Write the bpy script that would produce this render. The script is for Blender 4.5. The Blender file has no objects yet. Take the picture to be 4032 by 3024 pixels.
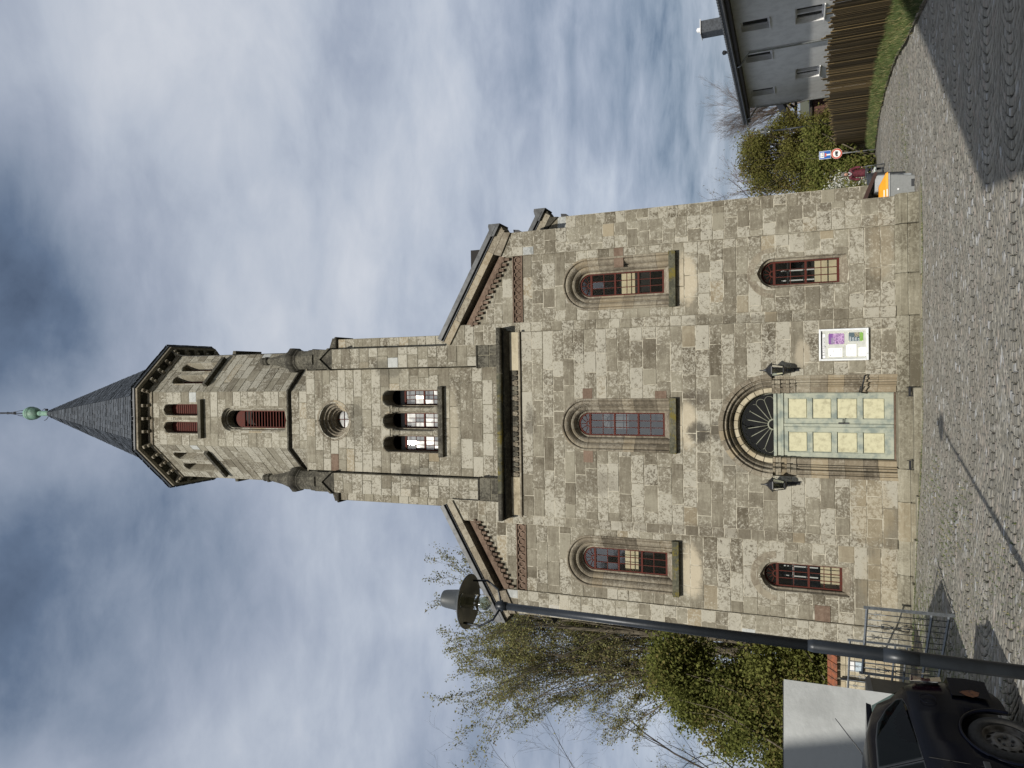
import bpy, bmesh, math, random
import numpy as np
from mathutils import Vector, Matrix, noise as mnoise

R = math.radians
rnd = random.Random(7)
C = bpy.context.scene.collection
scene = bpy.context.scene

# ------------------------------------------------------------------ camera, sky, sun, exposure
ZC = 2.55
cam_d = bpy.data.cameras.new('camera')
cam = bpy.data.objects.new('camera', cam_d)
C.objects.link(cam)
scene.camera = cam
cam_d.sensor_fit = 'HORIZONTAL'
cam_d.sensor_width = 36.0
cam_d.lens = 36.0 * 2790.0 / 4032.0
cam_d.clip_start = 0.05
cam_d.clip_end = 3000.0
_p, _r, _w = R(21.9), R(0.59), R(-0.67)
F_ = Vector((math.sin(_w) * math.cos(_p), math.cos(_w) * math.cos(_p), math.sin(_p)))
R_ = Vector((math.cos(_w), -math.sin(_w), 0.0))
D_ = -R_.cross(F_)
R2 = R_ * math.cos(_r) + D_ * math.sin(_r)
D2 = -R_ * math.sin(_r) + D_ * math.cos(_r)
# the photograph lies on its side: the picture's right is the world's down, its top the world's right
cm = Matrix((D2, R2, -F_)).transposed().to_4x4()
cm.translation = Vector((0, 0, ZC))
cam.matrix_world = cm

SUN_AZ, SUN_EL = 8.0, 32.5
world = bpy.data.worlds.new('World')
scene.world = world
world.use_nodes = True
wt = world.node_tree
wt.nodes.clear()
def wn(t, **k):
    n = wt.nodes.new(t)
    for a, b in k.items(): setattr(n, a, b)
    return n
w_out = wn('ShaderNodeOutputWorld'); w_bg = wn('ShaderNodeBackground')
w_sky = wn('ShaderNodeTexSky', sky_type='NISHITA', sun_disc=False)
w_sky.sun_elevation = R(SUN_EL); w_sky.sun_rotation = R(180 + SUN_AZ)
w_sky.air_density = 1.0; w_sky.dust_density = 1.5
w_bg.inputs['Strength'].default_value = 0.1
w_geo = wn('ShaderNodeTexCoord')
w_sep = wn('ShaderNodeSeparateXYZ'); wt.links.new(w_geo.outputs['Generated'], w_sep.inputs[0])
def wmath(op, a, b=None, clamp=False):
    n = wn('ShaderNodeMath', operation=op); n.use_clamp = clamp
    for i, v in enumerate((a, b)):
        if v is None: continue
        if isinstance(v, (int, float)): n.inputs[i].default_value = v
        else: wt.links.new(v, n.inputs[i])
    return n.outputs[0]
zz = wmath('ADD', wmath('MAXIMUM', w_sep.outputs['Z'], 0.0), 0.22)
cx = wmath('DIVIDE', w_sep.outputs['X'], zz); cy = wmath('DIVIDE', w_sep.outputs['Y'], zz)
w_cmb = wn('ShaderNodeCombineXYZ'); wt.links.new(cx, w_cmb.inputs[0]); wt.links.new(cy, w_cmb.inputs[1])
def wnoise(scale, det, rough, off, dist=0.0):
    m = wn('ShaderNodeMapping'); m.inputs['Location'].default_value = off
    m.inputs['Scale'].default_value = (1, 1.5, 1)
    wt.links.new(w_cmb.outputs[0], m.inputs[0])
    n = wn('ShaderNodeTexNoise'); n.inputs['Scale'].default_value = scale
    n.inputs['Detail'].default_value = det; n.inputs['Roughness'].default_value = rough
    n.inputs['Distortion'].default_value = dist
    wt.links.new(m.outputs[0], n.inputs['Vector']); return n.outputs['Fac']
def wblob(d, size, amt):
    v = Vector(d).normalized()
    vm = wn('ShaderNodeVectorMath', operation='DOT_PRODUCT'); vm.inputs[1].default_value = v
    wt.links.new(w_geo.outputs['Generated'], vm.inputs[0])
    mr = wn('ShaderNodeMapRange'); mr.interpolation_type = 'SMOOTHSTEP'
    mr.inputs['From Min'].default_value = math.cos(size); mr.inputs['From Max'].default_value = 1.0
    mr.inputs['To Min'].default_value = 0.0; mr.inputs['To Max'].default_value = amt
    wt.links.new(vm.outputs['Value'], mr.inputs['Value']); return mr.outputs[0]
n_a = wnoise(0.9, 4, 0.5, (3.1, 1.7, 0)); n_b = wnoise(2.6, 8, 0.55, (0.4, 9.2, 0), 0.4)
n_c = wnoise(7.0, 8, 0.6, (5.4, 2.2, 0), 0.3)
dens = wmath('ADD', wmath('ADD', wmath('MULTIPLY', n_a, 0.62), -0.008), wmath('ADD', wmath('MULTIPLY', n_b, 0.56), wmath('MULTIPLY', n_c, 0.28)))
for d, s, a in (((0.13, 0.58, 0.80), 0.24, -0.20), ((0.10, 0.48, 0.86), 0.2, -0.12), ((-0.25, 0.59, 0.76), 0.24, -0.22), ((-0.2, 0.48, 0.85), 0.2, -0.10),
                ((0.40, 0.90, 0.18), 0.26, -0.20), ((0.44, 0.76, 0.47), 0.12, -0.09), ((-0.6, 0.75, 0.3), 0.3, -0.05),
                ((0.24, 0.80, 0.55), 0.40, 0.11), ((0.36, 0.58, 0.73), 0.3, 0.06), ((-0.30, 0.70, 0.63), 0.30, 0.10), ((0.05, 0.68, 0.72), 0.18, 0.05), ((-0.27, 0.87, 0.40), 0.2, 0.05)):
    dens = wmath('ADD', dens, wblob(d, s, a))
w_ramp = wn('ShaderNodeValToRGB'); wt.links.new(dens, w_ramp.inputs[0])
e = w_ramp.color_ramp.elements
e[0].position = 0.28; e[0].color = (0.60, 0.85, 1.35, 1)
e[1].position = 1.0; e[1].color = (7.0, 7.3, 7.9, 1)
for pos, col in ((0.42, (1.35, 1.85, 2.75, 1)), (0.52, (2.5, 3.05, 4.0, 1)), (0.67, (3.9, 4.4, 5.4, 1)), (0.80, (5.2, 5.7, 6.6, 1))):
    x = e.new(pos); x.color = col
w_mix = wn('ShaderNodeMix', data_type='RGBA'); w_mix.inputs[0].default_value = 0.86
wt.links.new(w_sky.outputs[0], w_mix.inputs[6]); wt.links.new(w_ramp.outputs[0], w_mix.inputs[7])
wt.links.new(w_mix.outputs[2], w_bg.inputs['Color']); wt.links.new(w_bg.outputs[0], w_out.inputs[0])

sun_d = bpy.data.lights.new('sun', 'SUN'); sun_d.energy = 4.5; sun_d.angle = R(0.55); sun_d.color = (1.0, 0.95, 0.86)
sun = bpy.data.objects.new('sun', sun_d); C.objects.link(sun)
_sd = Vector((-math.sin(R(SUN_AZ)) * math.cos(R(SUN_EL)), -math.cos(R(SUN_AZ)) * math.cos(R(SUN_EL)), math.sin(R(SUN_EL))))
sun.rotation_euler = _sd.to_track_quat('Z', 'Y').to_euler(); sun.location = (0, -20, 40)
scene.view_settings.view_transform = 'Standard'; scene.view_settings.look = 'None'
scene.view_settings.gamma = 1.0; scene.view_settings.exposure = 0.0; scene.view_settings.use_curve_mapping = False
scene.cycles.max_bounces = 6; scene.cycles.transparent_max_bounces = 12

# ------------------------------------------------------------------ helpers
def tag(o, label=None, cat=None, group=None, kind=None):
    if label: o['label'] = label
    if cat: o['category'] = cat
    if group: o['group'] = group
    if kind: o['kind'] = kind
    return o
WM = {}
def wmat(o): return WM.get(o.name, Matrix.Identity(4))
def empty(name, loc=(0, 0, 0), rz=0.0, label=None, cat=None, group=None):
    o = bpy.data.objects.new(name, None); C.objects.link(o)
    o.location = loc; o.rotation_euler = (0, 0, rz); o.empty_display_size = 0.2
    WM[o.name] = Matrix.Translation(Vector(loc)) @ Matrix.Rotation(rz, 4, 'Z')
    return tag(o, label, cat, group)
def link(name, me, parent=None, local=False):
    o = bpy.data.objects.new(name, me); C.objects.link(o)
    if parent is not None:
        o.parent = parent
        if not local: o.matrix_parent_inverse = wmat(parent).inverted()
        else: WM[o.name] = wmat(parent)
    return o
class MB:
    def __init__(s): s.v = []; s.f = []; s.t = []; s.mi = []; s.sm = []
    def add(s, vs, fs, tint=None, mi=0, smooth=False):
        b = len(s.v); s.v.extend([tuple(p) for p in vs])
        for f in fs:
            s.f.append(tuple(b + i for i in f)); s.t.append(tint or (0.5, 0.5, 0.5, 1)); s.mi.append(mi); s.sm.append(smooth)
    def quad(s, a, b, c, d, **k): s.add([a, b, c, d], [(0, 1, 2, 3)], **k)
    def box(s, x0, x1, y0, y1, z0, z1, M=None, **k):
        vs = [Vector((x, y, z)) for z in (z0, z1) for y in (y0, y1) for x in (x0, x1)]
        if M is not None: vs = [M @ v for v in vs]
        s.add(vs, [(0, 2, 3, 1), (4, 5, 7, 6), (0, 1, 5, 4), (2, 6, 7, 3), (0, 4, 6, 2), (1, 3, 7, 5)], **k)
    def bbox(s, x0, x1, y0, y1, z0, z1, b=0.01, M=None, **k):      # box with chamfered edges
        b = min(b, (x1 - x0) * .4, (y1 - y0) * .4, (z1 - z0) * .4)
        vs = []
        for z in (0, 1):
            for y in (0, 1):
                for x in (0, 1):
                    X = x1 if x else x0; Y = y1 if y else y0; Z = z1 if z else z0
                    sx = -b if x else b; sy = -b if y else b; sz = -b if z else b
                    vs += [Vector((X, Y + sy, Z + sz)), Vector((X + sx, Y, Z + sz)), Vector((X + sx, Y + sy, Z))]
        i = lambda x, y, z, a: ((z * 2 + y) * 2 + x) * 3 + a
        fs = []
        for x in (0, 1):
            q = [i(x, 0, 0, 0), i(x, 1, 0, 0), i(x, 1, 1, 0), i(x, 0, 1, 0)]; fs.append(tuple(q if x else q[::-1]))
            q = [i(0, x, 0, 1), i(1, x, 0, 1), i(1, x, 1, 1), i(0, x, 1, 1)]; fs.append(tuple(q[::-1] if x else q))
            q = [i(0, 0, x, 2), i(1, 0, x, 2), i(1, 1, x, 2), i(0, 1, x, 2)]; fs.append(tuple(q if x else q[::-1]))
        for p in (0, 1):
            for q in (0, 1):
                fs.append((i(p, q, 0, 0), i(p, q, 1, 0), i(p, q, 1, 1), i(p, q, 0, 1)))
                fs.append((i(p, 0, q, 0), i(p, 1, q, 0), i(p, 1, q, 2), i(p, 0, q, 2)))
                fs.append((i(0, p, q, 1), i(1, p, q, 1), i(1, p, q, 2), i(0, p, q, 2)))
        for x in (0, 1):
            for y in (0, 1):
                for z in (0, 1): fs.append((i(x, y, z, 0), i(x, y, z, 1), i(x, y, z, 2)))
        if M is not None: vs = [M @ v for v in vs]
        s.add(vs, fs, **k)
    def tube(s, pts, rads, n=8, cap=True, **k):
        pts = [Vector(p) for p in pts]
        if isinstance(rads, (int, float)): rads = [rads] * len(pts)
        vs = []; fs = []
        up = None
        for i, p in enumerate(pts):
            d = (pts[min(i + 1, len(pts) - 1)] - pts[max(i - 1, 0)])
            if d.length < 1e-9: d = Vector((0, 0, 1))
            d.normalize()
            if up is None: up = Vector((0, 0, 1)) if abs(d.z) < .9 else Vector((1, 0, 0))
            a = d.cross(up).normalized(); b = a.cross(d).normalized(); up = b
            for j in range(n):
                t = 2 * math.pi * j / n
                vs.append(p + (a * math.cos(t) + b * math.sin(t)) * rads[i])
        for i in range(len(pts) - 1):
            for j in range(n):
                fs.append((i * n + j, i * n + (j + 1) % n, (i + 1) * n + (j + 1) % n, (i + 1) * n + j))
        if cap: fs.append(tuple(range(n - 1, -1, -1))); fs.append(tuple((len(pts) - 1) * n + j for j in range(n)))
        k.setdefault('smooth', True)
        s.add(vs, fs, **k)
    def lathe(s, prof, c=(0, 0, 0), n=24, ph=0.0, cap=True, M=None, **k):     # prof [(r,z)]
        vs = []; fs = []
        for r_, z_ in prof:
            for j in range(n):
                t = ph + 2 * math.pi * j / n
                v = Vector((c[0] + r_ * math.cos(t), c[1] + r_ * math.sin(t), c[2] + z_))
                vs.append(M @ v if M is not None else v)
        for i in range(len(prof) - 1):
            for j in range(n):
                fs.append((i * n + j, i * n + (j + 1) % n, (i + 1) * n + (j + 1) % n, (i + 1) * n + j))
        if cap: fs.append(tuple(range(n - 1, -1, -1))); fs.append(tuple((len(prof) - 1) * n + j for j in range(n)))
        s.add(vs, fs, **k)
    def prism(s, poly, d0, d1, P, **k):      # poly in 2D, P(u,v,d)->point
        n = len(poly)
        vs = [P(u, v, d0) for u, v in poly] + [P(u, v, d1) for u, v in poly]
        fs = [tuple(range(n)), tuple(range(2 * n - 1, n - 1, -1))] + [(i, i + n, (i + 1) % n + n, (i + 1) % n) for i in range(n)]
        s.add(vs, fs, **k)
    def mesh(s, name, mats):
        me = bpy.data.meshes.new(name)
        me.from_pydata([tuple(v) for v in s.v], [], s.f)
        for m in (mats if isinstance(mats, (list, tuple)) else [mats]): me.materials.append(m)
        if s.f:
            a = me.attributes.new('tint', 'FLOAT_COLOR', 'FACE')
            a.data.foreach_set('color', np.array(s.t, dtype=np.float32).ravel())
            me.polygons.foreach_set('material_index', s.mi)
            me.polygons.foreach_set('use_smooth', s.sm)
        me.update()
        return me
    def build(s, name, mats, parent=None, local=False):
        return link(name, s.mesh(name, mats), parent, local)

# ------------------------------------------------------------------ materials
def newmat(name):
    m = bpy.data.materials.new(name); m.use_nodes = True
    nt = m.node_tree; b = nt.nodes['Principled BSDF']
    return m, nt, b
def N(nt, t, **k):
    n = nt.nodes.new(t)
    for a, b in k.items(): setattr(n, a, b)
    return n
def nz(nt, vec, scale, det=5, rough=0.6, dist=0.0, stretch=None):
    if stretch:
        mp = N(nt, 'ShaderNodeMapping'); mp.inputs['Scale'].default_value = stretch
        nt.links.new(vec, mp.inputs[0]); vec = mp.outputs[0]
    n = N(nt, 'ShaderNodeTexNoise'); n.inputs['Scale'].default_value = scale; n.inputs['Detail'].default_value = det
    n.inputs['Roughness'].default_value = rough; n.inputs['Distortion'].default_value = dist
    nt.links.new(vec, n.inputs['Vector']); return n.outputs['Fac']
def mth(nt, op, a, b=None, clamp=False):
    n = N(nt, 'ShaderNodeMath', operation=op); n.use_clamp = clamp
    for i, v in enumerate((a, b)):
        if v is None: continue
        if isinstance(v, (int, float)): n.inputs[i].default_value = v
        else: nt.links.new(v, n.inputs[i])
    return n.outputs[0]
def mix(nt, fac, a, b, mode='MIX'):
    n = N(nt, 'ShaderNodeMix', data_type='RGBA', blend_type=mode)
    for i, v in ((0, fac), (6, a), (7, b)):
        if isinstance(v, (int, float)): n.inputs[i].default_value = v
        elif isinstance(v, tuple): n.inputs[i].default_value = v if len(v) == 4 else v + (1,)
        else: nt.links.new(v, n.inputs[i])
    return n.outputs[2]
def step(nt, v, lo, hi):
    n = N(nt, 'ShaderNodeMapRange'); n.interpolation_type = 'SMOOTHSTEP'
    n.inputs['From Min'].default_value = lo; n.inputs['From Max'].default_value = hi
    nt.links.new(v, n.inputs['Value']); return n.outputs[0]
def bump(nt, b, h, st, dist=0.02):
    n = N(nt, 'ShaderNodeBump'); n.inputs['Strength'].default_value = st; n.inputs['Distance'].default_value = dist
    nt.links.new(h, n.inputs['Height']); nt.links.new(n.outputs[0], b.inputs['Normal'])
def simple(name, col, rough=0.7, var=0.12, scale=8.0, met=0.0, bst=0.15, coat=0.0, col2=None, lo=.4, hi=.65):
    m, nt, b = newmat(name)
    tc = N(nt, 'ShaderNodeTexCoord').outputs['Object']
    n1 = nz(nt, tc, scale, 6, .6)
    c2 = col2 or tuple(c * (1 - 2.2 * var) for c in col)
    c = mix(nt, step(nt, n1, lo, hi), col, c2)
    nt.links.new(c, b.inputs['Base Color'])
    b.inputs['Roughness'].default_value = rough; b.inputs['Metallic'].default_value = met
    if coat: b.inputs['Coat Weight'].default_value = coat; b.inputs['Coat Roughness'].default_value = .06
    if bst: bump(nt, b, nz(nt, tc, scale * 5, 5, .6), bst, .01)
    return m
def stone_mat(name, dark, mid, light, pale, patch=1.0, streak=True, rough=.92, moss=None, gain=1.0):
    m, nt, b = newmat(name)
    pos = N(nt, 'ShaderNodeTexCoord').outputs['Object']
    at = N(nt, 'ShaderNodeAttribute', attribute_name='tint')
    sp = N(nt, 'ShaderNodeSeparateColor'); nt.links.new(at.outputs['Color'], sp.inputs[0])
    tb, tw, tp = sp.outputs[0], sp.outputs[1], sp.outputs[2]
    # every stone samples the grain elsewhere, so no stain runs on across a joint
    off = N(nt, 'ShaderNodeVectorMath', operation='SCALE'); nt.links.new(at.outputs['Color'], off.inputs[0]); off.inputs['Scale'].default_value = 37.0
    ad = N(nt, 'ShaderNodeVectorMath', operation='ADD'); nt.links.new(pos, ad.inputs[0]); nt.links.new(off.outputs[0], ad.inputs[1])
    v = ad.outputs[0]
    n1 = nz(nt, v, 1.7, 8, .62, .6)
    n2 = nz(nt, v, 13.0, 8, .70, .8)
    n3 = nz(nt, v, 36.0, 5, .7)
    ns = nz(nt, v, 2.2, 6, .6, .8, (.7, .7, 5.5))
    nw = mth(nt, 'ADD', mth(nt, 'MULTIPLY', nz(nt, pos, .45, 4, .5), .45), mth(nt, 'MULTIPLY', nz(nt, pos, 1.2, 6, .65, .5, (1.6, 1.6, .28)), .55))
    base = mth(nt, 'ADD', mth(nt, 'MULTIPLY', n1, .34), mth(nt, 'ADD', mth(nt, 'MULTIPLY', n2, .38), mth(nt, 'MULTIPLY', ns, .42)))
    base = mth(nt, 'ADD', base, mth(nt, 'MULTIPLY', mth(nt, 'SUBTRACT', tb, .5), .27))
    base = mth(nt, 'ADD', base, mth(nt, 'MULTIPLY', mth(nt, 'SUBTRACT', nw, .5), .70))
    c = mix(nt, step(nt, base, .36, .56), dark, mid)
    c = mix(nt, step(nt, base, .52, .74), c, light)
    c = mix(nt, mth(nt, 'MULTIPLY', step(nt, tw, .45, 1.0), .55), c, (.36 * gain, .29 * gain, .185 * gain))      # warm stones
    # pale crust eaten into fine patches
    pm = mth(nt, 'ADD', n2, mth(nt, 'MULTIPLY', mth(nt, 'SUBTRACT', n3, .5), .35))
    pm = mth(nt, 'ADD', pm, mth(nt, 'MULTIPLY', mth(nt, 'SUBTRACT', tp, .5), .30 * patch))
    pm = mth(nt, 'ADD', pm, mth(nt, 'MULTIPLY', mth(nt, 'SUBTRACT', n1, .5), .35))
    c = mix(nt, mth(nt, 'MULTIPLY', step(nt, pm, .50, .63), .74 * patch), c, pale)
    dk = step(nt, mth(nt, 'ADD', mth(nt, 'MULTIPLY', ns, .6), mth(nt, 'MULTIPLY', n2, .5)), .64, .78)
    c = mix(nt, mth(nt, 'MULTIPLY', dk, .45), c, tuple(d * .75 for d in dark))
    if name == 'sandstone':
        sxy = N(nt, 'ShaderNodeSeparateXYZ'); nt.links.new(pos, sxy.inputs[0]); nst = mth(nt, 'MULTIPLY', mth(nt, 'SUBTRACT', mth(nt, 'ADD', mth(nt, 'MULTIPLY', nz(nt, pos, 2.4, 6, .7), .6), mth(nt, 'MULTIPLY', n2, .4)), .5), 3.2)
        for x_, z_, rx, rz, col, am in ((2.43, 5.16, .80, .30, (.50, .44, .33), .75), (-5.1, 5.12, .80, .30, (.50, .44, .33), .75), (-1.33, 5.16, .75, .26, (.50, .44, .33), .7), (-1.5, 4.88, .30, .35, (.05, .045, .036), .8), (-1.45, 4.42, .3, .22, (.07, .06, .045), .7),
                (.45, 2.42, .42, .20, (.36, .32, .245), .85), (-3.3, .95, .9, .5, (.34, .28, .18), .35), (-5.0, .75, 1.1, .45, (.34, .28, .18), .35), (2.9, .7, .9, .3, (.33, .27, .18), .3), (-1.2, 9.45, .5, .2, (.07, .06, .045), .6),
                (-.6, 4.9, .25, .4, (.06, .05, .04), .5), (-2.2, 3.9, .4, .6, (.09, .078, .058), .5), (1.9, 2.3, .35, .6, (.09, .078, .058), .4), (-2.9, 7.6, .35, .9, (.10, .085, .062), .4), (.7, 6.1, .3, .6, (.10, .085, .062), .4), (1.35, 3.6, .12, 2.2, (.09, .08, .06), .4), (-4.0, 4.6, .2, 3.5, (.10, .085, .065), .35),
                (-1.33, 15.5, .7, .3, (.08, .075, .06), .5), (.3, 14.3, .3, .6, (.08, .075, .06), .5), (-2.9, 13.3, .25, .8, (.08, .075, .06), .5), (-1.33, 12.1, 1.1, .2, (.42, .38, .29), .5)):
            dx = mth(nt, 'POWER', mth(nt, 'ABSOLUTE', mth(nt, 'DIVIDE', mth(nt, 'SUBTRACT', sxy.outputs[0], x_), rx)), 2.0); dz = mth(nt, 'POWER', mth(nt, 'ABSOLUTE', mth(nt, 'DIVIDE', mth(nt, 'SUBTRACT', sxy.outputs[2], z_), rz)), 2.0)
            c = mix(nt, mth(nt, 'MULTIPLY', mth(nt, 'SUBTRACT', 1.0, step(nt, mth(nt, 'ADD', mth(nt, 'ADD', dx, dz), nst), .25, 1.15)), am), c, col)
    if moss:
        mm = step(nt, mth(nt, 'ADD', nz(nt, pos, 3.0, 6, .7), mth(nt, 'MULTIPLY', mth(nt, 'SUBTRACT', n3, .5), .4)), *moss[1])
        c = mix(nt, mm, c, moss[0])
    nt.links.new(c, b.inputs['Base Color']); b.inputs['Roughness'].default_value = rough
    b.inputs['Specular IOR Level'].default_value = .25
    h = mth(nt, 'ADD', mth(nt, 'MULTIPLY', n2, .6), mth(nt, 'MULTIPLY', n3, .5))
    bump(nt, b, h, .55, .018)
    return m
M = {}
M['stone'] = stone_mat('sandstone', (.098, .084, .060), (.172, .154, .116), (.255, .236, .182), (.405, .386, .322))
M['trim'] = stone_mat('sandstone_trim', (.092, .078, .057), (.175, .15, .112), (.275, .245, .185), (.39, .365, .30), patch=.5)
M['pale_trim'] = stone_mat('pale_trim', (.15, .125, .09), (.32, .28, .20), (.46, .41, .30), (.50, .46, .37), patch=.5)
M['brown'] = stone_mat('brown_sandstone', (.075, .05, .036), (.13, .09, .065), (.19, .135, .10), (.26, .22, .17), patch=.25)
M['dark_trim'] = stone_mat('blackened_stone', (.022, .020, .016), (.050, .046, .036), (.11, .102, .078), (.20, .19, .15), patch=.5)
M['mossy'] = stone_mat('mossy_ledge', (.03, .03, .022), (.07, .07, .05), (.14, .13, .09), (.2, .19, .13), patch=.4, moss=((.14, .115, .028), (.49, .64)))
M['plinth'] = stone_mat('plinth_stone', (.10, .088, .062), (.19, .175, .13), (.27, .25, .19), (.33, .315, .25), patch=.6)
M['grey_patch'] = stone_mat('grey_repair_stone', (.22, .23, .22), (.33, .34, .33), (.42, .43, .41), (.47, .48, .46), patch=.5)
M['mortar'] = simple('mortar', (.44, .41, .33), .95, .2, 5, bst=.3, col2=(.17, .15, .11), lo=.42, hi=.6)
M['tower_mortar'] = simple('tower_mortar', (.20, .185, .135), .95, .2, 9, bst=.3, col2=(.08, .07, .05))
M['slate'] = simple('slate', (.055, .062, .072), .55, .25, 14, bst=.2)
M['copper'] = simple('green_copper', (.15, .27, .20), .6, .15, 9, col2=(.085, .15, .12), bst=.05)
M['iron'] = simple('black_iron', (.018, .019, .022), .45, .1, 20, met=.3, bst=.1)
M['lead'] = simple('grey_flashing', (.065, .068, .07), .5, .2, 6, met=.4, bst=.1)
M['red_paint'] = simple('red_paint', (.085, .019, .013), .7, .15, 18, bst=.15, col2=(.065, .026, .020))
M['red_paint'].node_tree.nodes['Principled BSDF'].inputs['Specular IOR Level'].default_value = .15
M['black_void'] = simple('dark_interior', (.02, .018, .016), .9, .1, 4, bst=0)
M['cream'] = simple('cream_wood', (.82, .70, .46), .7, .08, 5, bst=.05)
M['white_paint'] = simple('white_paint', (.78, .78, .76), .5, .04, 6, bst=.05)
M['backing_board'] = simple('white_board', (.24, .25, .26), .8, .04, 3, bst=.05)  # for boards added behind the tower panes to brighten them
def glass_mat(name, tint, gl=.10, rough=.03, ior=1.5):
    m, nt, b = newmat(name); nt.nodes.remove(b)
    out = [n for n in nt.nodes if n.type == 'OUTPUT_MATERIAL'][0]
    g = N(nt, 'ShaderNodeBsdfGlossy'); g.inputs['Roughness'].default_value = rough; g.inputs['Color'].default_value = (.95, .95, .92, 1)
    t = N(nt, 'ShaderNodeBsdfTransparent'); t.inputs['Color'].default_value = tint + (1,)
    fr = N(nt, 'ShaderNodeFresnel'); fr.inputs[0].default_value = ior
    f2 = mth(nt, 'ADD', fr.outputs[0], gl, True)
    mx = N(nt, 'ShaderNodeMixShader'); nt.links.new(f2, mx.inputs[0]); nt.links.new(t.outputs[0], mx.inputs[1]); nt.links.new(g.outputs[0], mx.inputs[2])
    nt.links.new(mx.outputs[0], out.inputs[0])
    tc = N(nt, 'ShaderNodeTexCoord').outputs['Object']
    bp = N(nt, 'ShaderNodeBump'); bp.inputs['Strength'].default_value = .12; bp.inputs['Distance'].default_value = .02
    nt.links.new(nz(nt, tc, 2.5, 2, .5), bp.inputs['Height']); nt.links.new(bp.outputs[0], g.inputs['Normal'])
    return m
M['glass'] = glass_mat('window_glass', (.80, .82, .82), .13, .07)
M['glass_dark'] = glass_mat('dark_glass', (.22, .25, .25), .0)
# ------------------------------------------------------------------ ground
_gy = [-400, -60, 0, 18.5, 21, 24, 27, 32, 39, 50, 80, 400, 1500]
_gz = [6.0, 3.4, .7225, -.11, -.22, -.27, -.36, -.62, -1.15, -1.9, -3.5, -6.0, -8.0]
def gz(x, y):
    z = np.interp(y, _gy, _gz)
    return z + np.clip(.05 * (-1.0 - x), 0, .42) * np.clip((45 - y) / 20, 0, 1)
_ey = [-400, 5, 16, 19.6, 23.4, 26.9, 31.9, 38.8, 50, 80, 400]
_ex = [5.5, 5.6, 7.5, 8.25, 9.1, 9.5, 10.05, 10.85, 12.3, 16.5, 60]
def edge(y): return np.interp(y, _ey, _ex)
def grid(name, xs, ys, fz, mat, kind='structure', maskf=None):
    X, Y = np.meshgrid(xs, ys); Z = fz(X, Y); nx = len(xs)
    vs = np.stack([X, Y, Z], -1).reshape(-1, 3)
    fs = []
    for j in range(len(ys) - 1):
        for i in range(nx - 1):
            if maskf and not maskf(.5 * (xs[i] + xs[i + 1]), .5 * (ys[j] + ys[j + 1])): continue
            fs.append((j * nx + i, j * nx + i + 1, (j + 1) * nx + i + 1, (j + 1) * nx + i))
    me = bpy.data.meshes.new(name); me.from_pydata(vs.tolist(), [], fs); me.materials.append(mat)
    me.polygons.foreach_set('use_smooth', [True] * len(fs)); me.update()
    o = bpy.data.objects.new(name, me); C.objects.link(o); o['kind'] = kind
    return o
def cobble_mat():
    m, nt, b = newmat('granite_setts')
    tc = N(nt, 'ShaderNodeTexCoord').outputs['Object']
    at = N(nt, 'ShaderNodeAttribute', attribute_name='tint')
    sp = N(nt, 'ShaderNodeSeparateColor'); nt.links.new(at.outputs['Color'], sp.inputs[0])
    n1 = nz(nt, tc, .55, 5, .6); n2 = nz(nt, tc, 30, 6, .7); n3 = nz(nt, tc, 5, 5, .6)
    v = mth(nt, 'ADD', mth(nt, 'MULTIPLY', sp.outputs[0], .34), mth(nt, 'ADD', mth(nt, 'MULTIPLY', n2, .45), mth(nt, 'MULTIPLY', n3, .30)))
    c = mix(nt, step(nt, v, .25, .95), (.125, .118, .099), (.275, .263, .228))
    c = mix(nt, mth(nt, 'MULTIPLY', step(nt, sp.outputs[1], .78, .95), .6), c, (.26, .225, .195))
    c = mix(nt, mth(nt, 'MULTIPLY', step(nt, sp.outputs[2], .93, .99), .6), c, (.42, .43, .44))
    c = mix(nt, mth(nt, 'MULTIPLY', step(nt, n1, .48, .62), .45), c, (.20, .185, .155))
    n4 = nz(nt, tc, 1.3, 6, .65, 1.0, (1.6, .5, 1)); c = mix(nt, mth(nt, 'MULTIPLY', step(nt, n4, .57, .68), .45), c, (.36, .35, .32))
    sx = N(nt, 'ShaderNodeSeparateXYZ'); nt.links.new(tc, sx.inputs[0])
    mg = step(nt, mth(nt, 'MULTIPLY', sx.outputs[0], -1.0), 2.6, 5.5)
    mm = mth(nt, 'MULTIPLY', step(nt, mth(nt, 'ADD', n3, mth(nt, 'MULTIPLY', mg, .16)), .60, .70), .75)
    mm = mth(nt, 'MULTIPLY', mm, mth(nt, 'ADD', mth(nt, 'MULTIPLY', mg, .9), .14))
    c = mix(nt, mm, c, (.075, .085, .025))
    nt.links.new(c, b.inputs['Base Color']); b.inputs['Roughness'].default_value = .82
    b.inputs['Specular IOR Level'].default_value = .35
    bump(nt, b, mth(nt, 'ADD', n2, n3), .4, .010)
    return m
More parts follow.
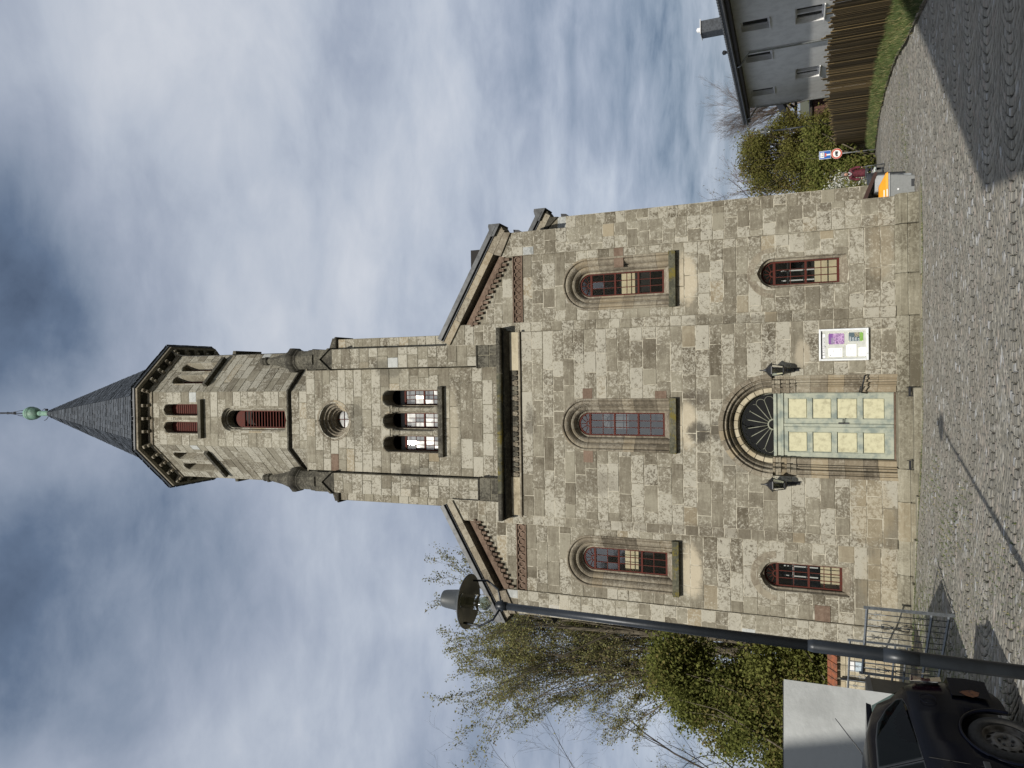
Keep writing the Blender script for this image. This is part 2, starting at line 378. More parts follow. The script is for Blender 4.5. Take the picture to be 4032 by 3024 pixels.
def bed_mat():
    m, nt, b = newmat('joint_bed')
    tc = N(nt, 'ShaderNodeTexCoord').outputs['Object']
    vo = N(nt, 'ShaderNodeTexVoronoi', feature='DISTANCE_TO_EDGE'); vo.inputs['Scale'].default_value = 8.0
    nt.links.new(tc, vo.inputs['Vector'])
    vc = N(nt, 'ShaderNodeTexVoronoi'); vc.inputs['Scale'].default_value = 8.0; nt.links.new(tc, vc.inputs['Vector'])
    sx = N(nt, 'ShaderNodeSeparateXYZ'); nt.links.new(tc, sx.inputs[0])
    n1 = nz(nt, tc, 2.2, 6, .65); n2 = nz(nt, tc, 40, 4, .6)
    joint = mix(nt, step(nt, n1, .45, .6), (.026, .021, .016), (.035, .042, .016))
    joint = mix(nt, step(nt, nz(nt, tc, .8, 4, .6), .45, .62), joint, (.10, .09, .07))
    top = mix(nt, n2, (.13, .122, .10), (.30, .286, .25))
    far = mth(nt, 'MULTIPLY', step(nt, vo.outputs['Distance'], .03, .09), step(nt, sx.outputs[1], 29.5, 30.5))
    nt.links.new(mix(nt, far, joint, top), b.inputs['Base Color']); b.inputs['Roughness'].default_value = .95
    return m
M['sett'] = cobble_mat(); M['bed'] = bed_mat()
M['earth'] = simple('earth_and_grass', (.06, .07, .03), .95, .2, 3, col2=(.10, .085, .05), bst=.4)
M['grass'] = simple('grass_blades', (.072, .105, .024), .7, .2, 1.5, col2=(.040, .062, .014), bst=0)
M['straw'] = simple('dry_grass', (.30, .26, .12), .8, .2, 6, bst=0)

xs = np.concatenate([[-900, -300, -120, -60, -35], np.arange(-24, 40, 1.5), [45, 60, 120, 300, 900]])
ys = np.concatenate([[-350, -120, -50, -25], np.arange(-14, 62, 1.5), [64, 80, 120, 200, 400, 1400]])
ground = grid('ground', xs, ys, lambda x, y: gz(x, y) - .05, M['earth'])
sx_ = np.linspace(0, 1, 40); sy_ = np.arange(-14, 61, .75)
XX = -12 + (edge(sy_)[:, None] + 12) * sx_[None, :]; YY = np.repeat(sy_[:, None], 40, 1)
vs = np.stack([XX, YY, gz(XX, YY)], -1).reshape(-1, 3)
fs = [(j * 40 + i, j * 40 + i + 1, (j + 1) * 40 + i + 1, (j + 1) * 40 + i) for j in range(len(sy_) - 1) for i in range(39)]
me = bpy.data.meshes.new('street'); me.from_pydata(vs.tolist(), [], fs); me.materials.append(M['bed']); me.update()
street = bpy.data.objects.new('street', me); C.objects.link(street); street['kind'] = 'structure'

# setts laid in segmental arcs
def lay_setts():
    g = np.random.default_rng(5)
    W, dep, pitch = 1.30, .46, .117
    tt = np.linspace(-.5, .5, 400); ss = -dep * (1 - (2 * tt) ** 2)
    al = np.concatenate([[0], np.cumsum(np.hypot(np.diff(tt) * W, np.diff(ss)))]); L = al[-1]
    nst = int(round(L / .106))
    quads = []; tints = []
    for col in range(int((30.5 - 6.0) / W) + 1):
        yc = 6.0 + (col + .5) * W
        xmax = float(edge(yc)) + .8
        shift = g.uniform(0, pitch); wob = g.uniform(-.03, .03)
        for i in range(int((xmax + 9.0) / pitch)):
            x0 = -9.0 + i * pitch + shift
            ph = (i % 2) * .5
            cuts = (np.arange(nst + 1) + ph + g.uniform(-.24, .24, nst + 1)) / nst * L
            cuts = np.clip(cuts, 0, L); cuts[0] = 0; cuts[-1] = L
            t = np.interp(cuts, al, tt)
            s = -dep * (1 - (2 * t) ** 2) * (1 + wob)
            y = yc + t * W
            xa = x0 + s; xb = x0 + pitch + s
            j = g.uniform(-.010, .010, nst + 1)
            for k in range(nst):
                if t[k + 1] - t[k] < .02: continue
                quads.append(((xa[k] + j[k], y[k]), (xb[k] + j[k], y[k]), (xb[k + 1] + j[k + 1], y[k + 1]), (xa[k + 1] + j[k + 1], y[k + 1])))
    q = np.array(quads)                      # n,4,2
    c = q.mean(1)
    keep = (c[:, 0] < edge(c[:, 1]) - .12) & ~((c[:, 1] > 18.12) & (c[:, 0] < 4.2) & (c[:, 0] > -6.95)) & ~((c[:, 1] > 20.3) & (c[:, 0] < 4.95) & (c[:, 0] > -8))
    keep &= (c[:, 1] < 30.6) & ~((c[:, 1] > 9.4) & (c[:, 0] < -5.6)) & ~((c[:, 1] > 24) & (c[:, 0] < 4.9))
    q = q[keep]; c = c[keep]; n = len(q)
    e1 = q - c[:, None]
    ln = np.linalg.norm(e1, axis=2, keepdims=True)
    # wide dark joints between the arcs, tight ones within an arc
    mA = (q[:, 0] + q[:, 3]) / 2; mBb = (q[:, 1] + q[:, 2]) / 2; mC = (q[:, 0] + q[:, 1]) / 2; mD = (q[:, 3] + q[:, 2]) / 2
    au = (mBb - mA); lu = np.linalg.norm(au, axis=1)[:, None]; av = (mD - mC); lv_ = np.linalg.norm(av, axis=1)[:, None]
    ga = g.uniform(.006, .013, (n, 1)); gb_ = g.uniform(.002, .004, (n, 1))
    def inset(ea, eb):
        fu = np.clip(1 - 2 * ea / lu, .3, 1); fv = np.clip(1 - 2 * eb / lv_, .3, 1)
        su = np.array([-1, 1, 1, -1]); sv = np.array([-1, -1, 1, 1])
        bil = q - (c[:, None] + .5 * su[None, :, None] * au[:, None] + .5 * sv[None, :, None] * av[:, None])
        return c[:, None] + .5 * su[None, :, None] * (au * fu)[:, None] + .5 * sv[None, :, None] * (av * fv)[:, None] + bil * .8
    base = inset(ga, gb_); top = inset(ga + .010, gb_ + .006)
    h = g.uniform(.024, .034, n); tl = g.uniform(-.035, .035, (n, 2))
    def z3(p, dz):
        zz = gz(p[..., 0], p[..., 1]) + dz + .010 * np.sin(1.7 * p[..., 0] + 1.1 * np.sin(.9 * p[..., 1])) * np.cos(1.3 * p[..., 1] + .7 * p[..., 0]) + ((p - c[:, None]) * tl[:, None]).sum(-1)
        return np.concatenate([p, zz[..., None]], -1)
    V = np.concatenate([z3(base, -.02), z3(base, (h - .009)[:, None]), z3(top, h[:, None])], 1)     # n,12,3
    fq = np.array([[0, 1, 5, 4], [1, 2, 6, 5], [2, 3, 7, 6], [3, 0, 4, 7], [4, 5, 9, 8], [5, 6, 10, 9], [6, 7, 11, 10], [7, 4, 8, 11], [8, 9, 10, 11]])
    tint = np.concatenate([g.random((n, 3)), np.ones((n, 1))], 1)
    # the 300 that show largest
    fr = (c[:, 1] > 9.0) & (np.abs(c[:, 0] / c[:, 1]) < .47)
    sc = np.where(fr, c[:, 1], 1e6)
    near = set(np.argsort(sc)[:298].tolist())
    idx = np.array([i for i in range(n) if i not in near])
    def mk(ids, name):
        v = V[ids].reshape(-1, 3); k = len(ids)
        f = (fq[None] + 12 * np.arange(k)[:, None, None]).reshape(-1, 4)
        me = bpy.data.meshes.new(name)
        me.vertices.add(len(v)); me.vertices.foreach_set('co', v.ravel())
        me.loops.add(f.size); me.loops.foreach_set('vertex_index', f.ravel().astype(np.int32))
        me.polygons.add(len(f)); me.polygons.foreach_set('loop_start', (np.arange(len(f)) * 4).astype(np.int32))
        me.materials.append(M['sett'])
        a = me.attributes.new('tint', 'FLOAT_COLOR', 'FACE')
        a.data.foreach_set('color', np.repeat(tint[ids], 9, 0).astype(np.float32).ravel())
        me.update(calc_edges=True); me.validate()
        return me
    o = link('cobblestones', mk(idx, 'cobblestones'), street); o['kind'] = 'stuff'
    for i in sorted(near): link('cobblestone', mk(np.array([i]), 'cobblestone'), street)
    print('setts', n)
lay_setts()

# ------------------------------------------------------------------ church
XC = -1.335
church = empty('church', (XC, 18.5, -.11), 0, 'grey tan sandstone church with octagonal tower, slate spire and pale green double door', 'church')
class Frame:
    def __init__(s, O, U, Nn): s.O = Vector(O); s.U = Vector(U); s.N = Vector(Nn)
    def P(s, u, v, d=0.0): return s.O + s.U * u - s.N * d + Vector((0, 0, v))
def FM(F):
    m = Matrix((F.U, -F.N, Vector((0, 0, 1)))).transposed().to_4x4(); m.translation = F.O; return m
def front(y): return Frame((XC, y, 0), (1, 0, 0), (0, -1, 0))
OCT_A, OCT_Y = 2.28, 21.28
def octf(k):
    a = R(45 * k); n = Vector((math.sin(a), -math.cos(a), 0))
    return Frame(Vector((XC, OCT_Y, 0)) + n * OCT_A, (math.cos(a), math.sin(a), 0), n)
STONES = []       # (verts, faces, tint, size, matkey)
BACK = MB(); BACKT = MB()
def hw(op, v, v1=None):
    uc, vb, vs_, r_ = op[:4]
    if v < vb - 1e-6: return 0.0
    if v <= vs_: return r_
    if v < vs_ + r_: return math.sqrt(max(0, r_ * r_ - (v - vs_) ** 2))
    return 0.0
def circ_hw(op, v):
    uc, vc, r_ = op[1:4]
    return math.sqrt(max(0, r_ * r_ - (v - vc) ** 2))
def opw(op, v):
    return circ_hw(op, v) if op[0] == 'c' else hw(op, v)
def opc(op): return op[1] if op[0] == 'c' else op[0]
def masonry(F, u0, u1, v0, v1, ch=.31, lmin=.38, lmax=1.0, ops=(), lim=None, mat='stone', light=.5, var=.42, patch=.5, warm=.1, back=None, proud=.006, gapw=.0085, cj=.06, seed=None):
    rr = random.Random(seed if seed is not None else rnd.random())
    back = back or BACK
    nrow = max(1, round((v1 - v0) / ch)); hs = [1 + rr.uniform(-cj, cj) * 2 for _ in range(nrow)]; s = sum(hs)
    v = v0
    for ri in range(nrow):
        va = v; vb = v + hs[ri] / s * (v1 - v0); v = vb
        lo, hi = (u0, u1)
        if lim:
            l0, l1 = lim(va); m0, m1 = lim(vb)
            lo = max(u0, min(l0, m0)); hi = min(u1, max(l1, m1))
            if hi - lo < .05: continue
        cuts = [lo]; x = lo + rr.uniform(lmin * .5, lmax * .8)
        while x < hi - lmin * .55:
            cuts.append(x); x += rr.uniform(lmin, lmax)
        cuts.append(hi)
        act = [o for o in ops if any(opw(o, max(vv, (o[1] if o[0] != 'c' else vv))) > 0 and vv >= (o[1] if o[0] != 'c' else -99) - 1e-6 for vv in np.linspace(va, vb, 7))]
        curved = bool(act) or lim is not None
        sm = [va + (vb - va) * t / 6 for t in range(7)] if curved else [va, vb]
        for ci in range(-1, len(cuts) - 1):
            if ci < 0: a, b = lo, hi
            else: a, b = cuts[ci], cuts[ci + 1]
            pcs = [([a] * len(sm), [b] * len(sm))]
            for o in act:
                c_ = opc(o); new = []
                for L, Rr in pcs:
                    W_ = [opw(o, vv) for vv in sm]
                    if max(L) >= c_ + max(W_) or min(Rr) <= c_ - max(W_): new.append((L, Rr)); continue
                    new.append((L, [min(r_, c_ - w) for r_, w in zip(Rr, W_)]))
                    new.append(([max(l_, c_ + w) for l_, w in zip(L, W_)], Rr))
                pcs = new
            if lim:
                LM = [lim(vv) for vv in sm]
                pcs = [([max(l_, m[0]) for l_, m in zip(L, LM)], [min(r_, m[1]) for r_, m in zip(Rr, LM)]) for L, Rr in pcs]
            for L, Rr in pcs:
                ok = [i for i in range(len(sm)) if Rr[i] - L[i] > .004]
                if len(ok) < 2 or max(Rr[i] - L[i] for i in ok) < .03: continue
                i0, i1 = ok[0], ok[-1]; ids = list(range(i0, i1 + 1))
                if i0 > 0: ids = [i0 - 1] + ids
                if i1 < len(sm) - 1: ids = ids + [i1 + 1]
                Lx = [min(L[i], Rr[i]) if i in ok else (L[i] + Rr[i]) / 2 for i in ids]; Rx = [max(L[i], Rr[i]) if i in ok else (L[i] + Rr[i]) / 2 for i in ids]
                if max(Lx) - min(Lx) < 1e-6 and max(Rx) - min(Rx) < 1e-6: ids = [ids[0], ids[-1]]; Lx = [Lx[0], Lx[-1]]; Rx = [Rx[0], Rx[-1]]
                poly = [(Rx[k], sm[i]) for k, i in enumerate(ids)] + [(Lx[k], sm[i]) for k, i in reversed(list(enumerate(ids)))]
                if ci < 0:
                    back.add([F.P(p[0], p[1], .007) for p in poly], [tuple(range(len(poly)))])
                    continue
                um = min(p[0] for p in poly); uM = max(p[0] for p in poly)
                g1 = gapw * rr.uniform(.6, 1.5); g2 = g1 + .007
                pr = rr.uniform(-proud, proud)
                n = len(poly)
                out = [F.P(min(max(p[0], um + g1), uM - g1), min(max(p[1], va + g1), vb - g1), .012) for p in poly]
                mid = [F.P(min(max(p[0], um + g1), uM - g1), min(max(p[1], va + g1), vb - g1), .004 + pr) for p in poly]
                inn = [F.P(min(max(p[0], um + g2), uM - g2), min(max(p[1], va + g2), vb - g2), -.001 + pr) for p in poly]
                fs = [tuple(range(2 * n, 3 * n))] + [(k, (k + 1) % n, (k + 1) % n + n, k + n) for k in range(n)] + [(k + n, (k + 1) % n + n, (k + 1) % n + 2 * n, k + 2 * n) for k in range(n)]
                tb = min(1, max(0, light + rr.gauss(0, var * .5)))
                tw = .6 + rr.random() * .3 if rr.random() < warm * .4 else rr.random() * .45
                tp = min(1, max(0, patch + rr.gauss(0, .3)))
                mk = mat
                if mat == 'stone' and rr.random() < .001: mk = 'brown'
                if mat == 'stone' and rr.random() < .010: mk = 'grey_patch'
                c3 = (out[0] + out[n // 2]) / 2
                dist = (c3 - Vector((0, 0, ZC))).length
                STONES.append((out + mid + inn, fs, (tb, tw, tp, 1), (uM - um) * (vb - va) / dist ** 2, mk))
def flush_stones():
    order = sorted(range(len(STONES)), key=lambda i: -STONES[i][3])
    top = set(order[:298])
    keys = ['stone', 'brown', 'grey_patch', 'dark_trim', 'trim', 'plinth', 'pale_trim', 'mossy']
    rest = MB()
    for i in order:
        vs, fs, t, sz, mk = STONES[i]
        if i in top:
            b = MB(); b.add(vs, fs, tint=t); b.build('stone', M[mk], church)
        else: rest.add(vs, fs, tint=t, mi=keys.index(mk))
    o = rest.build('ashlar_masonry', [M[k] for k in keys], church); o['kind'] = 'stuff'
    BACK.build('mortar_joints', M['mortar'], church)['kind'] = 'stuff'; BACKT.build('tower_joints', M['tower_mortar'], church)['kind'] = 'stuff'
    print('stones', len(STONES))

def rt(lb=.5, w=.2): return (min(1, max(0, rnd.gauss(lb, .2))), rnd.random() * .4 + (.5 if rnd.random() < w else 0), rnd.random(), 1)
def arch_part(F, prof, uc, zb, zs, n_arch, jz, name, mat, gap=.005, jambs=True, arch=True, tb=.5, a0=0.0, a1=180.0, w=.25):
    """stones of a moulded surround: prof [(radius, depth)] from outside in"""
    def ring(kind, t):
        pts = []
        for r_, d in prof:
            if kind == 'a': pts.append(F.P(uc + r_ * math.cos(t), zs + r_ * math.sin(t), d))
            elif kind == 'r': pts.append(F.P(uc + r_, t, d))
            else: pts.append(F.P(uc - r_, t, d))
        dm = max(d for _, d in prof) + .02; r0 = prof[0][0]; r1 = prof[-1][0]
        for r_ in (r1, r0):
            d = dm
            if kind == 'a': pts.append(F.P(uc + r_ * math.cos(t), zs + r_ * math.sin(t), d))
            elif kind == 'r': pts.append(F.P(uc + r_, t, d))
            else: pts.append(F.P(uc - r_, t, d))
        return pts
    def seg(kind, ts):
        b = MB(); n = len(prof) + 2; vs = []
        for t in ts: vs += ring(kind, t)
        fs = [(i * n + j, i * n + (j + 1) % n, (i + 1) * n + (j + 1) % n, (i + 1) * n + j) for i in range(len(ts) - 1) for j in range(n)]
        fs += [tuple(range(n - 1, -1, -1)), tuple((len(ts) - 1) * n + j for j in range(n))]
        b.add(vs, fs, tint=rt(tb, w)); b.build(name, M[mat], church)
    if jambs:
        for kind in 'rl':
            for a, b_ in zip(jz[:-1], jz[1:]): seg(kind, [a + gap / 2, b_ - gap / 2])
    if arch:
        r0 = prof[0][0]
        for i in range(n_arch):
            ta = R(a0 + (a1 - a0) * i / n_arch) + gap / r0 / 2; tb_ = R(a0 + (a1 - a0) * (i + 1) / n_arch) - gap / r0 / 2
            k = max(2, int(20 / n_arch) + 1)
            seg('a', [ta + (tb_ - ta) * q / k for q in range(k + 1)])
def sill(F, uc, half, z0, z1, proj, mat='mossy', name='sill', back=.1):
    b = MB(); P = F.P
    poly = [(-proj, z0), (-proj, z1 - .04), (0.0, z1), (back, z1), (back, z0)]
    n = len(poly); vs = [P(uc - half, z, d) for d, z in poly] + [P(uc + half, z, d) for d, z in poly]
    b.add(vs, [tuple(range(n)), tuple(range(2 * n - 1, n - 1, -1))] + [(i, (i + 1) % n, (i + 1) % n + n, i + n) for i in range(n)], tint=rt(.4, 0))
    return b.build(name, M[mat], church)

def window(F, uc, zb, zs, r_, d, rows, big=(), cols=3, fan=True, name='window', parent=church):
    """frame with transoms (> glazing_bar, pane): zb bottom, zs spring, r_ half width, at depth d"""
    fr = MB(); fw = .035
    FMx = FM(F)
    def bar(b, u0, u1, z0, z1, d0, d1): b.box(u0, u1, d0, d1, z0, z1, M=FMx)
    bar(fr, uc - r_, uc - r_ + fw, zb, zs, d, d + .05); bar(fr, uc + r_ - fw, uc + r_, zb, zs, d, d + .05)
    bar(fr, uc - r_ + fw, uc + r_ - fw, zb, zb + .06, d, d + .05); bar(fr, uc - r_ + fw, uc + r_ - fw, zs - .03, zs + .03, d - .005, d + .045)
    edges = [zb + .06] + [zb + .06 + (zs - .03 - zb - .06) * k / rows for k in range(1, rows)] + [zs - .03]
    for k in big: bar(fr, uc - r_ + fw, uc + r_ - fw, edges[k] - .025, edges[k] + .025, d - .005, d + .045)
    if fan:
        vs = []; K = 16
        for i in range(K + 1):
            t = math.pi * i / K
            for rr_, dd in ((r_, d), (r_ - fw, d), (r_ - fw, d + .05), (r_, d + .05)): vs.append(F.P(uc + rr_ * math.cos(t), zs + .0 + rr_ * math.sin(t), dd))
        fr.add(vs, [(i * 4 + j, i * 4 + (j + 1) % 4, (i + 1) * 4 + (j + 1) % 4, (i + 1) * 4 + j) for i in range(K) for j in range(4)])
        vs = []; 
        for i in range(9):
            t = math.pi * i / 8
            for rr_, dd in ((.085, d + .01), (.06, d + .01), (.06, d + .035), (.085, d + .035)): vs.append(F.P(uc + rr_ * math.cos(t), zs + .03 + rr_ * math.sin(t), dd))
        fr.add(vs, [(i * 4 + j, i * 4 + (j + 1) % 4, (i + 1) * 4 + (j + 1) % 4, (i + 1) * 4 + j) for i in range(8) for j in range(4)])
        for a in (30, 60, 90, 120, 150):
            t = R(a); p0 = (uc + .075 * math.cos(t), zs + .03 + .075 * math.sin(t)); p1 = (uc + (r_ - .02) * math.cos(t), zs + (r_ - .02) * math.sin(t))
            fr.tube([F.P(p0[0], p0[1], d + .02), F.P(p1[0], p1[1], d + .02)], .009, 4, smooth=False)
    f = fr.build(name, M['red_paint'], parent)
    cw = (2 * (r_ - fw)) / cols; u_l = uc - r_ + fw
    for c_ in range(1, cols):
        b = MB(); bar(b, u_l + c_ * cw - .009, u_l + c_ * cw + .009, zb + .06, zs - .03, d + .008, d + .03); b.build('glazing_bar', M['red_paint'], f)
    for k in range(1, rows):
        if k in big: continue
        b = MB(); bar(b, u_l, uc + r_ - fw, edges[k] - .009, edges[k] + .009, d + .010, d + .032); b.build('glazing_bar', M['red_paint'], f)
    for k in range(rows):
        for c_ in range(cols):
            b = MB(); ja = rnd.uniform(-.004, .004); jb = rnd.uniform(-.004, .004)
            ua, ub = u_l + c_ * cw, u_l + (c_ + 1) * cw; za, zb_ = edges[k], edges[k + 1]
            b.add([F.P(ua, za, d + .022 + ja), F.P(ub, za, d + .022 + jb), F.P(ub, zb_, d + .022 - ja), F.P(ua, zb_, d + .022 - jb)], [(0, 1, 2, 3)])
            b.build('pane', M['glass'], f)
    if fan:
        b = MB(); b.add([F.P(uc + (r_ - .01) * math.cos(math.pi * i / 12), zs + (r_ - .01) * math.sin(math.pi * i / 12), d + .024) for i in range(13)], [tuple(range(13))]); b.build('pane', M['glass'], f)
    return f

FB = front(18.5); FW = front(18.66); FP = front(18.60); FR = front(20.5)
# window openings: (uc, z bottom, z spring, clip radius)
UPW = 3.775 - .02       # wing window centre, half offset (right)
RWU, LWU = 3.80, -3.73
mid_op = (0.0, 5.60, 7.84, .66); door_op = (0.02, .30, 3.12, 1.22)
rw_up = (RWU, 5.55, 7.80, .66); lw_up = (LWU, 5.55, 7.80, .66)
rw_lo = (3.79, 1.38, 3.06, .36); lw_lo = (-3.71, 1.38, 3.06, .36)
# centre bay
masonry(FB, -2.57, 2.57, .40, 9.70, ch=.318, ops=(mid_op, door_op), light=.50, patch=.55, warm=.10, seed=11)
# wings: field, corner pilaster, inner strip, gable
SL = .5625
def gab_r(v): return (-99, 99 if v < 10.1 else 4.62 - (v - 10.42) / SL)
def gab_l(v): return (-99 if v < 10.1 else -4.62 + (v - 10.42) / SL, 99)
for sgn, up, lo_, gl, sd in ((1, rw_up, rw_lo, gab_r, 21), (-1, lw_up, lw_lo, gab_l, 22)):
    a, b = (2.84, 4.725) if sgn > 0 else (-4.725, -2.84)
    masonry(FW, a, b, .40, 9.70, ch=.318, ops=(up, lo_), light=.52 if sgn > 0 else .56, patch=.55, warm=.14, seed=sd, lmin=.32, lmax=.85)
    masonry(FW, a, b, 9.99, 12.2, ch=.29, lim=gl, light=.62, patch=.5, warm=.08, seed=sd + 1)
    a, b = (4.725, 5.385) if sgn > 0 else (-5.385, -4.725)
    masonry(FP, a, b, .40, 10.28, ch=.318, light=.50 if sgn > 0 else .6, patch=.6, lmin=.25, lmax=.66, seed=sd + 2)
    a, b = (2.57, 2.84) if sgn > 0 else (-2.84, -2.57)
    masonry(FP, a, b, .40, 9.75, ch=.318, light=.52, patch=.5, lmin=.5, lmax=.6, seed=sd + 3)
    a, b = (2.25, 2.84) if sgn > 0 else (-2.84, -2.25)
    masonry(FP, a, b, 9.75, 12.3, ch=.30, light=.60, patch=.5, lmin=.3, lmax=.6, seed=sd + 4,
            lim=(lambda v: (-99, 99 if v < 11 else 5.1 - (v - 10.50) / SL)) if sgn > 0 else (lambda v: (-99 if v < 11 else -5.1 + (v - 10.50) / SL, 99)))
    # nave gable seen past the corner
    a, b = (5.2, 6.135) if sgn > 0 else (-6.0, -5.2)
    masonry(FR, a, b, -.2, 9.50, ch=.30, light=.5 if sgn > 0 else .62, patch=.6, lmin=.3, lmax=.7, seed=sd + 5)
# returns and shell (plain stone sheets behind what shows)
sh = MB()
def wall_box(b, x0, x1, y0, y1, z0, z1): b.box(x0, x1, y0, y1, z0, z1, tint=(.5, .2, .5, 1))
for s in (-1, 1):
    xo = XC + s * 5.385; xi = XC + s * 5.365
    wall_box(sh, min(xo, xi), max(xo, xi), 18.605, 20.515, -.3, 10.3)
    xo = XC + s * 4.725; wall_box(sh, xo - .004, xo + .004, 18.61, 18.68, .4, 10.2)
    xo = XC + s * 2.84; wall_box(sh, xo - .004, xo + .004, 18.61, 18.68, .4, 11.8)
    xo = XC + s * 2.57; wall_box(sh, xo - .003, xo + .003, 18.51, 18.64, .4, 10.2)
    xo = XC + (6.13 if s > 0 else -5.99); wall_box(sh, xo - .01, xo + .004, 20.51, 38.0, -2, 9.6)
wall_box(sh, XC - 6.13, XC + 6.13, 37.9, 38.1, -2, 9.6)
sh.build('side_wall', M['stone'], church)
MB_ = FM(FB); MW_ = FM(FW); MP_ = FM(FP)
def part(name, mat, fn, parent=None, **k):
    b = MB(); fn(b); return b.build(name, M[mat], parent or church, **k)
# plinth: courses of large stones, stepped out, with a chamfered top
def plinth(F, u0, u1, z0, z1, seed, proj=.0):
    rr = random.Random(seed); x = u0
    while x < u1 - .01:
        x2 = min(u1, x + rr.uniform(.8, 1.6))
        if u1 - x2 < .4: x2 = u1
        b = MB(); t = rt(.5, .1); g = .005
        vs = []
        for u in (x + g, x2 - g): vs += [F.P(u, z0, -.10 - proj), F.P(u, z1 - .10, -.10 - proj), F.P(u, z1, -.005), F.P(u, z1, .1), F.P(u, z0, .1)]
        b.add(vs, [(0, 1, 2, 3, 4), (9, 8, 7, 6, 5)] + [(i, (i + 1) % 5, (i + 1) % 5 + 5, i + 5) for i in range(5)], tint=t)
        b.build('plinth_stone', M['plinth'], church)
        b = MB(); b.bbox(x + g, x2 - g, -.13 - proj, .08, z0 - .36, z0 - .008, b=.02, M=FM(F), tint=rt(.35, .1)); b.build('plinth_stone', M['plinth'], church)
        x = x2
for F, a, b_, sd in ((FB, -2.60, -.93, 1), (FB, .85, 2.60, 2), (FW, 2.60, 4.72, 3), (FP, 4.72, 5.42, 4), (FW, -4.72, -2.60, 5), (FP, -5.42, -4.72, 6)):
    plinth(F, a, b_, .16, .40, sd)
plinth(FR, 5.2, 6.17, .1, .40, 9)
def f(b):
    b.bbox(-.93, .85, -.08, .62, .02, .385, b=.02, M=MB_, tint=(.6, .2, .5, 1))
part('step', 'plinth', f)
def f(b): b.bbox(-1.0, .95, -.30, -.085, -.30, .10, b=.02, M=MB_, tint=(.45, .2, .5, 1))
part('step', 'plinth', f)
def kerb(x):
    b = MB(); zg = float(gz(x + .5, 18.2)); b.bbox(x + .006, x + .99, 18.14, 18.40, zg - .2, zg + .045, b=.012, tint=rt(.45, .1)); b.build('kerb_stone', M['plinth'], church)
for k in range(11): kerb(XC - 5.5 + k)

# upper window surrounds
PROF_UP = [(.71, .0), (.70, -.025), (.675, -.03), (.655, -.02), (.645, .02), (.635, .035), (.625, .02), (.60, .015), (.565, .03), (.53, .065), (.50, .11), (.495, .15), (.475, .155), (.465, .12), (.44, .125), (.405, .15), (.375, .20), (.36, .25), (.355, .29), (.312, .30), (.31, .44)]
for F, uc, zs in ((FB, 0.0, 7.84), (FW, RWU, 7.80), (FW, LWU, 7.80)):
    arch_part(F, PROF_UP, uc, 5.62, zs, 5, [5.62, 5.95, 6.55, 6.86, 7.5, zs], 'window_surround_stone', 'trim', tb=.45)
    sill(F, uc, .72, 5.43, 5.62, .14)
    b = MB(); P = F.P
    b.add([P(uc - .36, 5.60, .0), P(uc + .36, 5.60, .0), P(uc + .31, 5.79, .32), P(uc - .31, 5.79, .32)], [(0, 1, 2, 3)], tint=(.5, .2, .5, 1)); b.build('sill_slope', M['trim'], church)
    window(F, uc, 5.78, zs - .02, .312, .33, 6, (2, 4))
# red repair blocks beside the windows
for F, a, b_, c_, d_ in ((FB, .68, .98, 7.66, 7.93), (FB, -1.02, -.68, 7.66, 7.93), (FB, .68, .90, 5.68, 5.98), (FW, RWU + .40, RWU + .98, 6.80, 7.06), (FW, LWU - 1.0, LWU - .60, 1.85, 2.2)):
    def f(b): b.bbox(a, b_, -.012, .02, c_, d_, b=.005, M=FM(F), tint=rt(.75, 0))
    part('repair_stone', 'brown', f)
# lower windows: plain splayed heads
PROF_LO = [(.62, -.004), (.61, -.010), (.44, .0), (.40, .03), (.34, .10), (.30, .12), (.295, .34)]
PROF_LJ = [(.375, -.004), (.36, .02), (.335, .10), (.30, .13), (.295, .34)]
for uc in (3.79, -3.71):
    arch_part(FW, PROF_LO, uc, 1.5, 3.06, 3, [], 'arch_stone', 'trim', jambs=False, tb=.5)
    arch_part(FW, PROF_LJ, uc, 1.5, 3.06, 3, [1.40, 1.72, 2.02, 2.36, 2.7, 3.06], 'jamb_stone', 'trim', arch=False, tb=.55)
    b = MB(); P = FW.P
    b.add([P(uc - .40, 1.36, -.006), P(uc + .40, 1.36, -.006), P(uc + .30, 1.57, .20), P(uc - .30, 1.57, .20), P(uc + .30, 1.57, .34), P(uc - .30, 1.57, .34)], [(0, 1, 2, 3), (3, 2, 4, 5)], tint=(.5, .2, .5, 1)); b.build('sill_slope', M['trim'], church)
    window(FW, uc, 1.57, 3.05, .297, .22, 4, (2,))
# doorway
PROF_D = [(1.28, .0), (1.275, -.012), (1.17, -.012), (1.16, .06), (1.13, .07), (1.12, .01), (1.09, .0), (1.07, .03), (1.06, .13), (1.04, .14), (1.03, .10), (1.0, .12), (.975, .17), (.965, .26), (.945, .27), (.935, .235), (.83, .245), (.815, .27), (.80, .62)]
PROF_DJ = [(1.24, .0), (1.235, -.012), (1.17, -.01), (1.16, .05), (1.13, .06), (1.115, .02), (1.07, .03), (1.05, .16), (1.01, .15), (.985, .22), (.96, .215), (.95, .295), (.83, .30), (.81, .33), (.80, .62)]
i_ = PROF_D.index((.945, .27))
arch_part(FB, PROF_D[:i_ + 1] + [(.944, .36)], .02, .4, 3.12, 15, [], 'arch_moulding', 'trim', jambs=False, gap=.008, tb=.35, w=.3)
arch_part(FB, [(.942, .285), (.93, .25), (.83, .255), (.815, .275), (.80, .62)], .02, .4, 3.12, 13, [], 'voussoir', 'pale_trim', jambs=False, gap=.016, tb=.75, w=.4)
arch_part(FB, PROF_DJ, .02, .4, 3.12, 13, [.385, .78, 1.1, 1.5, 1.86, 2.25, 2.58], 'jamb_stone', 'trim', arch=False, tb=.5, w=.6)
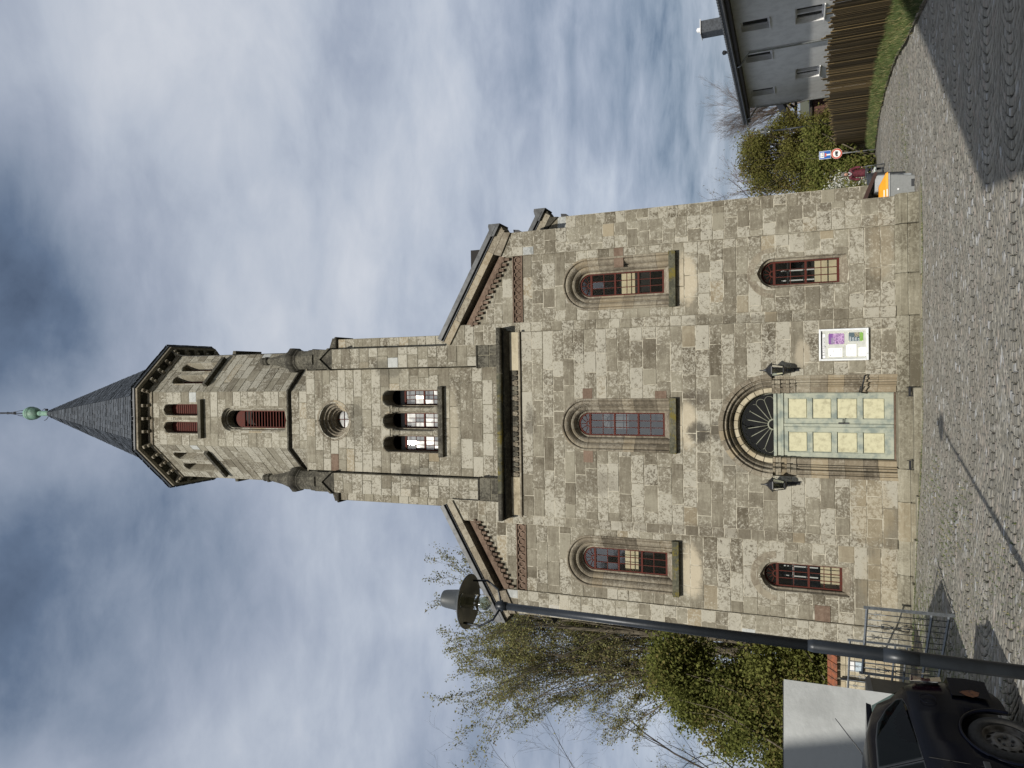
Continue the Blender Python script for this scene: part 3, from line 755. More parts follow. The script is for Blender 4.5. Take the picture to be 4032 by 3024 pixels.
for s in (-1, 1):       # capitals and impost
    for z0, z1, g in ((2.58, 2.72, .0), (2.72, 2.80, .02), (2.80, 2.93, .0), (2.93, 2.99, .03), (2.99, 3.06, .015), (3.06, 3.12, .03)):
        b = MB(); x0, x1 = (.80, 1.25 + g)
        pts = [(x1, 0 - g), (x1, .1), (1.12 + g, .1), (1.12, -.0 - g), (1.06 - g, .02 - g), (1.03 - g, .12), (.96 - g, .18 - g), (.95 - g, .26), (.82 - g, .28 - g), (.80 - g * .5, .32), (.80 - g * .5, .50), (x1, .50)]
        pts = [(.02 + s * u, d) for u, d in pts]
        n = len(pts); b.add([FB.P(u, z0 + .002, d) for u, d in pts] + [FB.P(u, z1 - .002, d) for u, d in pts], [tuple(range(n)), tuple(range(2 * n - 1, n - 1, -1))] + [(i, (i + 1) % n, (i + 1) % n + n, i + n) for i in range(n)], tint=rt(.5, .4))
        b.build('capital', M['trim'], church)
M['sage'] = simple('sage_green_paint', (.35, .37, .295), .65, .12, 4, bst=.2, col2=(.19, .225, .20), lo=.40, hi=.66)
M['cream_paint'] = simple('cream_yellow_paint', (.52, .50, .335), .7, .05, 7, bst=.2, col2=(.33, .31, .20), lo=.42, hi=.75)
MD = FM(Frame((XC + .02, 19.0, 0), (1, 0, 0), (0, -1, 0)))
def leaf(s):
    b = MB()
    u0, u1 = (.045, .785) if s > 0 else (-.785, -.045)
    zr = [.42, .60, 1.08, 1.19, 1.65, 1.76, 2.20, 2.31, 2.76, 2.86]
    st = .115
    b.bbox(u0, u0 + st, -.02, .03, zr[0], zr[-1], b=.004, M=MD); b.bbox(u1 - st, u1, -.02, .03, zr[0], zr[-1], b=.004, M=MD)
    for a, c in ((0, 1), (2, 3), (4, 5), (6, 7), (8, 9)): b.bbox(u0 + st, u1 - st, -.018, .028, zr[a], zr[c], b=.004, M=MD)
    b.box(u0 + st, u1 - st, .015, .03, zr[0], zr[-1], M=MD)
    d = b.build('door', M['sage'], church)
    for a, c in ((1, 2), (3, 4), (5, 6), (7, 8)):
        b = MB(); b.bbox(u0 + st + .02, u1 - st - .02, -.006, .018, zr[a] + .02, zr[c] - .02, b=.018, M=MD); b.build('panel', M['cream_paint'], d)
    return d
dl = leaf(-1); dr = leaf(1)
def f(b): b.bbox(-.04, .04, -.04, .02, .42, 2.86, b=.01, M=MD)
part('astragal', 'sage', f, dl)
def f(b): b.bbox(.035, .075, -.035, -.02, 1.38, 1.62, b=.004, M=MD); b.tube([MD @ Vector((.055, -.03, 1.52)), MD @ Vector((.055, -.085, 1.52)), MD @ Vector((.17, -.085, 1.515))], .011, 8)
part('handle', 'lead', f, dr)
def f(b):
    b.bbox(-.80, .80, -.05, .05, 2.865, 2.925, b=.008, M=MD); b.bbox(-.80, .80, -.03, .05, 2.927, 3.02, b=.004, M=MD); b.bbox(-.80, .80, -.07, .05, 3.022, 3.10, b=.012, M=MD)
    b.box(-.80, -.787, -.02, .04, .40, 2.865, M=MD); b.box(.787, .80, -.02, .04, .40, 2.865, M=MD)
part('door_lintel', 'sage', f)
def f(b): b.bbox(-.80, .80, -.10, .04, .386, .418, b=.006, M=MD)
part('threshold', 'brown', f)
# fanlight: hub, spokes and scalloped rim
M['fan_shade_paint'] = simple('shadowed_fanlight_paint', (.26, .27, .21), .6, .1, 9, bst=.05)  # colour darkened to carry the door arch's shadow on the fanlight
MD0 = MD; MD = FM(Frame((XC + .02, 19.09, 0), (1, 0, 0), (0, -1, 0)))
fl = MB(); c0 = (0.0, 3.10)
def arc(b, u, z, r_, a0, a1, rad, n=14, d=.0, m=6): b.tube([MD @ Vector((u + r_ * math.cos(R(a0 + (a1 - a0) * i / n)), d, z + r_ * math.sin(R(a0 + (a1 - a0) * i / n)))) for i in range(n + 1)], rad, m)
arc(fl, 0, 3.10, .13, 0, 180, .022); arc(fl, 0, 3.10, .785, 0, 180, .010, 30)
fan = fl.build('fanlight', M['fan_shade_paint'], church)
NS = 9
for i in range(NS + 1):
    a = R(180 * i / NS)
    if 0 < i < NS:
        b = MB(); b.tube([MD @ Vector((.14 * math.cos(a), 0, 3.10 + .14 * math.sin(a))), MD @ Vector((.62 * math.cos(a), 0, 3.10 + .62 * math.sin(a)))], [.013, .009], 6); b.build('spoke', M['fan_shade_paint'], fan)
    if i < NS:
        b = MB(); am = R(180 * (i + .5) / NS); rr0 = .62; rs = rr0 * math.sin(R(90 / NS)) + .004; dcc = rr0 * math.cos(R(90 / NS))
        arc(b, dcc * math.cos(am), 3.10 + dcc * math.sin(am), rs, math.degrees(am) - 92, math.degrees(am) + 92, .0055, 12); b.build('scallop', M['fan_shade_paint'], fan)
b = MB(); b.add([MD @ Vector((.79 * math.cos(math.pi * i / 20), .03, 3.10 + .79 * math.sin(math.pi * i / 20))) for i in range(21)], [tuple(range(21))]); b.build('pane', M['glass_dark'], fan)

# main cornice of the centre bay: ledge stones, bed mould, frieze
x = -2.70
for w_, mk in ((.76, 'dark_trim'), (.86, 'mossy'), (.80, 'mossy'), (.92, 'mossy'), (.78, 'mossy'), (.80, 'dark_trim'), (.48, 'dark_trim')):
    b = MB(); t = rt(.4, 0)
    prof = [(-.34, 10.19), (-.36, 10.22), (-.36, 10.31), (-.02, 10.44), (.30, 10.44), (.30, 10.19)]
    n = 6; vs = [FB.P(x + .004, z, d) for d, z in prof] + [FB.P(x + w_ - .004, z, d) for d, z in prof]
    b.add(vs, [tuple(range(n)), tuple(range(2 * n - 1, n - 1, -1))] + [(i, (i + 1) % n, (i + 1) % n + n, i + n) for i in range(n)], tint=t); b.build('cornice_stone', M[mk], church); x += w_
def f(b):
    prof = [(-.20, 10.188), (-.22, 10.13), (-.13, 10.08), (-.06, 10.05), (.2, 10.05), (.2, 10.188)]
    n = 6; b.add([FB.P(-2.62, z, d) for d, z in prof] + [FB.P(2.62, z, d) for d, z in prof], [tuple(range(n)), tuple(range(2 * n - 1, n - 1, -1))] + [(i, (i + 1) % n, (i + 1) % n + n, i + n) for i in range(n)], tint=(.4, .2, .5, 1))
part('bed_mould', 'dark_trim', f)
for a, b_ in ((-2.57, -1.50), (1.50, 2.57)):
    def f(b): b.bbox(a, b_, -.012, .2, 9.78, 10.048, b=.004, M=MB_, tint=rt(.8, .9))
    part('frieze_stone', 'pale_trim', f)
def f(b): b.box(-1.50, 1.50, .05, .2, 9.78, 10.048, M=MB_, tint=(.4, .2, .3, 1))
part('frieze_panel', 'trim', f)
for k in range(21):          # carved billets
    u = -1.50 + 3.0 * (k + .5) / 21
    b = MB(); t = rt(.35, 0); w2 = .058 * rnd.uniform(.85, 1.1); h2 = .11 * rnd.uniform(.85, 1.05); zc = 9.915
    hexa = [(u - w2, zc - h2 * .55), (u, zc - h2), (u + w2, zc - h2 * .55), (u + w2, zc + h2 * .55), (u, zc + h2), (u - w2, zc + h2 * .55)]
    b.prism(hexa, -.005, .055, FB.P, tint=t); b.build('frieze_billet', M['dark_trim'] if k % 3 else M['trim'], church)
def f(b): b.bbox(-2.62, 2.62, -.06, .02, 9.715, 9.775, b=.012, M=MB_, tint=(.5, .2, .5, 1))
part('string_course', 'trim', f)
# wing friezes: brown bands with a chain of hexagons
for a, b_ in ((2.845, 4.72), (-4.72, -2.845)):
    def f(b): b.box(a, b_, .04, .12, 9.70, 9.99, M=MW_, tint=(.5, .2, .2, 1)); b.bbox(a, b_, -.03, .03, 9.68, 9.72, b=.006, M=MW_, tint=(.6, .2, .2, 1)); b.bbox(a, b_, -.012, .03, 9.955, 9.985, b=.006, M=MW_, tint=(.6, .2, .2, 1))
    part('frieze_band', 'brown', f)
    n = 9
    for k in range(n):
        u = a + (b_ - a) * (k + .5) / n; w2 = (b_ - a) / n / 2 - .008; zc = 9.84; h2 = .10
        o_ = [(u - w2, zc), (u - w2 * .5, zc - h2), (u + w2 * .5, zc - h2), (u + w2, zc), (u + w2 * .5, zc + h2), (u - w2 * .5, zc + h2)]
        i_ = [(u + (p - u) * .72, zc + (q - zc) * .72) for p, q in o_]
        b = MB(); vs = [FW.P(p, q, .04) for p, q in o_] + [FW.P(p, q, .005) for p, q in o_] + [FW.P(p, q, .005) for p, q in i_] + [FW.P(p, q, .045) for p, q in i_]
        b.add(vs, [(i + 6 * m_, (i + 1) % 6 + 6 * m_, (i + 1) % 6 + 6 * m_ + 6, i + 6 * m_ + 6) for m_ in range(3) for i in range(6)], tint=rt(.6, 0)); b.build('frieze_hexagon', M['brown'], church)
# raking copings, stepped corbels
def rake(F, u_lo, z_lo, u_hi, z_hi, y0, y1, mat_top='slate', nst=5):
    s = 1 if u_lo > u_hi else -1
    L = math.hypot(u_hi - u_lo, z_hi - z_lo); du = (u_hi - u_lo) / L; dz = (z_hi - z_lo) / L
    nx_, nz_ = (-dz, du) if s < 0 else (dz, -du)
    if nz_ < 0: nx_, nz_ = -nx_, -nz_
    for k in range(nst):
        a = L * k / nst + .003; c = L * (k + 1) / nst - .003
        b = MB(); q = [(u_lo + du * a, z_lo + dz * a), (u_lo + du * c, z_lo + dz * c)]
        poly = [(q[0][0] + nx_ * .05, q[0][1] + nz_ * .05), (q[1][0] + nx_ * .05, q[1][1] + nz_ * .05), (q[1][0] + nx_ * .26, q[1][1] + nz_ * .26), (q[0][0] + nx_ * .26, q[0][1] + nz_ * .26)]
        b.prism(poly, y0, y1, F.P, tint=rt(.75, .3)); b.build('coping_stone', M['trim'], church)
    for h0, h1, pr in ((.262, .31, .03), (.312, .44, .10)):
        b = MB(); p0 = (u_lo - du * .0, z_lo); 
        poly = [(u_lo + nx_ * h0, z_lo + nz_ * h0), (u_hi + nx_ * h0, z_hi + nz_ * h0), (u_hi + nx_ * h1, z_hi + nz_ * h1), (u_lo + nx_ * h1, z_lo + nz_ * h1)]
        b.prism(poly, y0 - pr, y1, F.P, tint=(.5, .2, .3, 1)); b.build('coping_cap', M['lead' if h0 > .3 else 'slate'], church)
for s in (1, -1):
    rake(FP, s * 5.43, 10.12, s * 2.25, 10.12 + (5.43 - 2.25) * SL, -.06, .5)
    # kneeler at the eaves end
    def f(b):
        p = [(s * 5.385, 10.0), (s * 5.40, 10.17), (s * 5.60, 10.28), (s * 5.60, 10.36), (s * 4.8, 10.50), (s * 4.75, 10.3)]
        b.prism(p, -.05, .5, FP.P, tint=(.5, .2, .3, 1))
    part('kneeler', 'trim', f)
    def f(b): b.prism([(s * 5.30, 10.46), (s * 5.65, 10.27), (s * 5.65, 10.34), (s * 5.65, 10.62), (s * 5.58, 10.63), (s * 5.30, 10.56)], -.15, .5, FP.P)
    part('coping_end', 'lead', f)
    def f(b): b.prism([(s * 5.385, 9.72), (s * 5.385, 10.0), (s * 5.52, 10.02), (s * 5.50, 9.86)], .25, 2.2, FP.P)
    part('gutter', 'iron', f)
    for k in range(13):
        uu = s * (4.68 - k * .148); zc = 10.05 + (4.72 - abs(uu)) * SL
        b = MB(); t = rt(.5, 0)
        b.bbox(min(uu, uu - s * .075), max(uu, uu - s * .075), -.09, .02, zc - .02, zc + .20, b=.006, M=MW_, tint=t)
        b.bbox(min(uu, uu - s * .118), max(uu, uu - s * .118), -.11, .02, zc + .13, zc + .20, b=.006, M=MW_, tint=t)
        b.build('dentil', M['brown'], church)
    def f(b):
        p = [(s * 4.74, 10.20), (s * 4.74, 10.37), (s * 2.84, 10.37 + 1.9 * SL), (s * 2.84, 10.20 + 1.9 * SL)]
        b.prism(p, -.035, .06, FW.P, tint=(.55, .2, .3, 1))
    part('corbel_band', 'brown', f)
    # roofs
    def f(b):
        y0, y1 = 20.6, 38.2
        A = Vector((XC + s * 6.3, y0, 9.55)); B_ = Vector((XC, y0, 9.55 + 6.3 * SL)); D = Vector((0, y1 - y0, 0))
        b.quad(A, A + D, B_ + D, B_)
        A = Vector((XC + s * 5.45, 18.9, 10.3)); B_ = Vector((XC + s * 2.2, 18.9, 10.3 + 3.25 * SL)); B3 = Vector((XC + s * .0, 22, 10.3 + 5.45 * SL)); D = Vector((0, 2.2, 0))
        b.quad(A, A + D, B_ + D, B_)
    part('roof', 'slate', f)

    if s < 0: continue
    # nave gable coping and kneeler
    rake(FR, s * 6.17, 9.40, s * 3.5, 9.40 + 2.67 * SL, -.06, .5, nst=4)
    def f(b): b.prism([(s * 6.135, 9.2), (s * 6.15, 9.42), (s * 6.36, 9.56), (s * 6.36, 9.64), (s * 5.6, 9.8)], -.05, .5, FR.P, tint=(.4, .2, .3, 1))
    part('kneeler', 'dark_trim', f)
    def f(b): b.prism([(s * 6.05, 9.76), (s * 6.42, 9.56), (s * 6.42, 9.93), (s * 6.34, 9.94), (s * 6.05, 9.86)], -.15, .5, FR.P)
    part('coping_end', 'lead', f)
    def f(b): b.prism([(s * 6.135, 8.9), (s * 6.135, 9.2), (s * 6.30, 9.22), (s * 6.28, 9.05)], .3, 17, FR.P)
    part('gutter', 'iron', f)

# ---------------- tower
FT = front(18.97); FQ = front(18.72); MT_ = FM(FT); MQ = FM(FQ)
tri = [(0.0, 12.80, 14.22, .93)]
tri_ops = [(c_, 12.80, 14.30, .235) for c_ in (-.715, 0.0, .715)]
circ = ('c', 0.0, 16.36, .56)
kw = dict(light=.60, patch=.62, warm=.07, back=BACKT, gapw=.007, ch=.33)
# shaft wall: the triple window is one gap up to the capitals, three arches over it
def tri_op(v): return None
masonry(FT, -1.62, 1.62, 10.44, 12.57, seed=41, lmin=.4, lmax=1.0, **kw)
masonry(FT, -1.62, -.96, 12.57, 14.28, seed=42, lmin=.3, lmax=.66, **kw); masonry(FT, .96, 1.62, 12.57, 14.28, seed=43, lmin=.3, lmax=.66, **kw)
masonry(FT, -1.62, 1.62, 14.28, 17.42, ops=[(c_, 14.28, 14.28, .27) for c_ in (-.715, 0, .715)] + [circ], seed=44, lmin=.35, lmax=.95, **kw)
for s in (-1, 1):
    a, b_ = sorted((s * 1.65, s * 2.27))
    masonry(FQ, a, b_, 11.17, 16.22, seed=50 + s, lmin=.28, lmax=.63, **kw)
    masonry(Frame((XC, 18.66, 0), (1, 0, 0), (0, -1, 0)), *sorted((s * 1.60, s * 2.33)), 10.40, 11.12, seed=52 + s, lmin=.4, lmax=.75, mat='dark_trim', light=.75, patch=.8, back=BACKT, ch=.36)
    masonry(Frame((XC, 19.35, 0), (1, 0, 0), (0, -1, 0)), *sorted((s * 2.27, s * 2.62)), 11.2, 16.44, seed=54 + s, lmin=.4, lmax=.5, **kw)
    def f(b):
        b.box(*sorted((s * 1.65 , s * 2.265)), .02, .35, 10.45, 16.23, M=MQ, tint=(.6, .1, .5, 1)); b.box(*sorted((s * 1.61, s * 2.325)), .0, .3, 10.42, 11.12, M=FM(Frame((XC, 18.68, 0), (1, 0, 0), (0, -1, 0))), tint=(.5, .1, .5, 1))
        b.box(*sorted((s * 1.66, s * 2.615)), .66, 1.5, 11.0, 16.44, M=MQ, tint=(.6, .1, .5, 1))
    part('buttress_core', 'stone', f)
    def f(b): b.bbox(*sorted((s * 2.2, s * 2.70)), .55, 1.55, 16.44, 16.52, b=.02, M=MQ, tint=(.3, 0, .3, 1)); b.prism([(s * 2.2, 16.52), (s * 2.66, 16.52), (s * 2.66, 16.62), (s * 2.2, 16.80)], .60, 1.5, FQ.P, tint=(.5, 0, .5, 1))
    part('buttress_cap', 'dark_trim', f)
    def f(b): b.bbox(*sorted((s * 1.58, s * 2.36)), -.09, .2, 11.10, 11.17, b=.03, M=MQ, tint=(.3, 0, .3, 1))
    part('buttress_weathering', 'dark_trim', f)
    # gablet, octagonal pinnacle
    uc = s * 1.96
    def f(b):
        p = [(uc - .31, 16.22), (uc + .31, 16.22), (uc + .31, 16.34), (uc, 16.72), (uc - .31, 16.34)]
        b.prism(p, .03, .5, FQ.P, tint=(.3, 0, .3, 1))
        for q in ((-1, 1)):
            p = [(uc + q * .35, 16.27), (uc + q * .35, 16.36), (uc, 16.79), (uc, 16.68)]
            b.prism(p if q > 0 else p[::-1], -.04, .15, FQ.P, tint=(.6, 0, .7, 1))
    part('gablet', 'dark_trim', f)
    cen = (XC + uc, 19.05, 0)
    def f(b): b.lathe([(.335, 16.3), (.335, 16.95)], (cen[0], cen[1], 0), 4, R(45), tint=(.5, 0, .5, 1)); b.box(cen[0] - .31, cen[0] + .31, 18.76, 19.36, 16.2, 16.98, tint=(.55, 0, .6, 1))
    part('pinnacle_base', 'dark_trim', f)
    def f(b): b.lathe([(.36, 16.98), (.345, 17.25), (.32, 17.30), (.32, 17.62), (.335, 17.66)], (cen[0], cen[1], 0), 8, R(22.5), tint=(.55, 0, .6, 1))
    part('pinnacle_shaft', 'dark_trim', f)
    def f(b): b.lathe([(.335, 17.66), (.36, 17.70), (.36, 17.74), (.41, 17.80), (.43, 17.86), (.43, 17.98), (.34, 18.08)], (cen[0], cen[1], 0), 8, R(22.5), tint=(.3, 0, .3, 1))
    part('pinnacle_ring', 'dark_trim', f)
    def f(b): b.lathe([(.31, 18.09), (.20, 18.45), (.105, 18.98)], (cen[0], cen[1], 0), 8, R(22.5), tint=(.5, 0, .5, 1))
    part('pinnacle_cone', 'dark_trim', f)
    def f(b): b.lathe([(.11, 18.98), (.15, 19.02), (.155, 19.09), (.10, 19.12), (.13, 19.2), (.11, 19.28), (.04, 19.32)], (cen[0], cen[1], 0), 8, R(22.5), tint=(.3, 0, .3, 1))
    part('finial', 'dark_trim', f)
# shell of the shaft (behind the face: dark room, side and back walls)
def f(b):
    for s in (-1, 1): b.box(*sorted((XC + s * 2.24, XC + s * 2.2)), 19.0, 23.5, 10.4, 17.5, tint=(.5, .1, .5, 1))
    b.box(XC - 2.2, XC + 2.2, 23.45, 23.5, 10.4, 17.5, tint=(.5, .1, .5, 1)); b.box(XC - 2.24, XC + 2.24, 19.0, 23.5, 17.40, 17.46, tint=(.5, .1, .5, 1)); b.box(XC - 2.2, XC + 2.2, 19.0, 23.45, 10.38, 10.42, tint=(.5, .1, .5, 1))
part('tower_core', 'stone', f)
# triple window
PROF_T = [(.30, -.006), (.285, -.012), (.255, .0), (.235, .05), (.235, .55)]
for c_ in (-.715, 0.0, .715):
    arch_part(FT, PROF_T, c_, 12.8, 14.28, 5, [], 'arch_stone', 'stone', jambs=False, tb=.7)
    window(FT, c_, 12.66, 14.04, .235, .56, 4, (2,), fan=False)
    def f(b): b.box(c_ - .24, c_ + .24, .70, .72, 12.6, 14.3, M=MT_)
    part('pane_backing', 'backing_board', f)  # added board, makes the panes in front look bright
for u0, u1 in ((-1.0, -.95), (.95, 1.0)):
    def f(b): b.box(u0, u1, .0, .6, 12.57, 14.3, M=MT_, tint=(.5, .1, .5, 1))
    part('reveal', 'trim', f)
for u in (-.3575, .3575):
    def f(b): b.box(u - .122, u + .122, .30, .66, 12.57, 14.3, M=MT_, tint=(.4, .1, .5, 1))
    part('mullion', 'trim', f)
    c0_ = FT.P(u, 0, .13)
    def f(b): b.lathe([(.10, 12.60), (.12, 12.66), (.12, 12.74), (.085, 12.80), (.095, 12.84), (.075, 12.88), (.072, 13.98), (.09, 14.0), (.075, 14.04), (.085, 14.10), (.12, 14.20)], (c0_.x, c0_.y, 0), 14, tint=(.65, .1, .5, 1), smooth=False)
    part('column', 'stone', f)
    def f(b): b.bbox(u - .125, u + .125, .02, .30, 14.20, 14.285, b=.01, M=MT_, tint=(.5, .1, .5, 1))
    part('capital', 'stone', f)
sill(FT, 0, 1.06, 12.39, 12.58, .13, 'dark_trim', back=.6)
# round window
PROF_C = [(.66, -.008), (.645, -.012), (.60, -.010), (.585, .03), (.545, .05), (.53, .14), (.47, .15), (.45, .22), (.40, .24), (.385, .34), (.33, .36), (.31, .44), (.285, .46), (.28, .60)]
arch_part(FT, PROF_C, 0, 0, 16.36, 8, [], 'roundel_stone', 'trim', jambs=False, a0=0, a1=360, tb=.55)
def f(b):
    for a in (0, 90): b.tube([FT.P(.28 * math.cos(R(a)), 16.36 + .28 * math.sin(R(a)), .56), FT.P(-.28 * math.cos(R(a)), 16.36 - .28 * math.sin(R(a)), .56)], .012, 6)
rw = part('round_window', 'red_paint', f)
def f(b): b.add([FT.P(.29 * math.cos(i * .3927), 16.36 + .29 * math.sin(i * .3927), .575) for i in range(16)], [tuple(range(16))])
part('pane', 'glass', f, rw)
def f(b): b.add([FT.P(.32 * math.cos(i * .3927), 16.36 + .32 * math.sin(i * .3927), .66) for i in range(16)], [tuple(range(16))])
part('pane_backing', 'backing_board', f)  # same added brightening board, behind the round pane

# octagon
side = 2 * OCT_A * math.tan(R(22.5))
hs = side / 2
for k in (0, 1, -1, 2, -2, 3, -3, 4):
    F = octf(k); MF = FM(F)
    if abs(k) <= 1:
        ops = [(-.315, 22.03, 23.52, .20), (.315, 22.03, 23.52, .20)]
        masonry(F, -hs, hs, 17.44, 18.08, seed=60 + k, lmin=.3, lmax=.8, **kw)
        o2 = [(0, 18.33, 20.66, .40)] if k == 0 else []
        masonry(F, -hs, hs, 18.22, 21.86, ops=o2, seed=70 + k, lmin=.3, lmax=.9, **kw)
        masonry(F, -hs, hs, 21.86, 24.28, ops=ops, seed=80 + k, lmin=.3, lmax=.8, **kw)
        for c_ in (-.315, .315):
            arch_part(F, [(.27, -.006), (.215, -.010), (.20, .03), (.20, .45)], c_, 22.03, 23.52, 5, [22.03, 22.5, 23.0, 23.52], 'arch_stone', 'stone', tb=.65)
            # shutter
            b = MB(); b.box(c_ - .20, c_ + .20, .34, .37, 22.0, 23.70, M=MF)
            sh_ = b.build('shutter', M['red_paint'], church)
            for q in range(14):
                b = MB(); b.bbox(c_ - .15, c_ + .15, .31, .34, 22.08 + q * .10, 22.155 + q * .10, b=.006, M=MF); b.build('louvre', M['red_paint'], sh_)
        cc = F.P(0, 0, .12)
        def f(b): b.lathe([(.09, 22.03), (.105, 22.12), (.075, 22.2), (.068, 23.22), (.09, 23.26), (.07, 23.31), (.09, 23.42), (.115, 23.50)], (cc.x, cc.y, 0), 14, tint=(.7, .1, .6, 1))
        part('column', 'stone', f)
        def f(b): b.bbox(-.12, .12, -.0, .26, 23.50, 23.56, b=.008, M=MF, tint=(.7, .1, .6, 1))
        part('capital', 'stone', f)
    else:
        def f(b): b.box(-hs, hs, 0, .1, 17.4, 24.3, M=MF, tint=(.55, .1, .5, 1))
        part('tower_wall', 'stone', f)
    sill(F, 0, .68, 21.86, 22.03, .15, 'dark_trim', back=.3)
    # ledge
    def f(b):
        m0 = hs + .04
        prof = [(-.02, 18.06), (-.10, 18.11), (-.10, 18.17), (.0, 18.24), (.12, 18.24), (.12, 18.06)]
        t_ = math.tan(R(22.5)); n = 6
        vs = [F.P(-(hs - d * t_), z, d) for d, z in prof] + [F.P(hs - d * t_, z, d) for d, z in prof]
        b.add(vs, [tuple(range(n)), tuple(range(2 * n - 1, n - 1, -1))] + [(i, (i + 1) % n, (i + 1) % n + n, i + n) for i in range(n)], tint=(.25, 0, .3, 1))
    part('ledge', 'dark_trim', f)
    for nm, mk, prof in (('band', 'trim', [(-.035, 24.26), (-.05, 24.30), (-.02, 24.33), (-.02, 24.50), (.1, 24.50), (.1, 24.26)]),
                         ('cornice', 'trim', [(-.28, 24.56), (-.36, 24.60), (-.36, 24.70), (.0, 24.70), (.0, 24.56)]),
                         ('eaves_board', 'slate', [(-.40, 24.705), (-.42, 24.80), (.0, 24.84), (.0, 24.705)])):
        def f(b):
            t_ = math.tan(R(22.5)); n = len(prof)
            vs = [F.P(-(hs - d * t_), z, d) for d, z in prof] + [F.P(hs - d * t_, z, d) for d, z in prof]
            b.add(vs, [tuple(range(n)), tuple(range(2 * n - 1, n - 1, -1))] + [(i, (i + 1) % n, (i + 1) % n + n, i + n) for i in range(n)], tint=(.6, .1, .5, 1))
        part(nm, mk, f)
    if abs(k) <= 2:
        for u in (-hs * .5, 0.0, hs * .5, hs):
            Mc = MF if u < hs else FM(Frame(F.P(hs, 0, 0) - Vector((math.cos(R(45 * k + 22.5)), math.sin(R(45 * k + 22.5)), 0)) * 0, (math.cos(R(45 * k + 22.5)), math.sin(R(45 * k + 22.5)), 0), (math.sin(R(45 * k + 22.5)), -math.cos(R(45 * k + 22.5)), 0)))
            uu = u if u < hs else 0
            b = MB(); b.bbox(uu - .055, uu + .055, -.26, .02, 24.44, 24.558, b=.01, M=Mc, tint=rt(.6, 0)); b.bbox(uu - .05, uu + .05, -.16, .0, 24.335, 24.44, b=.02, M=Mc, tint=rt(.6, 0))
            b.build('corbel', M['trim'], church)
# soffit behind the corbels
def f(b):
    pr = [(OCT_A + .02, 24.51), (OCT_A + .27, 24.562)]
    b.lathe([(r_ / math.cos(R(22.5)), z) for r_, z in pr], (XC, OCT_Y, 0), 8, R(22.5), cap=False, tint=(.2, 0, .2, 1))
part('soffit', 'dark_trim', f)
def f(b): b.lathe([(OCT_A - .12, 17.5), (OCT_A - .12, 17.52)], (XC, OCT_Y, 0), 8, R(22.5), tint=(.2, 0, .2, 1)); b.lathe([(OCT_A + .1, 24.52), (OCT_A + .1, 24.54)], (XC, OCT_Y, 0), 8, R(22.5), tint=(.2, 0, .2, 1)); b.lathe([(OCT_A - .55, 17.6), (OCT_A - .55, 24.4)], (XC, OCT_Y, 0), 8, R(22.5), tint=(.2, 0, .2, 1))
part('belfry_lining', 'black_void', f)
# louvred lancet
F0 = octf(0); M0 = FM(F0)
PROF_L = [(.455, -.008), (.44, -.014), (.40, -.006), (.385, .05), (.37, .10), (.345, .09), (.33, .16), (.30, .17), (.295, .45)]
arch_part(F0, PROF_L, 0, 18.24, 20.66, 7, [18.25, 18.75, 19.3, 19.85, 20.3, 20.66], 'window_surround_stone', 'stone', tb=.62)
for u in (-.40, .40):
    cc = F0.P(u * .95, 0, .05)
    def f(b): b.lathe([(.035, 18.3), (.032, 18.9), (.045, 18.92), (.032, 18.95), (.032, 19.5), (.045, 19.52), (.032, 19.55), (.032, 20.45), (.05, 20.5), (.035, 20.55), (.055, 20.66)], (cc.x, cc.y, 0), 10, tint=(.7, .1, .6, 1))
    part('colonnette', 'stone', f)
b = MB()
b.box(-.295, -.26, .24, .30, 18.24, 20.3, M=M0); b.box(.26, .295, .24, .30, 18.24, 20.3, M=M0); b.box(-.26, .26, .24, .30, 20.24, 20.33, M=M0)
b.add([F0.P(.295 * math.cos(math.pi * i / 12), 20.33 + .295 * math.sin(math.pi * i / 12), .25) for i in range(13)], [tuple(range(13))])
lv = b.build('louvre_frame', M['red_paint'], church)
for q in range(16):
    z = 18.28 + q * .122
    b = MB(); b.add([F0.P(-.26, z, .235), F0.P(.26, z, .235), F0.P(.26, z + .11, .33), F0.P(-.26, z + .11, .33), F0.P(-.26, z - .018, .235), F0.P(.26, z - .018, .235), F0.P(.26, z + .09, .335), F0.P(-.26, z + .09, .335)],
                    [(0, 1, 2, 3), (4, 7, 6, 5), (0, 4, 5, 1), (3, 2, 6, 7), (0, 3, 7, 4), (1, 5, 6, 2)]); b.build('louvre', M['red_paint'], lv)
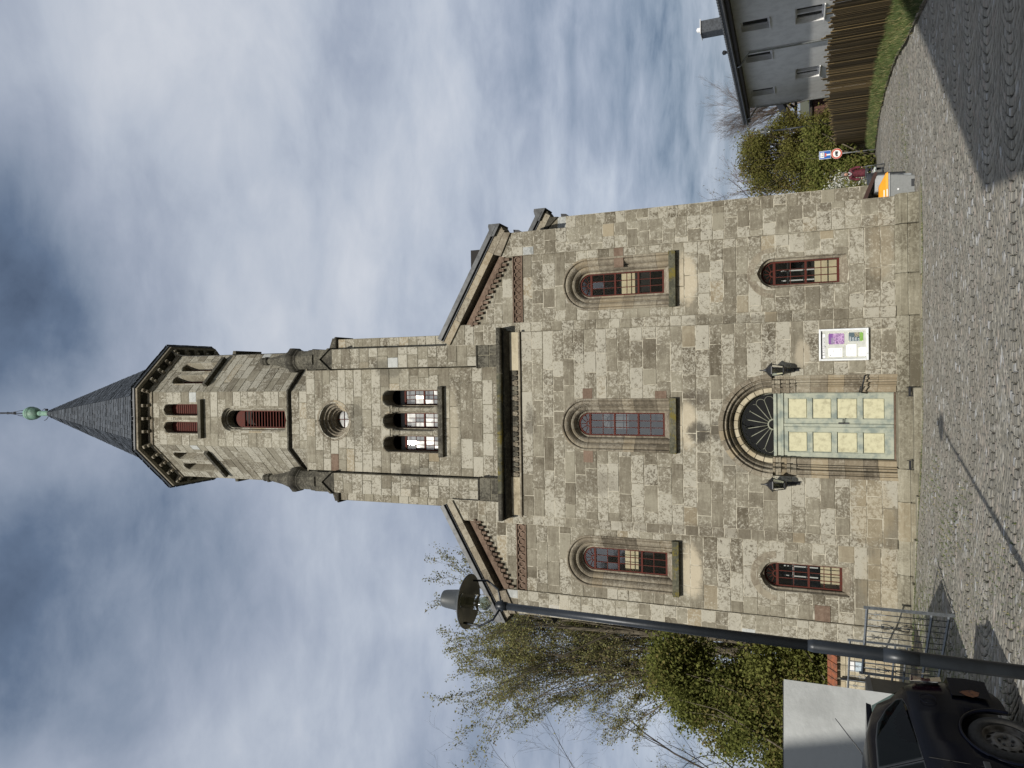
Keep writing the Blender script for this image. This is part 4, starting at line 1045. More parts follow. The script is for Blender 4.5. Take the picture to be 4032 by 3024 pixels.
# spire: rows of slates on eight faces
sp = MB(); g = random.Random(3)
def spr(z):      # apothem at height z
    return float(np.interp(z, [24.80, 25.0, 25.5, 33.0], [2.72, 2.45, 2.02, .125]))
NR = 62
for k in range(8):
    a = R(45 * k); n_ = Vector((math.sin(a), -math.cos(a), 0)); U = Vector((math.cos(a), math.sin(a), 0))
    for r_ in range(NR):
        z0 = 24.80 + (33.0 - 24.80) * r_ / NR; z1 = 24.80 + (33.0 - 24.80) * (r_ + 1.18) / NR; z1 = min(z1, 33.0)
        h0 = spr(z0) * math.tan(R(22.5)); h1 = spr(z1) * math.tan(R(22.5))
        nn = max(2, int(2 * h0 / .145)); dz0 = g.uniform(-.012, .012)
        for j in range(nn):
            t0 = -1 + 2 * j / nn + (g.uniform(-.3, .3) / nn if j else 0); t1 = -1 + 2 * (j + 1) / nn - .04 / nn
            lift = .014 + g.uniform(0, .010); dz = g.uniform(-.010, .010) + dz0
            base = Vector((XC, OCT_Y, 0))
            p = [base + U * (t0 * h0) + n_ * (spr(z0) + lift) + Vector((0, 0, z0 + dz)), base + U * (t1 * h0) + n_ * (spr(z0) + lift) + Vector((0, 0, z0 + dz + g.uniform(-.01, .01))),
                 base + U * (t1 * h1) + n_ * (spr(z1) + .003) + Vector((0, 0, z1)), base + U * (t0 * h1) + n_ * (spr(z1) + .003) + Vector((0, 0, z1))]
            q = [p[0] - n_ * .016, p[1] - n_ * .016]
            sp.add(p + q, [(0, 1, 2, 3), (4, 5, 1, 0)], tint=(g.random(), 0, 0, 1))
def f(b): b.lathe([(spr(z) / math.cos(R(22.5)) - .01, z) for z in (24.80, 25.0, 25.5, 33.0)], (XC, OCT_Y, 0), 8, R(22.5))
spire = part('spire', 'slate', f)
def slate_mat():
    m, nt, b = newmat('slate_tiles')
    at = N(nt, 'ShaderNodeAttribute', attribute_name='tint'); sp_ = N(nt, 'ShaderNodeSeparateColor'); nt.links.new(at.outputs['Color'], sp_.inputs[0])
    tc = N(nt, 'ShaderNodeTexCoord').outputs['Object']
    c = mix(nt, sp_.outputs[0], (.024, .028, .034), (.062, .072, .086))
    c = mix(nt, mth(nt, 'MULTIPLY', nz(nt, tc, 9, 5, .7), .4), c, (.06, .07, .08))
    nt.links.new(c, b.inputs['Base Color']); b.inputs['Roughness'].default_value = .5
    bump(nt, b, nz(nt, tc, 40, 3, .6), .2, .01); return m
M['slates'] = slate_mat()
o = sp.build('slates', M['slates'], spire); o['kind'] = 'stuff'
def f(b): b.lathe([(.13, 32.98), (.115, 33.1), (.105, 33.8)], (XC, OCT_Y, 0), 16, smooth=True)
part('copper_shaft', 'copper', f)
def f(b):
    prof = [(.03, 33.66), (.14, 33.70), (.24, 33.82), (.30, 33.98), (.315, 34.12), (.325, 34.125), (.325, 34.15), (.315, 34.155), (.315, 34.22), (.325, 34.225), (.325, 34.25), (.31, 34.26), (.27, 34.42), (.17, 34.56), (.04, 34.62)]
    b.lathe([(r_ * .92, z) for r_, z in prof], (XC, OCT_Y, 0), 24, smooth=True)
part('copper_ball', 'copper', f)
def f(b):
    X, Y = XC, OCT_Y
    b.tube([(X, Y, 34.6), (X, Y, 37.4)], .022, 6); b.tube([(X - .13, Y, 34.5), (X - .02, Y, 35.7), (X - .06, Y, 37.2)], .012, 5); b.tube([(X + .16, Y, 34.5), (X + .03, Y, 35.6), (X + .02, Y, 37)], .012, 5)
    b.tube([(X - .29, Y - .1, 34.0), (X - .12, Y - .05, 34.9), (X, Y, 35.4)], .006, 4); b.lathe([(.02, 35.2), (.07, 35.3), (.02, 35.45), (.06, 35.8), (.02, 35.9)], (X, Y, 0), 8)
part('finial_rod', 'iron', f)
def f(b):
    b.tube([(XC + .2, OCT_Y - .12, 33.0), (XC + .22, OCT_Y - .16, 33.12), (XC + .14, OCT_Y - .2, 33.2)], .012, 5); b.tube([(XC - .13, OCT_Y - .1, 32.95), (XC - .25, OCT_Y - .15, 33.0), (XC - .3, OCT_Y - .16, 33.12)], .014, 5)
    b.lathe([(.05, -.05), (.05, .06)], (XC + .17, OCT_Y - .14, 33.0), 8)
part('spire_hook', 'iron', f)
# lightning conductor down the right diagonal face
F1 = octf(1)
def f(b):
    pts = [F1.P(hs * .99, 24.75, -.42), F1.P(hs * .97, 24.3, -.1), F1.P(hs * .93, 23.8, -.04), F1.P(hs * .93, 19.0, -.04)]
    b.tube(pts, .008, 4)
    for z in (23.4, 22.4, 21.6, 20.4, 19.4): b.tube([F1.P(hs * .93, z, .0), F1.P(hs * .93, z + .02, -.06)], .012, 4)
part('lightning_conductor', 'lead', f)
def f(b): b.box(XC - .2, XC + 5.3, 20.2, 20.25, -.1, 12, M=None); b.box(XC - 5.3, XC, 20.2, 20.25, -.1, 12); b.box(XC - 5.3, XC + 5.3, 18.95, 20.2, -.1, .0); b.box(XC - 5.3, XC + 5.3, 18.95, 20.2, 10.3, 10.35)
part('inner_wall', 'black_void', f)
# what the panes let one see: parapet boards of the gallery stairs
for u, z0, z1 in ((RWU, 6.60, 6.98), (LWU, 6.60, 6.98), (RWU, 1.60, 2.12), (LWU, 1.60, 2.05)):
    def f(b): b.bbox(u - .55, u + .55, .50, .54, z0, z1, b=.01, M=MW_)
    part('stair_parapet', 'cream', f)
for u, zs_ in ((RWU, (2.3, 2.72)), (LWU, (2.3, 2.66))):
    def f(b):
        for z in zs_: b.box(u - .5, u + .5, .72, .76, z, z + .04, M=MW_)
        for q in range(4): b.box(u - .4 + q * .25, u - .37 + q * .25, .72, .76, 2.1, 2.9, M=MW_)
    part('stair_rail', 'white_paint', f)
def f(b): b.bbox(-.5, .5, 1.0, 1.02, 6.9, 7.7, b=.01, M=MB_)
part('gallery_wall', 'lead', f)
flush_stones()
# ------------------------------------------------------------------ small things on the church front
def text_mesh(s, size, name='lettering', font=None):
    cu = bpy.data.curves.new(name, 'FONT'); cu.body = s; cu.size = size; cu.extrude = .0006; cu.resolution_u = 3
    o = bpy.data.objects.new(name, cu); C.objects.link(o)
    bpy.context.view_layer.update()
    me = bpy.data.meshes.new_from_object(o.evaluated_get(bpy.context.evaluated_depsgraph_get()))
    bpy.data.objects.remove(o); bpy.data.curves.remove(cu); me.name = name; me.materials.clear()
    return me
def flat_text(s, size, o3, U, V, mat, parent, name='lettering', wx=1.0):
    me = text_mesh(s, size, name); me.materials.append(mat)
    Nn = Vector(U).cross(Vector(V)); m = Matrix((Vector(U) * wx, Vector(V), Nn)).transposed().to_4x4(); m.translation = Vector(o3)
    me.transform(m); return link(name, me, parent)
M['alu'] = simple('white_enamel_frame', (.74, .76, .77), .4, .05, 5, bst=0)
M['cork'] = simple('grey_pinboard', (.52, .53, .49), .8, .06, 12, bst=.05)
M['ink'] = simple('black_print', (.02, .025, .03), .6, .1, 5, bst=0)
M['paper'] = simple('white_paper', (.82, .83, .84), .7, .02, 5, bst=0)
M['grey_ink'] = simple('grey_print', (.35, .36, .38), .7, .02, 5, bst=0)
M['magnet'] = simple('cream_magnet', (.72, .72, .55), .5, .02, 5, bst=0)
M['posterblue'] = simple('slate_blue_print', (.075, .115, .135), .5, .05, 5, bst=0)
M['postergreen'] = simple('green_print', (.20, .38, .07), .5, .08, 20, bst=0)
def blossom_print():
    m, nt, b = newmat('lilac_print'); tc = N(nt, 'ShaderNodeTexCoord').outputs['Object']
    n1 = nz(nt, tc, 16, 6, .7, 1.5); n2 = nz(nt, tc, 5, 3, .5)
    sx = N(nt, 'ShaderNodeSeparateXYZ'); nt.links.new(tc, sx.inputs[0])
    c = mix(nt, step(nt, n1, .38, .62), (.15, .07, .20), (.52, .34, .56))
    c = mix(nt, step(nt, mth(nt, 'ADD', sx.outputs[2], mth(nt, 'MULTIPLY', n2, .14)), 1.80, 1.86), c, (.18, .07, .27))
    nt.links.new(c, b.inputs['Base Color']); b.inputs['Roughness'].default_value = .5; return m
M['lilac'] = blossom_print()
nb = empty('notice_board', (.63, 18.49, 1.52), 0, 'white framed parish notice case with lilac poster, on the wall right of the door', 'notice board')
bx0, bx1, bz0, bz1 = .258, 1.012, .985, 2.050
def B_(name, mat, fn, parent=None): 
    b = MB(); fn(b); return b.build(name, M[mat], parent or nb)
def f(b):
    b.bbox(bx0, bx1, 18.42, 18.49, bz1 - .045, bz1, b=.008); b.bbox(bx0, bx1, 18.42, 18.49, bz0, bz0 + .045, b=.008)
    b.bbox(bx0, bx0 + .045, 18.421, 18.489, bz0 + .045, bz1 - .045, b=.008); b.bbox(bx1 - .045, bx1, 18.421, 18.489, bz0 + .045, bz1 - .045, b=.008)
B_('frame', 'alu', f)
B_('backboard', 'cork', lambda b: b.box(bx0 + .04, bx1 - .04, 18.468, 18.48, bz0 + .04, bz1 - .04))
def U_(u): return bx0 + u * (bx1 - bx0)
def V_(v): return bz1 - v * (bz1 - bz0)
def card(name, mat, u0, u1, v0, v1, y=18.464, parent=None):
    return B_(name, mat, lambda b: b.box(U_(u0), U_(u1), y, y + .003, V_(v1), V_(v0)), parent)
card('black_strip', 'ink', .07, .90, .050, .072)
ti = card('title_strip', 'paper', .09, .84, .072, .128)
flat_text('Ev.Kirchgemeinde', .072, (U_(.155), 18.4625, V_(.121)), (1, 0, 0), (0, 0, 1), M['ink'], ti, wx=.86)
po = card('poster', 'lilac', .515, .854, .196, .516); po['label'] = 'lilac blossom poster'
for k in range(6): card('text_line', 'grey_ink', .535 , .535 + .2 - .015 * (k % 3), .25 + k * .012, .255 + k * .012, 18.462, po)
po = card('poster', 'posterblue', .60, .87, .605, .892); po['label'] = 'dark blue and green poster'
card('green_band', 'postergreen', .60, .87, .822, .892, 18.462, po)
M['statue_print'] = simple('figure_print', (.35, .32, .22), .5, .3, 60, bst=0, col2=(.03, .03, .03))
card('picture', 'statue_print', .735, .87, .72, .822, 18.4615, po)
for k, s in enumerate(('PAU', 'LIN', 'ZEL', 'LA')): flat_text(s, .052, (U_(.612), 18.461, V_(.652 + k * .055)), (1, 0, 0), (0, 0, 1), M['paper'], po)
for u0, u1, v0, v1, rows in ((.12, .40, .19, .477, 7), (.126, .50, .55, .758, 6), (.126, .41, .797, .948, 4)):
    p_ = card('paper_notice', 'paper', u0, u1, v0, v1)
    for k in range(rows):
        v = v0 + (v1 - v0) * (k + .8) / (rows + 1)
        for a, c in ((.15, .42), (.5, .85)):
            if rnd.random() < .8: card('text_line', 'grey_ink', u0 + (u1 - u0) * a, u0 + (u1 - u0) * (a + (c - a) * rnd.uniform(.4, 1)), v, v + .005, 18.4625, p_)
    if rows == 7:
        for u, v in ((.165, .235), (.335, .44)):
            b = MB(); b.add([(U_(u) + .012 * math.cos(i * .524), 18.4625, V_(v) + .012 * math.sin(i * .524)) for i in range(12)], [tuple(range(12))]); b.build('seal', M['grey_ink'], p_)
for u, v in ((.515, .2), (.854, .2), (.515, .515), (.854, .515), (.60, .605), (.87, .605), (.60, .89), (.87, .89), (.12, .19), (.4, .19), (.12, .475), (.4, .475), (.13, .55), (.5, .55), (.13, .757), (.5, .757), (.4, .8), (.4, .945)):
    b = MB(); b.lathe([(.013, 0), (.013, .006), (.009, .009)], n=10, M=Matrix.Translation((U_(u), 18.461, V_(v))) @ Matrix.Rotation(R(90), 4, 'X')); b.build('magnet', M['magnet'], nb)
for u, v in ((.81, .975), (.21, .975), (.12, .935)):
    b = MB(); b.lathe([(.008, 0), (.008, .006)], n=8, M=Matrix.Translation((U_(u), 18.419, V_(v))) @ Matrix.Rotation(R(90), 4, 'X')); b.build('lock', M['iron'], nb)

M['lampglass'] = glass_mat('lantern_glass', (.28, .29, .24), .05, .1)
def lantern(x, label):
    L = empty('wall_lantern', (x, 18.14, 2.84), 0, label, 'lantern', 'lanterns either side of the church door')
    o = (x, 18.14, 0)
    b = MB(); b.lathe([(.185, 3.10), (.18, 3.12), (.11, 3.19), (.05, 3.235), (.035, 3.26), (.015, 3.30), (.012, 3.38), (.003, 3.39)], o, 6, 0); b.build('lantern_roof', M['iron'], L)
    b = MB(); b.lathe([(.142, 3.095), (.098, 2.86)], o, 6, 0, cap=False); b.build('lantern_glass', M['lampglass'], L)
    for k in range(6):
        a = R(60 * k); b = MB(); b.tube([(x + .145 * math.cos(a), 18.14 + .145 * math.sin(a), 3.10), (x + .10 * math.cos(a), 18.14 + .10 * math.sin(a), 2.855)], .010, 5); b.build('lantern_rib', M['iron'], L)
    b = MB(); b.lathe([(.11, 2.86), (.11, 2.83), (.06, 2.80), (.02, 2.78)], o, 6, 0); b.build('lantern_base', M['iron'], L)
    b = MB(); b.tube([(x, 18.14, 2.80), (x, 18.16, 2.70), (x, 18.25, 2.63), (x, 18.38, 2.62), (x, 18.49, 2.66)], .013, 6); b.tube([(x, 18.20, 2.66), (x, 18.28, 2.74), (x, 18.36, 2.74), (x, 18.40, 2.68), (x, 18.36, 2.64)], .009, 5)
    b.bbox(x - .035, x + .035, 18.475, 18.497, 2.50, 2.80, b=.006); b.build('bracket', M['iron'], L)
lantern(.055, 'black wall lantern right of the church door, beside the notice case')
lantern(-2.70, 'black wall lantern left of the church door, above bare wall')
hr = empty('hand_rail', (-.25, 18.5, 1.0), 0, 'short black iron grab rail on the right jamb of the church door', 'handrail')
b = MB(); b.tube([(-.50, 18.98, 1.17), (-.50, 18.72, 1.17), (-.36, 18.62, 1.15)], .014, 6); b.build('upper_arm', M['iron'], hr)
b = MB(); b.tube([(-.10, 18.50, 1.06), (-.10, 18.34, 1.08), (-.30, 18.40, 1.12), (-.50, 18.62, 1.14), (-.52, 18.76, 1.0)], .018, 8); b.build('grip', M['iron'], hr)
def scraper(x, label):
    o = empty('boot_scraper', (x, 18.30, .10), 0, label, 'boot scraper', 'boot scrapers at the ends of the doorstep')
    b = MB(); b.bbox(x - .10, x + .10, 18.29, 18.30, .15, .20, b=.003); b.build('blade', M['iron'], o)
    for s in (-1, 1): b = MB(); b.bbox(x + s * .10 - .008, x + s * .10 + .008, 18.28, 18.31, .08, .24, b=.003); b.build('post', M['iron'], o)
scraper(-.48, 'small black iron boot scraper at the right end of the doorstep')
scraper(-2.15, 'small black iron boot scraper at the left end of the doorstep')

# ------------------------------------------------------------------ street lamps
M['post'] = simple('anthracite_paint', (.022, .027, .034), .42, .1, 6, bst=.08, met=.2)
M['hat'] = simple('grey_enamel', (.060, .066, .068), .45, .1, 6, bst=.05)
M['hat_in'] = simple('hat_underside', (.26, .24, .18), .5, .15, 6, bst=.05)
M['bulb'] = glass_mat('bulb_glass', (.72, .74, .62), .12, .05)
def street_lamp(x, y, zg, H, label, sc=1.0, lean=0.0):
    L = empty('street_lamp', (x, y, zg), 0, label, 'street lamp', 'grey street lamps with flat hats')
    def P(dx, z, dy=0.0): return (x + dx + lean * z, y + dy, zg + z)
    hz = H
    b = MB(); b.tube([P(0, -.1), P(0, 1.94), P(0, 1.99)], [.056, .055, .045], 16); b.build('lower_pole', M['post'], L)
    b = MB(); b.tube([P(0, 1.97), P(0, hz - .62)], [.045, .034], 16); b.build('upper_pole', M['post'], L)
    b = MB(); b.tube([P(0, 1.16), P(0, 1.42)], [.0575, .0575], 16); b.build('service_hatch', M['post'], L)
    b = MB(); b.tube([P(0, hz - .70), P(0, hz - .60), P(0, hz - .59)], [.044, .044, .03], 12); b.tube([P(-.055, hz - .65), P(.055, hz - .65)], .012, 6); b.build('collar', M['post'], L)
    cx, cz = x + lean * hz, zg + hz
    b = MB(); b.lathe([(.082, .0), (.09, -.03), (.105, -.17), (.13, -.205), (.27 * sc, -.275), (.272 * sc, -.285)], (cx, y, cz), 40, cap=False, smooth=True); b.lathe([(.001, .025), (.05, .018), (.082, .0)], (cx, y, cz), 40, cap=False, smooth=True); b.build('lamp_hat', M['hat'], L)
    b = MB(); b.lathe([(.268 * sc, -.287), (.10, -.215), (.07, -.20), (.001, -.20)], (cx, y, cz), 40, cap=False, smooth=True); b.build('reflector', M['hat_in'], L)
    b = MB()
    pr = []
    for k in range(8): pr += [(.075, -.215 - k * .022), (.062, -.226 - k * .022)]
    pr += [(.080, -.40), (.088, -.44), (.070, -.50), (.02, -.53)]
    b.lathe(pr, (cx, y, cz), 20, cap=False, smooth=True); b.build('bulb', M['bulb'], L)
    for s in (-1, 1):
        b = MB(); b.tube([(cx + s * .25 * sc * .71, y + s * .25 * sc * .5, cz - .28), (cx + s * .20, y + s * .1, cz - .45), (cx + s * .13, y + s * .07, cz - .58), (cx + s * .02, y, cz - .64)], .0115, 6); b.build('arm', M['post'], L)
gl = float(gz(-2.33, 6.5))
street_lamp(-2.345, 6.5, gl, 5.955 - gl, 'tall dark street lamp in the foreground with wide grey hat, in front of the church', lean=.011)
gl = float(gz(13.0, 40.8))
street_lamp(13.0, 40.8, gl, 5.5, 'distant thin street lamp standing at the wooden fence near the white house', sc=.85)

# ------------------------------------------------------------------ fence, verge, signs
M['board'] = simple('weathered_fence_wood', (.155, .115, .05), .85, .25, 6, bst=.5, col2=(.07, .05, .022))
def board_mat():
    m, nt, b = newmat('fence_boards'); tc = N(nt, 'ShaderNodeTexCoord').outputs['Object']
    oi = N(nt, 'ShaderNodeObjectInfo')
    n1 = nz(nt, tc, 6, 6, .7, 0, (6, 6, .6)); v = mth(nt, 'ADD', mth(nt, 'MULTIPLY', oi.outputs['Random'], .5), mth(nt, 'MULTIPLY', n1, .6))
    c = mix(nt, step(nt, v, .2, .9), (.075, .052, .022), (.19, .135, .06))
    nt.links.new(c, b.inputs['Base Color']); b.inputs['Roughness'].default_value = .85
    bump(nt, b, n1, .4, .01); return m
M['boards'] = board_mat()
_fy = [14.0, 21.0, 27.0, 30.0, 37.6, 50.0]
_fx = [9.1, 9.9, 10.45, 10.6, 11.35, 12.85]
_ft = [1.75, 1.56, 1.48, 1.33, .81, -.44]
_fb = [.12, -.12, -.21, -.33, -.82, -1.8]
fence = empty('board_fence', (10.3, 27, -.1), 0, 'long brown fence of uneven upright wooden boards along the grass verge', 'fence')
rf = random.Random(9); y = 15.0; nb_ = 0
while y < 50 and nb_ < 298:
    x = float(np.interp(y, _fy, _fx)); zt = float(np.interp(y, _fy, _ft)) + rf.choice((0, 0, .05, .12, .2)) * rf.random() + rf.uniform(-.1, .06); zb = float(np.interp(y, _fy, _fb)) - .15
    w_ = rf.uniform(.085, .14); off = rf.choice((0, 0, .015))
    b = MB(); q = Matrix.Translation((x + off, y, 0)) @ Matrix.Rotation(math.atan2(-.09, 1) + rf.uniform(-.12, .12), 4, 'Z') @ Matrix.Rotation(rf.uniform(-.02, .02), 4, 'X')
    b.bbox(-.012, .012, -w_ / 2, w_ / 2, zb, zt, b=.004, M=q); o = b.build('board', M['boards'], fence); nb_ += 1
    y += w_ + rf.uniform(.001, .007)
for dz in (.35, 1.15):
    b = MB(); b.tube([(float(np.interp(yy, _fy, _fx)) + .07, yy, float(np.interp(yy, _fy, _fb)) + dz * (1 if yy < 40 else .9)) for yy in np.arange(15, 50.1, 2.5)], .035, 4, smooth=False); b.build('rail', M['board'], fence)

# verge between road edge and fence
vy = np.arange(13, 52, .75); tt = np.linspace(0, 1, 8)
def verge_pt(y, t):
    xe = float(edge(y)); xf = float(np.interp(y, _fy, _fx)) + 1.2
    x = xe + (xf - xe) * t; ze = float(gz(xe, y)); zf = float(np.interp(y, _fy, _fb)) + .04
    tm = (float(np.interp(y, _fy, _fx)) - xe) / (xf - xe)
    s = min(1, t / tm) ; s = s * s * (3 - 2 * s)
    return (x, y, ze + (zf - ze) * s + .02 * math.sin(y * 3 + t * 5))
vs = [verge_pt(y_, t) for y_ in vy for t in tt]
me = bpy.data.meshes.new('grass_verge'); me.from_pydata(vs, [], [(j * 8 + i, j * 8 + i + 1, (j + 1) * 8 + i + 1, (j + 1) * 8 + i) for j in range(len(vy) - 1) for i in range(7)]); me.materials.append(M['earth']); me.update()
o = bpy.data.objects.new('grass_verge', me); C.objects.link(o); o['kind'] = 'structure'
def fast_mesh(name, V, k, mats, tint=None, mi=None, smooth=False):
    n = len(V) // k
    me = bpy.data.meshes.new(name); me.vertices.add(len(V)); me.vertices.foreach_set('co', np.asarray(V, dtype=np.float32).ravel())
    me.loops.add(len(V)); me.loops.foreach_set('vertex_index', np.arange(len(V), dtype=np.int32))
    me.polygons.add(n); me.polygons.foreach_set('loop_start', (np.arange(n) * k).astype(np.int32))
    for m in (mats if isinstance(mats, list) else [mats]): me.materials.append(m)
    if tint is not None:
        a = me.attributes.new('tint', 'FLOAT_COLOR', 'FACE'); a.data.foreach_set('color', tint.astype(np.float32).ravel())
    if mi is not None: me.polygons.foreach_set('material_index', mi.astype(np.int32))
    me.update(calc_edges=True); return me
g = np.random.default_rng(3)
def blades(n, ptf, h, w, seed):
    g = np.random.default_rng(seed); out = []
    for i in range(n):
        x, y_, z = ptf(g); hh = h * g.uniform(.5, 1.3); a = g.uniform(0, 6.28); ww = w * g.uniform(.7, 1.3); lx, ly = g.normal(0, .35, 2) * hh
        out += [(x - ww * math.cos(a), y_ - ww * math.sin(a), z - .01), (x + ww * math.cos(a), y_ + ww * math.sin(a), z - .01), (x + lx, y_ + ly, z + hh)]
    return out
def vp(g):
    y_ = 14 + 36 * g.random() ** 1.15; t = g.uniform(0, .85); return verge_pt(y_, t)
b1 = blades(42000, vp, .20, .011, 1)
mi = (g.random(42000) < .16).astype(int)
o = link('grass', fast_mesh('grass', b1, 3, [M['grass'], M['straw']], mi=mi)); o['kind'] = 'stuff'
def weeds(g):
    k = g.random()
    if k < .35: x = g.uniform(-6.4, 4.3); y_ = 18.08 + abs(g.normal(0, .05)) * -1; 
    elif k < .55: x = g.uniform(4.6, 7.6); y_ = g.uniform(20.9, 25.5)
    else: x = -2.2 - abs(g.normal(0, 2.0)); y_ = g.uniform(8.5, 17.5)
    c = .5 + .5 * math.sin(x * 2.3 + 1.7 * math.sin(y_ * 1.9))
    if k >= .35 and c < .55: x += .6; 
    x = round(x / .128) * .128 + g.normal(0, .012) if k > .55 else x
    return x, y_, float(gz(x, y_)) + .02
o = link('weeds', fast_mesh('weeds', blades(9000, weeds, .032, .008, 12), 3, [M['grass'], M['straw']], mi=(g.random(9000) < .2).astype(int))); o['kind'] = 'stuff'
for y_ in np.arange(14, 46, .9):
    x0 = float(edge(y_)); x1 = float(edge(y_ + .86)); z0 = float(gz(x0, y_)); z1 = float(gz(x1, y_ + .86))
    b = MB(); b.add([(x0, y_, z0 - .1), (x0 + .09, y_, z0 - .1), (x0 + .09, y_, z0 + .06), (x0, y_, z0 + .06), (x1, y_ + .86, z1 - .1), (x1 + .09, y_ + .86, z1 - .1), (x1 + .09, y_ + .86, z1 + .06), (x1, y_ + .86, z1 + .06)],
                    [(0, 1, 2, 3), (7, 6, 5, 4), (0, 4, 5, 1), (1, 5, 6, 2), (2, 6, 7, 3), (3, 7, 4, 0)], tint=rt(.4, .3)); b.build('edging_stone', M['trim'], street)

M['galv'] = simple('galvanised_steel', (.42, .44, .45), .4, .08, 12, met=.6, bst=.03)
M['sign_blue'] = simple('sign_blue', (.015, .11, .42), .4, .03, 5, bst=0)
M['sign_white'] = simple('sign_white', (.78, .79, .78), .4, .03, 5, bst=0)
M['sign_red'] = simple('sign_red', (.52, .10, .06), .4, .05, 5, bst=0)
sx, sy = 10.85, 39.0; gz0 = float(gz(sx, sy))
sg = empty('road_sign', (sx, sy, gz0), 0, 'grey sign post carrying a blue dead end sign over a round no lorries sign', 'road sign')
b = MB(); b.tube([(sx, sy, gz0 - .1), (sx, sy, 1.43)], .032, 10); b.build('post', M['galv'], sg)
FS = Frame((sx - .0, sy - .06, 0), (.97, -.26, 0), (-.26, -.97, 0)); MS = FM(FS)
b = MB(); b.bbox(-.195, .195, 0, .012, .87, 1.40, b=.004, M=MS); pl = b.build('sign_plate', M['sign_white'], sg)
b = MB(); b.box(-.18, .18, -.003, 0, .885, 1.385, M=MS); b.build('blue_field', M['sign_blue'], pl)
b = MB(); b.box(-.035, .035, -.006, -.003, .885, 1.13, M=MS); b.build('white_bar', M['sign_white'], pl)
b = MB(); b.box(-.085, .085, -.009, -.006, 1.07, 1.14, M=MS); b.build('red_bar', M['sign_red'], pl)
b = MB(); b.box(-.13, .13, -.006, -.003, 1.17, 1.35, M=MS); b.build('white_panel', M['sign_white'], pl)
def f(b):
    b.tube([FS.P(-.07, 1.19, -.009), FS.P(-.055, 1.25, -.009), FS.P(-.05, 1.30, -.009)], .008, 4); b.tube([FS.P(-.03, 1.19, -.009), FS.P(-.05, 1.25, -.009)], .007, 4); b.lathe([(.011, -.004), (.011, .004)], n=8, M=Matrix.Translation(FS.P(-.05, 1.325, -.009)) @ Matrix.Rotation(R(90), 4, 'X'))
    for c_ in (.03, .09): b.tube([FS.P(c_ + .02 * math.cos(i * .785), 1.225 + .02 * math.sin(i * .785), -.009) for i in range(9)], .004, 4)
    b.tube([FS.P(.03, 1.225, -.009), FS.P(.055, 1.26, -.009), FS.P(.09, 1.225, -.009), FS.P(.078, 1.275, -.009)], .004, 4)
b = MB(); f(b); b.build('pictogram', M['ink'], pl)
def disc(b, r0, z, d0, d1, n=32): b.prism([(r0 * math.cos(2 * math.pi * i / n), z + r0 * math.sin(2 * math.pi * i / n)) for i in range(n)], d0, d1, FS.P)
b = MB(); disc(b, .25, .60, 0, .012); rs_ = b.build('round_sign', M['sign_white'], sg)
b = MB(); disc(b, .243, .60, -.003, -.0005); b.build('red_ring', M['sign_red'], rs_)
b = MB(); disc(b, .175, .60, -.006, -.0035); b.build('white_disc', M['sign_white'], rs_)
def f(b):
    b.box(-.055, .11, -.009, -.0065, .585, .67, M=MS); b.box(-.12, -.062, -.009, -.0065, .585, .645, M=MS); b.box(-.12, .11, -.009, -.0065, .565, .583, M=MS)
    for c_ in (-.09, .03, .075): b.prism([(c_ + .022 * math.cos(i * .628), .558 + .022 * math.sin(i * .628)) for i in range(10)], -.009, -.0065, FS.P)
b = MB(); f(b); b.build('lorry_pictogram', M['ink'], rs_)

# ------------------------------------------------------------------ white house on the right
M['render'] = simple('white_render', (.76, .76, .745), .9, .06, 2, bst=.5)
M['dark_wood'] = simple('dark_stained_wood', (.03, .022, .016), .7, .2, 8, bst=.2)
M['pvc'] = simple('white_window_plastic', (.72, .72, .72), .45, .03, 5, bst=0)
M['brownwood'] = simple('red_brown_boards', (.10, .045, .03), .75, .25, 8, bst=.3)
hs_ = empty('white_house', (16, 36, -.5), 0, 'white rendered house with dark flat eaves and small windows behind the wooden fence', 'house')
def H_(name, mat, fn, parent=None, **k):
    b = MB(); fn(b, **k); return b.build(name, M[mat], parent or hs_)
wins = [(34.2, 35.2, 3.56, 4.80), (37.8, 38.75, 3.56, 4.80), (42.6, 43.55, 3.58, 4.82), (33.9, 35.4, 1.26, 2.45), (40.6, 42.0, 1.28, 2.46)]
def f(b):
    ys_ = sorted({27.0, 45.4} | {w[0] for w in wins} | {w[1] for w in wins}); zs_ = sorted({-2.0, 5.05} | {w[2] for w in wins} | {w[3] for w in wins})
    for i in range(len(ys_) - 1):
        for j in range(len(zs_) - 1):
            yc, zc = (ys_[i] + ys_[i + 1]) / 2, (zs_[j] + zs_[j + 1]) / 2
            if any(w[0] < yc < w[1] and w[2] < zc < w[3] for w in wins): continue
            b.quad((16, ys_[i + 1], zs_[j]), (16, ys_[i], zs_[j]), (16, ys_[i], zs_[j + 1]), (16, ys_[i + 1], zs_[j + 1]))
    for y0, y1, z0, z1 in wins:
        b.quad((16, y0, z0), (16.30, y0, z0), (16.30, y0, z1), (16, y0, z1)); b.quad((16, y1, z0), (16, y1, z1), (16.30, y1, z1), (16.30, y1, z0))
        b.quad((16, y0, z1), (16.30, y0, z1), (16.30, y1, z1), (16, y1, z1)); b.quad((16, y0, z0), (16, y1, z0), (16.30, y1, z0), (16.30, y0, z0))
    b.quad((16, 45.4, -2), (16, 45.4, 5.05), (25, 45.4, 5.05), (25, 45.4, -2)); b.quad((16, 27, -2), (25, 27, -2), (25, 27, 5.05), (16, 27, 5.05)); b.quad((25, 27, -2), (25, 45.4, -2), (25, 45.4, 5.05), (25, 27, 5.05))
H_('wall', 'render', f)
